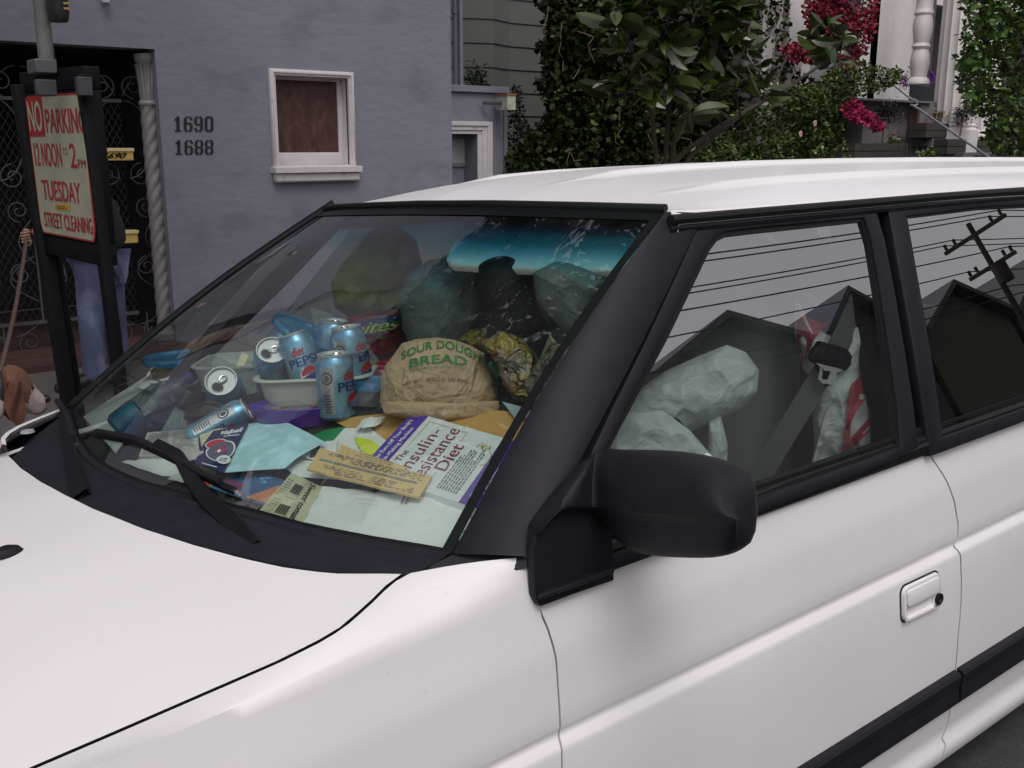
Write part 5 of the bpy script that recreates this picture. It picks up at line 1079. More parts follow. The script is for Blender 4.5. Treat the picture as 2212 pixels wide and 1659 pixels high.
# spiral column
mb = MB(); cx_, cy_ = W(318, 200, 1, 8.64)[0], 8.64; r0 = .056; iron = mat('silver_paint', (.22, .205, .205), .5, var=.2, vs=12, bump=.3, bs=50)
zs_ = np.linspace(.08, 1.98, 150); rows = []
for z in zs_:
    rows.append([(cx_+(r0*(1+.20*abs(math.sin(2.0*(t-z*13)))))*math.cos(t), cy_+(r0*(1+.20*abs(math.sin(2.0*(t-z*13)))))*math.sin(t), z) for t in [2*math.pi*k/36 for k in range(48)]])
mb.grid(rows, iron, closed_v=True)
col = mb.build('spiral_column', props=('silver painted barley twist column with a fluted capital at the right of the gate', 'column'))
def flute(t, k, n=14): return 1+k*abs(math.sin(n*t/2))
mb = MB(); mb.grid([[(cx_+r*flute(t, fk)*math.cos(t), cy_+r*flute(t, fk)*math.sin(t), z) for t in [2*math.pi*k/56 for k in range(56)]] for r, z, fk in [(.056, 1.975, 0), (.074, 1.98, 0), (.078, 1.995, 0), (.072, 2.01, 0), (.058, 2.02, .0), (.056, 2.04, .13), (.060, 2.15, .13), (.070, 2.27, .13), (.080, 2.295, .1), (.066, 2.30, 0), (.078, 2.32, 0), (.086, 2.345, 0), (.086, 2.38, 0), (0, 2.38, 0)]], iron, closed_v=True); part(mb, 'capital', col)
mb = MB(); mb.lathe([(.12, .055), (.12, .10), (.10, .12), (.085, .15), (.07, .16)], iron, lambda p: (cx_+p[0], cy_+p[1], p[2]), 30); part(mb, 'base', col)
# gate
gate = empty('iron_gate', (1, 8.78, .06), None, ('black recessed entrance gate of grey scrolled ironwork and wire mesh', 'gate'))
ir = mat('iron_grey', (.075, .073, .08), .5, var=.2); YG = 8.80
def bar(mb, x0, z0, x1, z1, w_=.010): mb.tube([(x0, YG, z0), (x1, YG, z1)], w_, ir, 6)
def spiral(mb, cx, cz, r, a0, turns, dirn=1, r_=.0055, n=26):
    pts = [(cx+r*(1-.82*k/n)*math.cos(a0+dirn*2*math.pi*turns*k/n), YG, cz+r*(1-.82*k/n)*math.sin(a0+dirn*2*math.pi*turns*k/n)) for k in range(n+1)]; mb.tube(pts, r_, ir, 5); return pts[0]
mb = MB(); zb_, z1_, z2_ = .10, .40, 2.12
xl = -1.1; xr_ = 2.92
zrail = W(262, 679, 1, YG)[2]; ztr = W(240, 218, 1, YG)[2]; zbot = W(120, 765, 1, YG)[2]
for z in (zrail, ztr, zbot): mb.box((xl, YG-.012, z-.014), (xr_, YG+.012, z+.014), ir)
part(mb, 'rail', gate)
mb = MB(); pitch = .50; xsb = [W(205, 400, 1, YG)[0]+.0+pitch*k for k in range(-6, 2)]
for k, x in enumerate(xsb):
    bar(mb, x, ztr, x, zrail)
    if k % 2 == 0: mb.box((x-.24, YG-.012, ztr), (x-.215, YG+.012, gzt), ir)
for x in [W(145, 650, 1, YG)[0]-pitch*k for k in range(5)]+[W(355, 650, 1, YG)[0]-.16]: bar(mb, x, zrail, x, zbot, .008)
part(mb, 'bars', gate)
mb = MB()
def arcp(x, z, s_, h, w_):  # C curve springing from a rail against the bar
    pts = [(x+s_*(.02+w_*math.sin(math.pi*t)**1.0*(.2+.8*t) if False else s_*0+0) , YG, z-h*t) for t in np.linspace(0, 1, 2)]
    pts = []
    for t in np.linspace(0, math.pi, 22): pts.append((x+s_*(.012+w_*(1-math.sin(t))), YG, z-h*(1-math.cos(t))/2))
    return pts
for x in xsb:
    for s_ in (-1, 1):
        mb.tube(arcp(x, ztr, s_, .62, .20), .0055, ir, 5)
        spiral(mb, x+s_*.115, 1.42, .10, math.pi/2, 1.5, -s_); spiral(mb, x+s_*.10, 1.16, .088, -math.pi/2, 1.5, s_)
        mb.tube([(x+s_*(.02+.10*math.sin(t)), YG, 1.08-.34*t/math.pi) for t in np.linspace(0, math.pi, 14)], .0055, ir, 5)
        spiral(mb, x+s_*.13, .66, .085, math.pi/2, 1.4, -s_)
        mb.tube([(x+s_*(.02+.19*math.sin(t)), YG, .80-.36*t/math.pi) for t in np.linspace(0, math.pi, 16)], .0055, ir, 5)
        spiral(mb, x+s_*.115, zbot+.12, .095, -math.pi/2, 1.5, s_); mb.tube([(x+s_*(.02+.2*(t)), YG, zrail-.10*math.sin(t*math.pi/2)) for t in np.linspace(0, 1, 10)], .0055, ir, 5)
        spiral(mb, x+s_*.13, ztr+.12, .10, -math.pi/2, 1.6, s_); mb.tube([(x+s_*(.02+.2*t), YG, ztr+.24-.2*t*t) for t in np.linspace(0, 1, 10)], .0045, ir, 5)
part(mb, 'scrollwork', gate)
mb = MB(); wire = mat('wire_mesh', (.035, .035, .038), .6); sp = .062
z0w, z1w = zbot, ztr; wy = YG+.03; Hh = z1w-z0w
n_ = int((xr_-xl+Hh)/sp)
for k in range(n_):
    xs0 = xl-Hh*.6+k*sp*.9
    for s_ in (-1, 1):
        x0, x1 = (xs0, xs0+Hh*.6) if s_ > 0 else (xs0+Hh*.6, xs0)
        pts = []
        t0, t1 = 0., 1.
        if x1 != x0:
            ta, tb = (xl-x0)/(x1-x0), (xr_-x0)/(x1-x0); t0, t1 = max(0, min(ta, tb)), min(1, max(ta, tb))
        if t1 > t0: mb.tube([(x0+(x1-x0)*t0, wy+.002*s_, z0w+Hh*t0), (x0+(x1-x0)*t1, wy+.002*s_, z0w+Hh*t1)], .0022, wire, 4, cap=False)
part(mb, 'wire_mesh', gate)
# mailboxes
ym = mat('yellow_enamel', (.52, .38, .11), .45, var=.12, vs=14)
def mailbox(px0, px1, py0, py1, lab, txt=None):
    Y = 8.66; A = W(px0, py0, 1, Y); B = W(px1, py1, 1, Y); r = empty('mailbox', (A[0], Y, B[2]), None, (lab, 'mailbox', 'mailboxes on the entrance gate'))
    mb = MB(); mb.box((A[0], Y, B[2]), (B[0], Y+.10, A[2]), ym); mb.box((A[0]+.004, Y-.004, B[2]+.006), (B[0]-.004, Y, B[2]+.012), ym); part(mb, 'box', r, bevel=.004)
    mb = MB(); mb.box((A[0]-.008, Y-.012, A[2]-.022), (B[0]+.008, Y+.10, A[2]+.006), mat('yellow_lid', (.62, .52, .25), .4)); part(mb, 'lid', r, bevel=.004)
    if txt:
        mb = MB(); text(mb, txt, lambda u, v, l=0: W(px0+8+(px1-px0)*.58*u, py1-4-(py1-py0)*.50*v, 1, Y)+np.array((0, -.006, 0)), 0, 0, 1, 1, INK, slant=.2, bold=.03); part(mb, 'lettering', r)
mailbox(214, 289, 322, 347, 'yellow mailbox with black 1690 on the gate, upper one', '1690'); mailbox(258, 299, 501, 525, 'yellow mailbox without number on the gate, lower one')
# ---- addition
Y2 = 9.5; aL, aR = 6.1, W(1092, 300, 1, Y2)[0]; aT = W(1030, 190, 1, Y2)[2]
add = empty('garage_annex', (6.8, Y2, 0), None, ('low blue grey annex with white framed doorway beside the house', 'annex'))
dx1 = W(1030, 300, 1, Y2)[0]; dz1 = W(1000, 290, 1, Y2)[2]
mb = MB(); holes_wall(mb, XE-.1, aR, -.1, aT-.05, Y2, .3, [(5.6+.5, dx1, -.1, dz1)], stucco); mb.grid([[(aR, Y2, -.1), (aR, 14, -.1)], [(aR, Y2, aT), (aR, 14, aT)]], stucco, smooth=False, flip=True); mb.box((XE, Y2, aT-.05), (aR, 14, aT-.02), stucco)
part(mb, 'wall', add)
mb = MB(); mb.box((XE, Y2-.04, aT-.05), (aR+.03, Y2+.1, aT+.02), stucco); mb.box((aR-.035, Y2-.02, -.1), (aR+.015, Y2-.002, aT-.052), stucco); part(mb, 'coping', add, bevel=.004)
mb = MB(); fo = W(1059, 300, 1, Y2)[0]; ft_ = W(1020, 263, 1, Y2)[2]
for w0, w1, y_ in ((0, .35, Y2-.05), (.3, .7, Y2-.035), (.65, 1, Y2-.02)):
    x_a, x_b = fo-(fo-dx1)*w0, fo-(fo-dx1)*w1; z_a, z_b = ft_-(ft_-dz1)*w0, ft_-(ft_-dz1)*w1
    mb.box((x_b, y_, -.05), (x_a, Y2+.0, z_b), white); mb.box((XE-.05, y_-.002, z_b), (x_a, Y2-.001, z_a), white)
part(mb, 'door_frame', add, bevel=.004)
mb = MB(); mb.box((6.1, Y2+.25, -.05), (dx1, Y2+.29, dz1), stucco); A = W(968, 300, 1, Y2+.24); B = W(1008, 352, 1, Y2+.24); dd = part(mb, 'door', add)
mb = MB(); mb.box((A[0]-.2, Y2+.235, B[2]), (B[0], Y2+.249, A[2]), mat('pale_panel', (.42, .41, .40), .6)); mb.ring([(A[0]-.2, Y2+.225, B[2]-.04), (B[0]+.04, Y2+.225, B[2]-.04), (B[0]+.04, Y2+.225, A[2]+.04), (A[0]-.2, Y2+.225, A[2]+.04)], [(A[0]-.16, Y2+.225, B[2]), (B[0], Y2+.225, B[2]), (B[0], Y2+.225, A[2]), (A[0]-.16, Y2+.225, A[2])], (0, .02, 0), stucco); part(mb, 'door_panel', dd)
mb = MB(); P = W(986, 100, 1, 9.9); mb.tube([(P[0], 9.9, aT), (P[0], 9.9, 9)], .04, mat('pipe_grey', (.18, .17, .22), .6), 12); P2_ = W(997, 100, 1, 9.8); mb.box((P2_[0]-.02, 9.8, aT), (P2_[0]+.02, 9.85, 9), stucco); mb.tube([(P[0], 9.9, 3.1), (P[0], 9.9, 3.15)], .05, mat('pipe_grey', (.18, .17, .22), .6), 12)
mb.build('drain_pipe', props=('grey drain pipe rising above the annex roof', 'pipe'))
mb = MB(); A = W(1096, 206, 1, 9.2); B = W(1114, 238, 1, 9.2); mb.box((A[0], 9.2, B[2]), (B[0], 9.4, A[2]), mat('old_white_box', (.42, .43, .36), .7, c2=(.25, .10, .05), c2t=.68)); mb.box((A[0]-.008, 9.19, A[2]), (B[0]+.008, 9.41, A[2]+.02), mat('rust', (.25, .10, .05), .8)); mb.tube([(A[0], 9.3, (A[2]+B[2])/2), (A[0]-.15, 9.45, (A[2]+B[2])/2)], .02, ir, 6); mb.build('planter_box', props=('small white box with a rusty rim fixed to the annex corner', 'box'))
# ---- grey shingled house
shg = mat('grey_shingle', (.125, .13, .12), .9, var=.2, vs=14, streak=(14, 14, 1), bump=.5, bs=30)
gh = empty('grey_house', (9, 11.5, 0), None, ('dark grey house with wide lapped siding behind the annex', 'house'))
mb = MB()
pts = [(6.3, 12.6), (W(1066, 100, 1, 11.5)[0], 11.5), (W(1099, 100, 1, 11.7)[0], 11.7), (12.5, 11.7), (16, 11.7)]
zc = -.1; step = .31
while zc < 7:
    for (x0, y0), (x1, y1) in zip(pts, pts[1:]):
        mb.add([(x0, y0-.016, zc), (x1, y1-.016, zc), (x1, y1, zc+step), (x0, y0, zc+step)], [(0, 1, 2, 3)], shg, False); mb.add([(x0, y0, zc), (x1, y1, zc), (x1, y1-.016, zc), (x0, y0-.016, zc)], [(0, 1, 2, 3)], shg, False)
    zc += step
mb.grid([[(p[0], p[1]+.03, -.1) for p in pts], [(p[0], p[1]+.03, 7) for p in pts]], shg, smooth=False); mb.box((6.2, 12, 7), (16.2, 16, 7.2), shg)
part(mb, 'siding', gh)
# ---- sign post
pb = mat('black_painted_wood', (.003, .003, .004), .6, spec=.15, var=.3, vs=10, bump=.2, bs=40)
sp_ = empty('street_sign_frame', (.97, 3.4, 0), None, ('black wooden frame on two posts holding a street cleaning sign by the kerb', 'sign'))
def lean(p0, p1, z): t = (z-p1[2])/(p0[2]-p1[2]); return p1+(p0-p1)*t
nT, nB = W(176, 168, 1, 3.35), W(243, 700, 1, 3.35); fT, fB = W(42, 190, 1, 3.68), W(122, 700, 1, 3.68)
def post(a, b, wx, wy, z0, z1, m, name, par):
    mb = MB(); rows = []
    for z in (z0, z1):
        c = lean(a, b, z); rows.append([(c[0]-wx, c[1]-wy, z), (c[0]+wx, c[1]-wy, z), (c[0]+wx, c[1]+wy, z), (c[0]-wx, c[1]+wy, z)])
    mb.grid(rows, m, closed_v=True, smooth=False); mb.add(rows[1], [(0, 1, 2, 3)], m, False); return part(mb, name, par, bevel=.004)
post(nT, nB, .017, .026, -.05, nT[2]+.01, pb, 'post', sp_); post(fT, fB, .022, .028, -.05, fT[2]+.01, pb, 'post', sp_)
def SQ(u, v, l=0):
    TL, BL, TR, BR = W(55, 208, 1, 3.65), W(92, 503, 1, 3.65), W(160, 201, 1, 3.38), W(193, 522, 1, 3.38)
    P = lerp(lerp(BL, BR, u/.93), lerp(TL, TR, u/.93), v); return P+np.array((-l, 0, 0))
def railb(v0, v1, name):
    mb = MB(); 
    for dx in (0,):
        q = [SQ(-.10, v0, -.002), SQ(1.12, v0, -.002), SQ(1.12, v1, -.002), SQ(-.10, v1, -.002)]; mb.poly(q, (.05, 0, 0), pb)
    part(mb, name, sp_, bevel=.004)
railb(1.02, 1.17, 'top_rail'); railb(-.16, -.015, 'bottom_rail'); railb(-.014, 1.019, 'back_board')
gs_ = mat('grey_steel', (.035, .035, .040), .6, var=.3, vs=14)
mb = MB()
for q in ((72, 128, 172, 208), (160, 205, 166, 208)):
    A, B = W(q[0]+6, q[2], 1, 3.42 if q[0] < 100 else 3.30), W(q[1]-6, q[3], 1, 3.42 if q[0] < 100 else 3.30); mb.box((A[0]-.004, A[1]-.015, B[2]), (B[0]+.0, A[1]+.015, A[2]), gs_)
part(mb, 'bracket', sp_, bevel=.003)
scream = mat('sign_enamel', (.27, .27, .195), .5, var=.16, vs=9, c2=(.22, .22, .17), c2t=.66, c2s=9); sred = mat('sign_red', (.24, .012, .014), .5, var=.2)
mb = MB(); mb.poly([SQ(u, v, .003) for u, v in rrect(-.0, -.0, 1.08, 1.0, .06)], (.002, 0, 0), sred); mb.poly([SQ(u, v, .0040) for u, v in rrect(.02, .012, 1.06, .985, .05)], (.0008, 0, 0), scream); sg = part(mb, 'sign_panel', sp_)
mb = MB(); f_ = lambda u, v, l=0: SQ(u, v, .0058+l); g_ = lambda u, v, l=0: SQ(u, v, .0070+l)
mb.poly([f_(.02, .71), f_(.34, .71), f_(.34, .985), f_(.02, .985)], (.0004, 0, 0), sred)
text(mb, 'NO', g_, .05, .745, .31, .955, scream, bold=.03); text(mb, 'PARKING', f_, .37, .735, 1.10, .90, sred, bold=.012)
text(mb, '12 NOON', f_, .07, .50, .60, .665, sred, bold=.012); text(mb, 'TO', f_, .63, .585, .73, .635, sred); text(mb, '2', f_, .76, .50, .88, .665, sred, bold=.02); text(mb, 'PM', f_, .90, .50, 1.04, .56, sred, bold=.01)
text(mb, 'TUESDAY', f_, .14, .255, .88, .40, sred, bold=.012); text(mb, 'STREET CLEANING', f_, .11, .055, 1.05, .165, sred, bold=.006)
mb.poly([f_(.36, .195), f_(.66, .195), f_(.66, .238), f_(.36, .238)], (.0004, 0, 0), mat('sticker_yellow', (.36, .22, .02), .6))
rectd(mb, g_, .40, .205, .62, .210, INK, 1); rectd(mb, g_, .40, .219, .58, .224, INK, 1); part(mb, 'lettering', sg)
# steel pole with meter head
pole = empty('parking_meter', (1.0, 3.5, 0), None, ('weathered grey steel pole with a dark meter head behind the sign frame', 'parking meter'))
stl = mat('weathered_steel', (.10, .105, .10), .6, var=.3, vs=8, c2=(.34, .34, .36), c2t=.72, c2s=9, bump=.2)
YP = 3.50; pa, pb2 = W(84, -40, 1, YP), W(102, 150, 1, YP); pr = (W(125, 130, 1, YP)[0]-W(79, 130, 1, YP)[0])*.37
mb = MB(); mb.tube([lean(pa, pb2, 3.0), lean(pa, pb2, 1.92)], pr, stl, 22); mb.tube([lean(pa, pb2, 1.93), lean(fT, fB, 1.80)+np.array((.035, .01, 0)), lean(fT, fB, -.03)+np.array((.035, .01, 0))], .016, pb, 12); part(mb, 'pole', pole)
mb = MB(); A, B = W(72, 126, 1, YP-.05), W(137, 160, 1, YP-.05); mb.box((A[0]+.004, YP-.05, B[2]), (B[0]-.016, YP+.05, A[2]), mat('collar_steel', (.075, .075, .078), .6, var=.25)); part(mb, 'collar', pole, bevel=.004)
mb = MB(); YM2 = 3.40; A = W(112, 0, 1, YM2); B = W(150, 44, 1, YM2); rows = []; cxm = (A[0]+B[0])/2+.005
for z, k in ((B[2]-.002, .78), (B[2]+.004, .9), (B[2]+.02, 1), (B[2]+.25, 1), (B[2]+.33, .8), (B[2]+.36, .3)): rows.append([(cxm+.030*k*math.cos(t), YM2+.045+.045*k*math.sin(t), z) for t in np.linspace(0, 2*math.pi, 24, endpoint=False)])
mb.grid(rows, mat('meter_housing', (.010, .008, .010), .5), closed_v=True); mb.add(rows[0], [tuple(range(24))[::-1]], MATS['meter_housing']); hdm = part(mb, 'meter_head', pole)
mb = MB()
for k, zz in enumerate((.03, .045, .06)): mb.box((cxm+.004, YM2-.003, B[2]+zz), (cxm+.020, YM2+.003, B[2]+zz+.006), mat('brass', (.30, .20, .07), .4))
part(mb, 'plate_print', hdm)
# ---- person
def skin(name, V_, E_, R_, m, parent, sub=2):
    me = bpy.data.meshes.new(name); off = OFF.get(parent.name, (0, 0, 0)) if parent else (0, 0, 0)
    me.from_pydata([tuple(np.array(v)-np.array(off)) for v in V_], E_, []); ob = bpy.data.objects.new(name, me); COL.objects.link(ob); ob.parent = parent; OFF[ob.name] = off
    d = ob.modifiers.new('skin', 'SKIN'); d.use_smooth_shade = True
    sk = me.skin_vertices[0].data
    for i, r in enumerate(R_): sk[i].radius = r if isinstance(r, tuple) else (r, r)
    sk[0].use_root = True
    d = ob.modifiers.new('sub', 'SUBSURF'); d.levels = sub; d.render_levels = sub; me.materials.append(m); return ob
skinm = mat('skin', (.42, .22, .16), .5); PY0 = 7.05
def PP(px, py, dy=0): P = W(px, py, 1, PY0+dy); return P
person = empty('person', (2.0, PY0, .0), None, ('person in dark jacket and blue jeans walking a dog, half hidden by the sign frame', 'person'))
hip = PP(216, 545); neck = PP(172, 372); head = PP(160, 330)
hipL, hipR = PP(200, 575, -.08), PP(228, 575, .09)
kL, aL_, fL = PP(196, 690, -.10), PP(203, 800, -.11), PP(160, 826, -.12)
kR, aR_, fR = PP(246, 690, .10), PP(258, 790, .14), PP(228, 818, .12)
shL, elL, haL = PP(176, 395, -.17), PP(118, 470, -.18), PP(68, 508, -.17)
shR, elR, haR = PP(184, 395, .17), PP(222, 470, .22), PP(196, 545, .24)
chest = PP(196, 430)
dn_ = np.array((0, 0, -.04)); skin('body', [hip, chest, neck, head, head+np.array((0, 0, .09)), hipL, kL, aL_, lerp(aL_, fL, .4)+dn_, hipR, kR, aR_, lerp(aR_, fR, .4)+dn_, shL, elL, haL, shR, elR, haR], [(0, 1), (1, 2), (2, 3), (3, 4), (0, 5), (5, 6), (6, 7), (7, 8), (0, 9), (9, 10), (10, 11), (11, 12), (1, 13), (13, 14), (14, 15), (1, 16), (16, 17), (17, 18)], [.11, .12, .055, .088, .07, .075, .05, .035, .03, .075, .05, .035, .03, .05, .035, .026, .05, .035, .026], skinm, person)
jeans = mat('blue_denim', (.07, .08, .15), .85, var=.35, vs=7, bump=2.5, bs=9, c2=(.14, .155, .24), c2t=.55, c2s=6, streak=(1, 1, .5))
def jl(h, k, a): return [h, lerp(h, k, .5), k, lerp(k, a, .55), a+np.array((0, 0, -.02)), a+np.array((0, 0, -.085))]
J = [hip]+jl(hipL, kL, aL_)+jl(hipR, kR, aR_); skin('jeans', J, [(0, 1), (1, 2), (2, 3), (3, 4), (4, 5), (5, 6), (0, 7), (7, 8), (8, 9), (9, 10), (10, 11), (11, 12)], [.15, .125, .105, .088, .080, .078, .082, .125, .105, .088, .08, .078, .082], jeans, person)
jk = mat('dark_jacket', (.014, .014, .018), .85, bump=.4, bs=20)
skin('jacket', [hip+np.array((0.0, 0, -.03)), lerp(hip, chest, .45), chest, lerp(chest, neck, .75), shL, elL, lerp(elL, haL, .8), shR, elR, lerp(elR, haR, .8)], [(0, 1), (1, 2), (2, 3), (2, 4), (4, 5), (5, 6), (2, 7), (7, 8), (8, 9)], [(.20, .20), (.20, .20), (.19, .2), .09, .085, .065, .05, .085, .065, .05], jk, person)
skin('hair', [head+np.array((.02, 0, .03)), head+np.array((.01, 0, .10)), head+np.array((.05, 0, -.02))], [(0, 1), (0, 2)], [.098, .06, .06], mat('brown_hair', (.04, .025, .015), .8), person)
for a_, f_t in ((aL_, fL), (aR_, fR)):
    t = nrm((f_t-a_)*np.array((1, 1, 0))); z0 = f_t[2]
    skin('shoe', [a_+np.array((.02, 0, -.035)), lerp(a_, f_t, .5)-np.array((0, 0, .035)), f_t+t*.04-np.array((0, 0, .02)), f_t+t*.13-np.array((0, 0, .03))], [(0, 1), (1, 2), (2, 3)], [.06, .052, .048, .032], mat('black_shoe', (.01, .009, .009), .5), person)
# hand with fingers round the leash handle
for k in range(4):
    o_ = np.array((0, -.02+.0+.0*k, .022-.018*k)); b = haL+np.array((-.015, -.012, 0))+o_; skin('finger', [b, b+np.array((-.035, -.012, -.004)), b+np.array((-.05, .012, -.008)), b+np.array((-.032, .028, -.008))], [(0, 1), (1, 2), (2, 3)], [.0095, .009, .008, .007], skinm, person, 1)
b = haL+np.array((-.01, -.01, .02)); skin('thumb', [b, b+np.array((-.02, -.03, .016)), b+np.array((-.045, -.025, .012))], [(0, 1), (1, 2)], [.011, .01, .008], skinm, person, 1)
# ---- dog (basset) : only its head reaches into the picture
DY = 5.9
def DP(px, py, dy=0): return W(px, py, 1, DY+dy)
dog = empty('dog', (.9, DY, 0), None, ('tan and white long eared hound on a leash, looking right', 'dog'))
tan = mat('tan_fur', (.15, .068, .040), .85, var=.3, vs=16, bump=.6, bs=120); wf_ = mat('white_fur', (.42, .34, .32), .85, var=.2, vs=10, bump=.6, bs=120); nosem = mat('dog_nose', (.008, .007, .008), .35)
# head: sections from back of skull to nose, in px (x, top, bottom) and half width in m
HS = [(2, 806, 868, .050), (12, 793, 872, .075), (24, 787, 880, .085), (38, 788, 890, .084), (52, 794, 893, .078), (62, 803, 896, .066), (70, 818, 898, .056), (79, 834, 899, .050), (88, 846, 893, .042), (95, 853, 884, .030)]
HS = [tuple(float(np.interp(q, range(len(HS)), [h[c] for h in HS])) for c in range(4)) for q in np.linspace(0, len(HS)-1, 37)]
mb = MB(); rows = []
for px, t_, b_, hw in HS:
    A, B = DP(px, t_), DP(px, b_); c_ = (A+B)/2; hh = (A[2]-B[2])/2
    rows.append([(c_[0], DY+hw*math.sin(q)*(1 if math.cos(q) > -.2 else .85), c_[2]+hh*math.cos(q)) for q in [2*math.pi*k/24 for k in range(24)]])
k0 = mb.grid(rows, tan, closed_v=True); mb.add(rows[-1], [tuple(range(24))], wf_)
# white blaze and muzzle
mi_w = mb.mi(wf_)
for fi, f in enumerate(mb.f):
    c_ = np.mean([mb.v[i] for i in f], 0); pxr = (c_[0]-DP(2, 840)[0])/(DP(95, 840)[0]-DP(2, 840)[0])
    pxr += .05*mnoise.noise(Vector(c_*30)); zr_ = (c_[2]-DP(50, 850)[2])/.06
    if pxr > .62+.16*max(-1, min(1, zr_)): mb.m[fi] = mi_w
headm = mb
# body: continuous skin behind, out of the frame
nk = DP(4, 850); Zs = 0
bodyv = [nk+np.array((.02, 0, 0)), np.array((nk[0]-.10, DY, .34)), np.array((nk[0]-.30, DY, .29)), np.array((nk[0]-.62, DY, .30)), np.array((nk[0]-.86, DY, .31)), np.array((nk[0]-1.02, DY, .40)), np.array((nk[0]-1.12, DY, .50))]
leg_s = []
V_ = list(bodyv); E_ = [(i, i+1) for i in range(6)]; R_ = [.075, .115, .135, .115, .10, .03, .015]
for bx_, sy in ((1, -1), (1, 1), (4, -1), (4, 1)):
    b = V_[bx_]; i0 = len(V_)
    if bx_ == 1: pts_ = [b+np.array((-.04, sy*.10, -.13)), b+np.array((-.06, sy*.11, -.24)), b+np.array((-.03, sy*.11, -.315)), b+np.array((.02, sy*.11, -.322))]
    else: pts_ = [b+np.array((.05, sy*.09, -.10)), b+np.array((-.06, sy*.10, -.20)), b+np.array((-.03, sy*.10, -.285)), b+np.array((.03, sy*.10, -.29))]
    V_ += pts_; E_ += [(bx_, i0), (i0, i0+1), (i0+1, i0+2), (i0+2, i0+3)]; R_ += [.055, .036, .034, .026]
skin('body', V_, E_, R_, wf_, dog)
hd_ = headm.build('head', dog, sub=1)
for sy in (-1, 1):
    mb = MB(); top_ = DP(24, 822); rows = []
    for t in np.linspace(0, 1, 14):
        cx_ = lerp(DP(22, 822), DP(32, 915), t)[0]-.01*math.sin(t*3); cz_ = lerp(DP(22, 822), DP(32, 915), t)[2]; w2 = (.026+.026*math.sin(math.pi*min(1, t*.9+.05)))*(1 if t < .8 else (1-(t-.8)*3))
        rows.append([(cx_+w2*u, DY+sy*(.088+.015*t+.018*math.sin(u*3+t*6)), cz_+.01*u*u) for u in np.linspace(-1, 1, 9)])
    mb.slab(rows, (0, -sy*.012, 0), mat('ear_fur', (.11, .042, .024), .85, var=.3, vs=12, bump=.6, bs=100)); part(mb, 'ear', dog, sub=1)
mb = MB(); c_ = DP(100, 862); mb.lathe([(0, -.030), (.02, -.024), (.028, -.008), (.026, .008), (.015, .02), (0, .024)], nosem, lambda p: (c_[0]+p[2], DY+p[0]*.9, c_[2]+p[1]*.8), 16); part(mb, 'nose', dog)
for sy in (-1, 1):
    mb = MB(); c_ = DP(66, 834); mb.lathe([(0, -.008), (.006, -.004), (.008, 0), (.006, .004), (0, .008)], nosem, lambda p: (c_[0]+p[0], DY+sy*.053+p[2], c_[2]+p[1]), 14); part(mb, 'eye', dog)
mb = MB(); a_, b_ = DP(70, 890), DP(100, 882); mb.tube([(lerp(a_, b_, t)[0], DY-.052+.04*t*t, lerp(a_, b_, t)[2]-.006*math.sin(t*3)) for t in np.linspace(0, 1, 8)], .003, nosem, 5); part(mb, 'mouth', dog)
mb = MB(); c_ = DP(2, 838); mb.tube([(c_[0]+.02*math.cos(t), DY+.088*math.cos(t), c_[2]+.085*math.sin(t)) for t in np.linspace(0, 2*math.pi, 24)], .012, mat('collar_web', (.03, .03, .035), .5), 8); part(mb, 'collar', dog)
mb = MB(); A = haL+np.array((-.03, -.02, 0)); Bp = np.array(c_)+np.array((0, -.02, .09)); pts_ = [lerp(A, Bp, t)+np.array((0, 0, -.05*math.sin(math.pi*t))) for t in np.linspace(0, 1, 24)]
mb.tube(pts_, [.012]*24, mat('leash_web', (.10, .065, .05), .8, var=.3, vs=40), 6); lo_ = mb.build('leash', props=('brown woven dog leash hanging from the hand to the collar', 'leash'))
mb = MB(); mb.tube([A+np.array((.02*math.cos(t), 0, -.03+.03*math.sin(t))) for t in np.linspace(0, 2*math.pi, 16)], .006, chrome, 6); mb.tube([A+np.array((-.01, 0, -.05)), A+np.array((-.03, 0, -.11))], .010, chrome, 8); part(mb, 'clasp', lo_)
# ---- foliage
def leaves(mb, P, size, m, curl=.25, wid=.45, up=.35, dirs=None, big=False, droop=0):
    n = len(P); P = np.array(P)
    d = rng.normal(size=(n, 3)); d[:, 2] = d[:, 2]*.6+up*.3-droop
    if dirs is not None: d = d*.5+np.array(dirs)*1.4
    d /= np.linalg.norm(d, axis=1)[:, None]; r = rng.normal(size=(n, 3)); r[:, 2] += up*2.; s_ = np.cross(d, r); s_ /= np.linalg.norm(s_, axis=1)[:, None]; nn = np.cross(s_, d)
    L_ = size*(rng.uniform(.6, 1.25, n))[:, None]; w_ = L_*wid/1.
    if big:
        sec_ = [(0, 0), (.10, .22), (.28, .43), (.52, .5), (.76, .40), (.92, .20), (1.0, .02)]; cols = []
        for t, hw in sec_:
            c_ = P+d*L_*t-nn*L_*curl*(t*t*.8)
            for q in (-1, 0, 1): cols.append(c_+s_*w_*hw*q*(1 if True else 0)+nn*L_*(curl*.28*hw*2*abs(q)))
        V = np.stack(cols, 1).reshape(-1, 3); k = 21
        F_ = [(a*3+b, a*3+b+1, a*3+b+4, a*3+b+3) for a in range(6) for b in (0, 1)]
    else:
        V = np.stack([P, P+d*L_*.5-s_*w_*.5+nn*L_*curl*.3, P+d*L_, P+d*L_*.5+s_*w_*.5+nn*L_*curl*.3], 1).reshape(-1, 3); F_ = [(0, 2, 1), (0, 3, 2)]; k = 4
    o = len(mb.v); mi = mb.mi(m); mb.v += [tuple(v) for v in V.tolist()]
    for i in range(n):
        for f in F_: mb.f.append(tuple(o+i*k+q for q in f)); mb.m.append(mi); mb.sm.append(True)
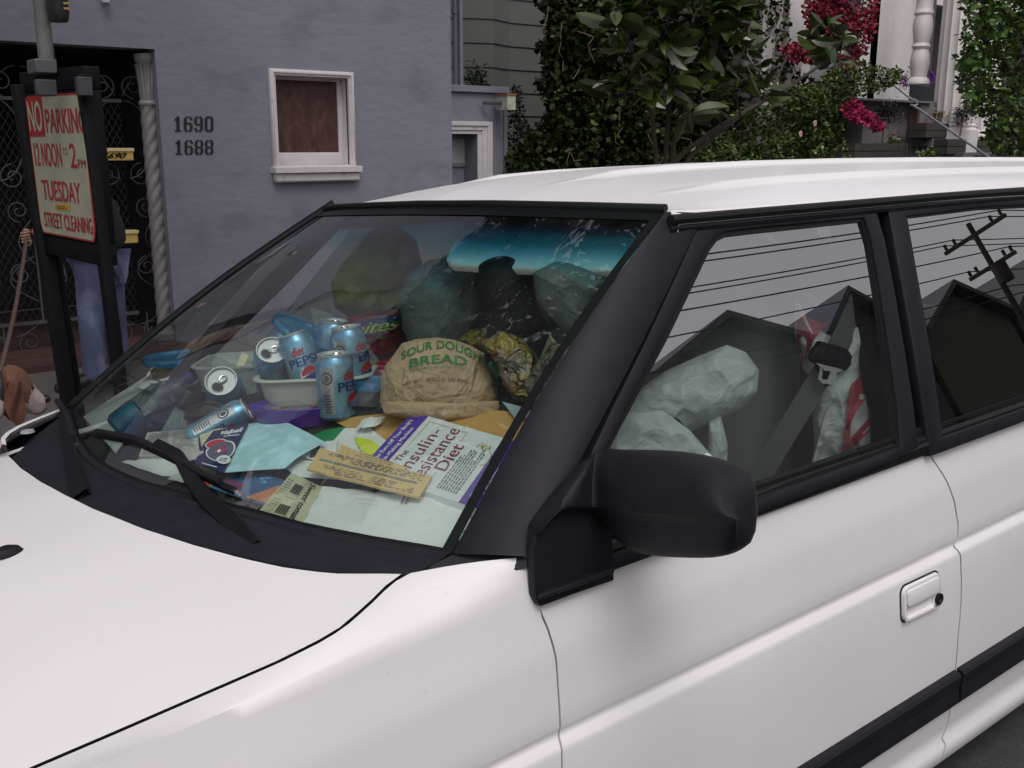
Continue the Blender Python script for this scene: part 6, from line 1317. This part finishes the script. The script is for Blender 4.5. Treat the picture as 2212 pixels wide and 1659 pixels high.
def inpoly(x, y, poly):
    c_ = False; n = len(poly)
    for i in range(n):
        x0, y0 = poly[i]; x1, y1 = poly[i-1]
        if (y0 > y) != (y1 > y) and x < (x1-x0)*(y-y0)/(y1-y0)+x0: c_ = not c_
    return c_
def cloud(poly, Y, dY, n, clump=.0, thr=-.15, fs=2.2):
    """points in a volume: outline at distance Y, depth dY, gaps by noise"""
    xs_, ys_ = [p[0] for p in poly], [p[1] for p in poly]; out = []
    tries = 0
    while len(out) < n and tries < n*12:
        tries += 1; px, py = random.uniform(min(xs_), max(xs_)), random.uniform(min(ys_), max(ys_))
        if not inpoly(px, py, poly): continue
        P = W(px, py, 1, Y+random.uniform(-dY, dY))
        if mnoise.noise(Vector(P)*fs) < thr: continue
        out.append(P)
    return out
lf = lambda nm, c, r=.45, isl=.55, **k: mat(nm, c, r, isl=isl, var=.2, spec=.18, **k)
# ivy
ivy = empty('climbing_ivy', (9, 9.2, 0), None, ('dense dark climbing ivy covering the grey house wall behind the magnolia', 'ivy'))
mb = MB(); pol = [(1150, -160), (1160, 10), (1185, 60), (1165, 110), (1180, 150), (1160, 190), (1190, 240), (1150, 290), (1105, 330), (1100, 420), (1900, 420), (1880, 300), (1780, 200), (1700, 120), (1720, -160)]
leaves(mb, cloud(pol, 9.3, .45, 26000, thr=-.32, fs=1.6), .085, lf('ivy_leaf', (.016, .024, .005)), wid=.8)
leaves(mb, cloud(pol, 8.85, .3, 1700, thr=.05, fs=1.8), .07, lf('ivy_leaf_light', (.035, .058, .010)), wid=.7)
part(mb, 'foliage', ivy)
mb = MB()
for k in range(34):
    P = cloud(pol, 8.8, .2, 1)[0]; pts_ = [P]
    for j in range(7): pts_.append(pts_[-1]+np.array((random.uniform(-.08, .08), random.uniform(-.05, .03), random.uniform(-.14, .03))))
    mb.tube(pts_, .005, mat('dry_stem', (.16, .11, .07), .9), 5)
part(mb, 'stem', ivy)
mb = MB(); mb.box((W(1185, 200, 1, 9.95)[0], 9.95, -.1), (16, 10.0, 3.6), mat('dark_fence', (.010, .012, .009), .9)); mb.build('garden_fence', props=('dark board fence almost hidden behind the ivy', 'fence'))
# shrub by annex
mb = MB(); leaves(mb, cloud([(1085, 440), (1095, 260), (1105, 185), (1120, 180), (1130, 240), (1160, 320), (1180, 440)], 9.6, .2, 1500), .055, lf('shrub_leaf', (.014, .028, .012))); o_ = mb.build('dark_shrub', props=('slim dark shrub growing at the corner of the annex', 'shrub'))
mb = MB(); leaves(mb, cloud([(1000, 190), (1005, 150), (1025, 110), (1045, 130), (1050, 180), (1080, 190)], 10.2, .15, 240, thr=.0), .07, lf('shrub_leaf2', (.03, .05, .02))); mb.tube([W(1028, 200, 1, 10.2), W(1030, 130, 1, 10.2)], .01, MATS['dry_stem'], 5); mb.build('roof_plant', props=('small straggly plant on the annex roof', 'plant'))
# magnolia
YM = 4.9; mag = empty('magnolia_tree', W(1430, 700, 1, YM)*np.array((1, 1, 0)), None, ('magnolia with big glossy leaves and several thin trunks by the pavement', 'tree'))
bark = mat('magnolia_bark', (.05, .036, .028), .9, var=.3, vs=20, bump=.6, bs=60)
stems = [[(1428, 800), (1418, 350), (1408, 240), (1370, 120), (1340, 60)], [(1430, 800), (1438, 340), (1445, 230), (1480, 120), (1500, 30)], [(1432, 800), (1452, 330), (1475, 220), (1560, 110), (1620, 50)], [(1434, 800), (1455, 345), (1560, 270), (1700, 190), (1790, 130), (1822, 80)], [(1436, 800), (1480, 345), (1600, 250), (1680, 170), (1700, 120)]]
mb = MB(); tips = []
for k, s_ in enumerate(stems):
    pts_ = rso([W(a, b, 1, YM+.12*(k-2)*min(1, i*.4)) for i, (a, b) in enumerate(s_)], 24); mb.tube(pts_, list(np.linspace(.028, .009, 24)), bark, 8)
for px, py in [(1330, 30), (1350, 10), (1375, 60), (1400, 120), (1420, 20), (1380, 160), (1440, 90), (1460, 160), (1470, 40), (1500, 110), (1520, 30), (1530, 180), (1550, 80), (1410, 200), (1450, 230), (1490, 250), (1560, 140), (1580, 30), (1590, 200), (1610, 110), (1640, 160), (1625, 215), (1790, 60), (1815, 95), (1800, 120), (1770, 95), (1540, 220), (1360, 110), (1440, 40), (1500, 190), (1400, 60), (1570, 10), (1600, 70), (1520, 70), (1480, 5), (1650, 200)]+[(random.uniform(1325, 1590), random.uniform(-20, 235)) for _ in range(30)]:
    P = W(px, py, 1, YM+random.uniform(-.35, .35)); tips.append(P)
    best = min(stems, key=lambda s: min((px-a)**2+(py-b)**2 for a, b in s)); q = min(best, key=lambda a: (px-a[0])**2+(py-a[1]-20)**2); mb.tube([W(q[0], q[1], 1, YM), lerp(W(q[0], q[1], 1, YM), P, .6)+np.array((0, 0, -.03)), P], [.011, .008, .006], bark, 6)
part(mb, 'trunk', mag)
mb = MB(); PT = []; DR = []
for P in tips:
    for j in range(10):
        a_ = random.uniform(0, 2*math.pi); d_ = np.array((math.cos(a_), math.sin(a_), random.uniform(-.5, .8))); PT.append(P+d_*.02+np.array((0, 0, random.uniform(-.05, .05)))); DR.append(d_)
leaves(mb, PT, .185, mat('magnolia_leaf', (.030, .048, .007), .26, isl=.6, var=.15, spec=.5), wid=.46, dirs=DR, big=True, curl=.3)
leaves(mb, [P+np.array((0, 0, .02)) for P in tips[::3]], .10, lf('young_leaf', (.12, .14, .05)), wid=.3, up=2.5)
part(mb, 'foliage', mag)
# climbing rose
rose = empty('rose_hedge', (12.5, 8.1, 0), None, ('green climbing rose hedge dotted with pale flowers below the magnolia', 'hedge'))
mb = MB(); pol2 = [(1480, 420), (1500, 330), (1560, 270), (1600, 240), (1640, 180), (1700, 200), (1760, 180), (1800, 150), (1850, 130), (1900, 150), (1950, 148), (1945, 175), (1900, 200), (1850, 210), (1835, 250), (1820, 300), (1850, 330), (1845, 420)]
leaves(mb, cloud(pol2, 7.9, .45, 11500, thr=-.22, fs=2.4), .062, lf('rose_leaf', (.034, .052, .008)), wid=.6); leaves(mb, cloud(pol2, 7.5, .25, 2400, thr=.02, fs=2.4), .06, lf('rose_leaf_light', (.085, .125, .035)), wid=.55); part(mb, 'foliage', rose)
mb = MB()
def blossom(mb, P, r, m, n=12):
    for k in range(n):
        a_ = k*2.4; rr = r*(.3+.7*k/n); mb.lathe([(0, 0), (r*.45, r*.1), (r*.5, r*.3)], m, lambda p: (P[0]+p[0]*.8+rr*.5*math.cos(a_), P[1]-r*.4+p[2]-.2*r*k/n, P[2]+p[1]*.8+rr*.5*math.sin(a_)), 6)
for px, py in [(1495, 322), (1758, 267), (1727, 290)]: mb = MB(); blossom(mb, W(px, py, 1, 7.35), .045, mat('pink_petal', (.52, .32, .33), .7)); part(mb, 'flower', rose)
for px, py in [(1622, 158), (1630, 200), (1650, 225), (1610, 240), (1760, 330), (1775, 318), (1594, 240), (1660, 205)]: mb = MB(); blossom(mb, W(px, py, 1, 7.3), .028, mat('white_petal', (.6, .6, .58), .7), 6); part(mb, 'flower', rose)
# bougainvillea
bou = empty('bougainvillea', (14, 8.4, 0), None, ('crimson bougainvillea climbing in front of the porch', 'bougainvillea'))
mb = MB(); red_ = mat('bract_crimson', (.20, .004, .028), .7, isl=.5, var=.2); red2 = mat('bract_pink', (.33, .01, .075), .7, isl=.4, var=.2)
for pol3, Yb, n in (([(1725, -60), (1738, 40), (1745, 90), (1700, 95), (1690, 110), (1700, 130), (1750, 140), (1790, 115), (1830, 130), (1870, 120), (1880, 90), (1895, 30), (1900, -60)], 8.3, 5200), ([(1815, 95), (1840, 85), (1860, 110), (1850, 140), (1820, 150)], 8.2, 300)): leaves(mb, cloud(pol3, Yb, .3, n, thr=-.05, fs=2.6), .055, red_, wid=.9)
leaves(mb, cloud([(1820, 225), (1835, 210), (1855, 222), (1870, 240), (1900, 260), (1910, 280), (1895, 285), (1870, 270), (1840, 262), (1825, 250)], 7.45, .12, 900, thr=-.2, fs=4), .05, red2, wid=.9)
part(mb, 'flower', bou)
mb = MB(); leaves(mb, cloud([(1740, -60), (1745, 140), (1880, 170), (1890, -60)], 8.5, .25, 2200, thr=-.05), .05, MATS['rose_leaf'], wid=.6); part(mb, 'foliage', bou)
# ---- porch house on the right
ph = empty('porch_house', (15, 9.2, 0), None, ('pale Victorian house with columned porch and pink siding', 'house'))
pw_ = mat('cream_paint', (.72, .68, .66), .6, var=.08, vs=5); pink = mat('pink_siding', (.46, .31, .27), .7, var=.1); brown = mat('brown_wall', (.10, .075, .065), .8, var=.2)
def PB(mb, px0, px1, py0, py1, Y, th, m, ext=0):
    A = W(px0, py0, 1, Y); B = W(px1, py1, 1, Y); mb.box((A[0], Y, B[2]-ext), (B[0], Y+th, A[2]), m)
mb = MB(); PB(mb, 1560, 1660, -120, 240, 9.4, .2, brown, 1.2); part(mb, 'bay_wall', ph)
mb = MB(); PB(mb, 1657, 1668, -120, 200, 9.05, .3, pw_, 1); PB(mb, 1669.5, 1682, -120, 200, 9.1, .3, pw_, 1); PB(mb, 1714, 1727, -120, 200, 9.1, .3, pw_, 1); part(mb, 'corner_board', ph)
mb = MB(); zz = -.1
while zz < 5:
    A = W(1682, 0, 1, 9.2)[0]; B = W(1716, 0, 1, 9.2)[0]; mb.add([(A, 9.2, zz), (B, 9.2, zz), (B, 9.24, zz+.27), (A, 9.24, zz+.27)], [(0, 1, 2, 3)], pink, False); mb.add([(A, 9.26, zz), (B, 9.26, zz), (B, 9.2, zz), (A, 9.2, zz)], [(0, 1, 2, 3)], pink, False); zz += .27
part(mb, 'siding', ph)
mb = MB(); PB(mb, 1727, 2300, -150, 260, 9.9, .2, darkin, 1.5); part(mb, 'back_wall', ph)
mb = MB()
for a, b, Yq in ((1876, 1886, 9.0), (1888, 1896, 9.15), (1898, 1906, 9.0), (1912, 1920, 9.05), (1924, 1952, 9.2), (1730, 1745, 9.3), (1955, 1962, 9.4)): PB(mb, a, b, -130, 225, Yq, .05, pw_, .2)
PB(mb, 1745, 1925, -130, 240, 9.5, .1, mat('porch_grey_trim', (.30, .30, .31), .6), .2); part(mb, 'door_trim', ph)
mb = MB(); PB(mb, 1962, 2212, -30, 40, 9.6, .1, pw_); PB(mb, 1985, 2010, -100, 160, 9.5, .1, mat('curtain', (.12, .10, .13), .9), .2); part(mb, 'porch_window', ph)
# turned column
P0_ = W(1986, 187, 1, 8.2); dpx = W(2000, 100, 1, 8.2)[0]-W(1990, 100, 1, 8.2)[0]; pxm = dpx/10*.60
cxx = W(1990, 100, 1, 8.2)[0]
def zof(py): return W(1990, py, 1, 8.2)[2]
tc_ = [(183, 22), (178, 22), (172, 19), (168, 15), (160, 15.5), (150, 17), (135, 18.5), (118, 17), (108, 14), (104, 16.5), (101, 18), (98, 16.5), (94, 14.5), (80, 17), (60, 19), (45, 18), (33, 15.5), (30, 18), (27, 18.5), (23, 17), (15, 15.5), (0, 16), (-30, 18), (-60, 16), (-110, 15)]
mb = MB(); mb.lathe([(r*pxm, zof(py)) for py, r in tc_], pw_, lambda p: (cxx+p[0], 8.2+p[1], p[2]), 28)
o_ = mb.build('turned_column', props=('cream turned baluster shaped column standing on the porch wall', 'column'))
def fluted(px, w_, Yf, lab, pybot):
    mb = MB(); c_ = W(px, 250, 1, Yf); r = (W(px+w_/2, 250, 1, Yf)[0]-c_[0])*.72; zb_ = W(px, pybot, 1, Yf)[2]; n = 16
    mb.grid([[(c_[0]+r*k*(1-.07*abs(math.sin(n*t/2))**.7)*math.cos(t), Yf+r*k*(1-.07*abs(math.sin(n*t/2))**.7)*math.sin(t), z) for t in np.linspace(0, 2*math.pi, 129)[:-1]] for z, k in ((zb_+.12, 1.0), (zb_+1.2, .98), (zb_+2.6, .92), (zb_+4, .86))], pw_, closed_v=True)
    mb.lathe([(r*1.2, zb_-.8), (r*1.2, zb_), (r*1.18, zb_+.04), (r*1.05, zb_+.07), (r*1.08, zb_+.1), (r, zb_+.13)], pw_, lambda p: (c_[0]+p[0], Yf+p[1], p[2]), 40); mb.build('fluted_column', props=(lab, 'column', 'fluted porch columns'))
fluted(2060, 62, 7.7, 'cream fluted porch column, the left and nearer one', 288); fluted(2106, 64, 8.3, 'cream fluted porch column behind the street tree leaves, right one', 300)
# steps / side wall
st_ = mat('grey_step_concrete', (.16, .155, .165), .9, var=.2, vs=4, bump=.5, bs=40, c2=(.09, .085, .09), c2t=.6, c2s=5)
pst = empty('porch_steps', (14, 7.8, 0), None, ('grey concrete porch wall and steps with rust stained pier', 'steps'))
mb = MB(); PB(mb, 1868, 1985, 219, 400, 8.0, .3, st_, .8); part(mb, 'side_wall', pst)
mb = MB(); PB(mb, 1985, 2012, 219, 410, 7.85, .3, mat('stained_concrete', (.20, .185, .185), .9, c2=(.10, .045, .035), c2t=.60, c2s=5, streak=(1, 1, .3)), .8); part(mb, 'pier', pst)
mb = MB(); PB(mb, 1850, 2016, 216, 219.5, 7.8, .6, st_); part(mb, 'coping', pst)
mb = MB()
for k in range(5): PB(mb, 2014+k*34, 2260, 300+k*15, 316+k*15, 7.6-.16*k, 1.4, st_)
part(mb, 'step', pst)
mb = MB(); PB(mb, 1838, 1870, 352, 420, 7.3, .4, pw_, .5); PB(mb, 1842, 1950, 394, 420, 7.2, .4, st_, .5); part(mb, 'low_wall', pst)
wd = mat('grey_weathered_wood', (.060, .052, .048), .9, var=.3, vs=6, streak=(1, 6, 6), bump=.4)
grp = 'wooden planter boxes on the porch steps'
def planter(px0, px1, py0, py1, Y, lab, tops):
    r = empty('planter_box', W((px0+px1)/2, py1, 1, Y), None, (lab, 'planter', grp)); A, B = W(px0, py0, 1, Y), W(px1, py1, 1, Y)
    mb = MB(); x0, x1, z0, z1 = A[0], B[0], B[2], A[2]; zm = (z0+z1)/2
    for za, zb2 in ((z0, zm-.004), (zm+.004, z1)):
        mb.box((x0, Y, za), (x1, Y+.02, zb2), wd); mb.box((x0, Y+.25, za), (x1, Y+.27, zb2), wd); mb.box((x0, Y+.022, za), (x0+.02, Y+.248, zb2), wd); mb.box((x1-.02, Y+.022, za), (x1, Y+.248, zb2), wd)
    mb.box((x1-.05, Y-.012, z0), (x1-.012, Y-.002, z1), wd); part(mb, 'boards', r)
    mb = MB(); mb.box((x0+.022, Y+.022, z0+.03), (x1-.022, Y+.248, z1-.03), mat('soil', (.03, .022, .016), .95)); part(mb, 'soil', r)
planter(1848, 1958, 310, 343, 7.35, 'weathered wooden planter on the pale low wall, leftmost', 0)
planter(1862, 1885, 300, 312, 7.7, 'short wooden planter half hidden in the climbing rose', 0) if False else None
planter(2002, 2058, 266, 298, 7.6, 'weathered wooden planter with orange succulent on the top step', 0)
planter(2048, 2142, 301, 332, 7.4, 'weathered wooden planter on the middle step beside the handrail', 0)
planter(1950, 2045, 345, 365, 7.1, 'low dark planter with a tuft of grass just above the car roof', 0)
planter(2130, 2260, 336, 365, 7.1, 'low wooden planter under the street tree at the right edge', 0)
def rosette(name, lab, px, py, Y, r, c, n, stem=None, size=.05):
    root = empty(name, W(px, py, 1, Y), None, (lab, 'plant')); mb = MB(); cx3 = W(px, py, 1, Y); P = [cx3+rng.normal(size=3)*r*.45 for _ in range(n)]
    leaves(mb, P, size, mat('leaf_'+name+str(px), c, .5, isl=.5), wid=.45, up=1.2); part(mb, 'leaves', root)
    if stem: mb = MB(); mb.tube([W(*q, 1, Y) for q in stem], .012, MATS['dry_stem'], 6); part(mb, 'stem', root)
rosette('dark_succulent', 'round dark purple succulent on a thin stem above the left planter', 1916, 245, 7.5, .16, (.012, .008, .013), 420, [(1905, 312), (1912, 250)])
rosette('dark_succulent', 'round black leaved succulent on a thin stem beside the handrail', 2084, 245, 7.4, .14, (.010, .012, .016), 420, [(2072, 300), (2082, 250)])
rosette('orange_succulent', 'orange and green succulent in the top planter', 2044, 255, 7.7, .10, (.16, .09, .02), 260, None); rosette('orange_succulent', 'small yellow green succulent left of the orange one', 2022, 252, 7.7, .07, (.13, .11, .02), 120, None)
rosette('grass_tuft', 'bright green tuft of grass above the car roof', 2004, 347, 7.15, .12, (.10, .15, .03), 420, None, .07); rosette('grass_tuft', 'dry straw coloured grass in the leftmost planter', 1930, 308, 7.45, .09, (.25, .21, .12), 120, None, .07)
rosette('porch_flower', 'purple flowers on the porch at the left of the turned column', 1955, 180, 8.5, .13, (.25, .02, .32), 170, None, .05); rosette('porch_flower', 'purple flowers on the porch between the columns', 2012, 170, 8.6, .12, (.20, .02, .28), 170, None, .05)
mb = MB()
leaves(mb, cloud([(2095, 290), (2090, 240), (2130, 230), (2160, 250), (2170, 330), (2110, 330)], 7.9, .2, 420, thr=0), .05, lf('bush_pale', (.11, .13, .07))); mb.build('pale_bush', props=('sparse pale green bush behind the steps planter', 'bush'))
for A_, B_, lab, ex_ in ((((1958, 152), (1975, 196)), 0, '', 0),):
    pass
hr_ = mat('galvanised_rail', (.38, .38, .40), .4, metal=.4)
mb = MB(); pts_ = [W(1915, 172, 1, 7.9), W(1966, 213, 1, 7.7), W(1980, 218, 1, 7.6), W(1981, 226, 1, 7.6), W(1974, 230, 1, 7.6), W(1968, 226, 1, 7.6)]; mb.tube(pts_, .014, hr_, 8); mb.build('upper_handrail', props=('grey pipe handrail with curled end on the porch wall', 'handrail'))
mb = MB(); mb.tube([W(1978, 232, 1, 7.3), W(2070, 295, 1, 7.15), W(2150, 350, 1, 7.0), W(2210, 392, 1, 6.9)], .016, hr_, 8); mb.build('lower_handrail', props=('grey pipe handrail sloping down to the right past the planters', 'handrail'))
# right tree
rt = empty('street_tree', (10.6, 5.3, 0), None, ('leafy green street tree at the right edge of the picture', 'tree'))
mb = MB(); tb = W(2240, 500, 1, 5.3); mb.tube([(tb[0], 5.3, 0), (tb[0]-.05, 5.3, 1.5), (tb[0]+.1, 5.35, 2.6), (tb[0], 5.3, 4)], [.09, .07, .05, .02], bark, 10)
for a in ([(2230, 350), (2170, 250), (2110, 150)], [(2240, 250), (2160, 120), (2100, 60)], [(2235, 300), (2180, 300), (2150, 290)]): mb.tube([W(*q, 1, 5.3) for q in a], [.03, .018, .008], bark, 6)
part(mb, 'trunk', rt)
mb = MB(); pol4 = [(2085, -120), (2082, 20), (2090, 55), (2072, 75), (2088, 105), (2062, 130), (2078, 150), (2066, 185), (2090, 200), (2088, 230), (2112, 245), (2130, 270), (2125, 300), (2150, 330), (2180, 345), (2260, 350), (2420, 200), (2420, -120)]
leaves(mb, cloud(pol4, 5.5, .6, 9000, thr=-.2, fs=2.6), .075, lf('street_leaf', (.034, .058, .008), .4), wid=.62, droop=.5); leaves(mb, cloud(pol4, 4.9, .3, 1300, thr=.05, fs=2.6), .08, lf('street_leaf_light', (.05, .10, .02), .4), wid=.6, droop=.5)
part(mb, 'foliage', rt)
# sidewalk tree over the car (seen as reflection in the windshield)
ot = empty('pavement_tree', (-1.1, 4.6, 0), None, ('broad pavement tree overhanging the parked car, outside the picture on the left', 'tree'))
mb = MB(); mb.tube([(-1.1, 4.6, -.02), (-1.15, 4.6, 2.2), (-.9, 4.6, 3.6), (-.5, 4.6, 5.2)], [.16, .13, .11, .06], bark, 12)
for q in ((1.2, 4.0, 5.6), (.4, 4.6, 6.4), (1.8, 5.0, 5.2), (-.6, 3.4, 6), (-2.4, 4.6, 5.5)): mb.tube([(-.9, 4.6, 3.6), lerp((-.9, 4.6, 3.6), q, .5)+np.array((0, 0, .2)), q], [.06, .04, .015], bark, 8)
part(mb, 'trunk', ot)
mb = MB(); P = []
while len(P) < 9500:
    p = rng.normal(size=3); p = p/np.linalg.norm(p)*rng.uniform(.2, 1)**.4; q = np.array((.2, 4.7, 6.0))+p*np.array((2.9, 1.9, .9))
    if mnoise.noise(Vector(q)*2.6) > -.10: P.append(q)
leaves(mb, P, .16, lf('overhang_leaf', (.022, .035, .014)), wid=.7); part(mb, 'foliage', ot)
# ---- across the street (seen in the side windows)
def gable(i, x0, x1, zt, zr, lab, cc, win):
    r = empty('gabled_house', ((x0+x1)/2, -14, 0), None, (lab, 'house', 'houses across the street')); m_ = mat('row_house_%d' % i, tuple((3.4 if i < 4 else 1.4)*v for v in cc), .85, var=.12, vs=2); xm = (x0+x1)/2
    mb = MB(); mb.add([(x0, -14, -.1), (x1, -14, -.1), (x1, -14, zt), (xm, -14, zr), (x0, -14, zt), (x0, -24, -.1), (x1, -24, -.1), (x1, -24, zt), (xm, -24, zr), (x0, -24, zt)], [(0, 4, 3, 2, 1), (0, 5, 9, 4), (1, 2, 7, 6), (5, 6, 7, 8, 9)], m_, False); part(mb, 'wall', r)
    mb = MB(); rf = mat('dark_roof', (.08, .08, .085), .9)
    for a, b in (((x0-.3, zt-.15), (xm, zr+.06)), ((x1+.3, zt-.15), (xm, zr+.06))): mb.add([(a[0], -13.6, a[1]), (b[0], -13.6, b[1]), (b[0], -24.2, b[1]), (a[0], -24.2, a[1]), (a[0], -13.6, a[1]+.18), (b[0], -13.6, b[1]+.18), (b[0], -24.2, b[1]+.18), (a[0], -24.2, a[1]+.18)], [(0, 1, 2, 3), (4, 7, 6, 5), (0, 4, 5, 1), (3, 2, 6, 7), (0, 3, 7, 4)], rf, False)
    part(mb, 'roof', r)
    for wx in []:
        for z in (5.3,):
            mb = MB(); mb.box((wx, -14.0, z), (wx+1.0, -13.94, z+1.6), mat('row_pane', (.13, .135, .14), .2)); wo = part(mb, 'window', r)
            mb = MB(); mb.ring([(wx-.1, -13.92, z-.1), (wx-.1, -13.92, z+1.7), (wx+1.1, -13.92, z+1.7), (wx+1.1, -13.92, z-.1)], [(wx, -13.92, z), (wx, -13.92, z+1.6), (wx+1, -13.92, z+1.6), (wx+1, -13.92, z)], (0, -.07, 0), white); mb.box((wx, -13.95, z+.77), (wx+1, -13.92, z+.83), white); part(mb, 'window_frame', wo)
specs = [(-6, 1.5, 6.6, 8.8, 'dark green gabled house across the street, leftmost of the row', (.05, .06, .05)), (2, 9.5, 6.3, 8.6, 'brown gabled house across the street', (.07, .055, .045)), (10, 17.2, 6.4, 8.4, 'slate grey gabled house across the street', (.06, .062, .07)), (17.6, 23.2, 7.4, 8.6, 'low roofed charcoal house with white windows across the street', (.045, .045, .045)), (23.4, 28.2, 7.0, 8.8, 'steep gabled dark house across the street', (.04, .04, .045)), (28.6, 34, 7.0, 8.5, 'olive gabled house across the street', (.05, .05, .04)), (34.4, 42, 7.1, 9.2, 'tall dark brown gabled house across the street', (.04, .034, .03)), (42.4, 50, 7.2, 9.4, 'blue grey gabled house across the street, rightmost of the row', (.05, .055, .065))]
for i, (a, b, zt_, zr_, lab, cc) in enumerate(specs): gable(i, a, b, zt_-1.0, zr_-1.25, lab, cc, [a+.9, a+2.6, b-2.4] if i > 2 else [a+1.2, b-2.4])
up_ = empty('utility_pole', (26.4, -10, 0), None, ('wooden utility pole with crossarms across the street', 'utility pole'))
wdp = mat('pole_wood', (.03, .025, .02), .9)
mb = MB(); mb.tube([(26.4, -10, -.2), (26.4, -10, 7.5)], [.11, .07], wdp, 10); part(mb, 'pole', up_)
for z, hw in ((7.15, .95), (6.2, .7)):
    mb = MB(); mb.box((26.4-.045, -10-hw, z-.05), (26.4+.045, -10+hw, z+.05), wdp)
    for k in (-.9, -.6, .6, .9): mb.tube([(26.4, -10+hw*k, z+.07), (26.4, -10+hw*k, z+.22)], .045, wdp, 6)
    part(mb, 'crossarm', up_)
mb = MB(); mb.lathe([(0, 0), (.18, 0), (.18, .55), (0, .55)], wdp, lambda p: (26.1+p[0], -9.7+p[1], 5.6+p[2]), 12); part(mb, 'transformer', up_)
wl = [(-10.86, 7.35), (-10.57, 7.35), (-9.43, 7.35), (-9.14, 7.35), (-10.63, 6.4), (-9.37, 6.4), (-9.8, 5.5), (-9.6, 5.2)]
names = ['outermost top', 'second top', 'third top', 'nearest top', 'outer middle', 'inner middle', 'upper telephone', 'lower telephone']
for (y, z), nm in zip(wl, names):
    mb = MB(); pts_ = []
    for x0, x1 in ((-14, 26.4), (26.4, 66)):
        for k in range(25):
            t = k/24; pts_.append((x0+(x1-x0)*t, y, z-.55*4*t*(1-t)))
    mb.tube(pts_, .016, blk2, 5); mb.build('overhead_wire', props=('black overhead wire, %s one on the utility pole across the street' % nm, 'wire', 'overhead wires'))
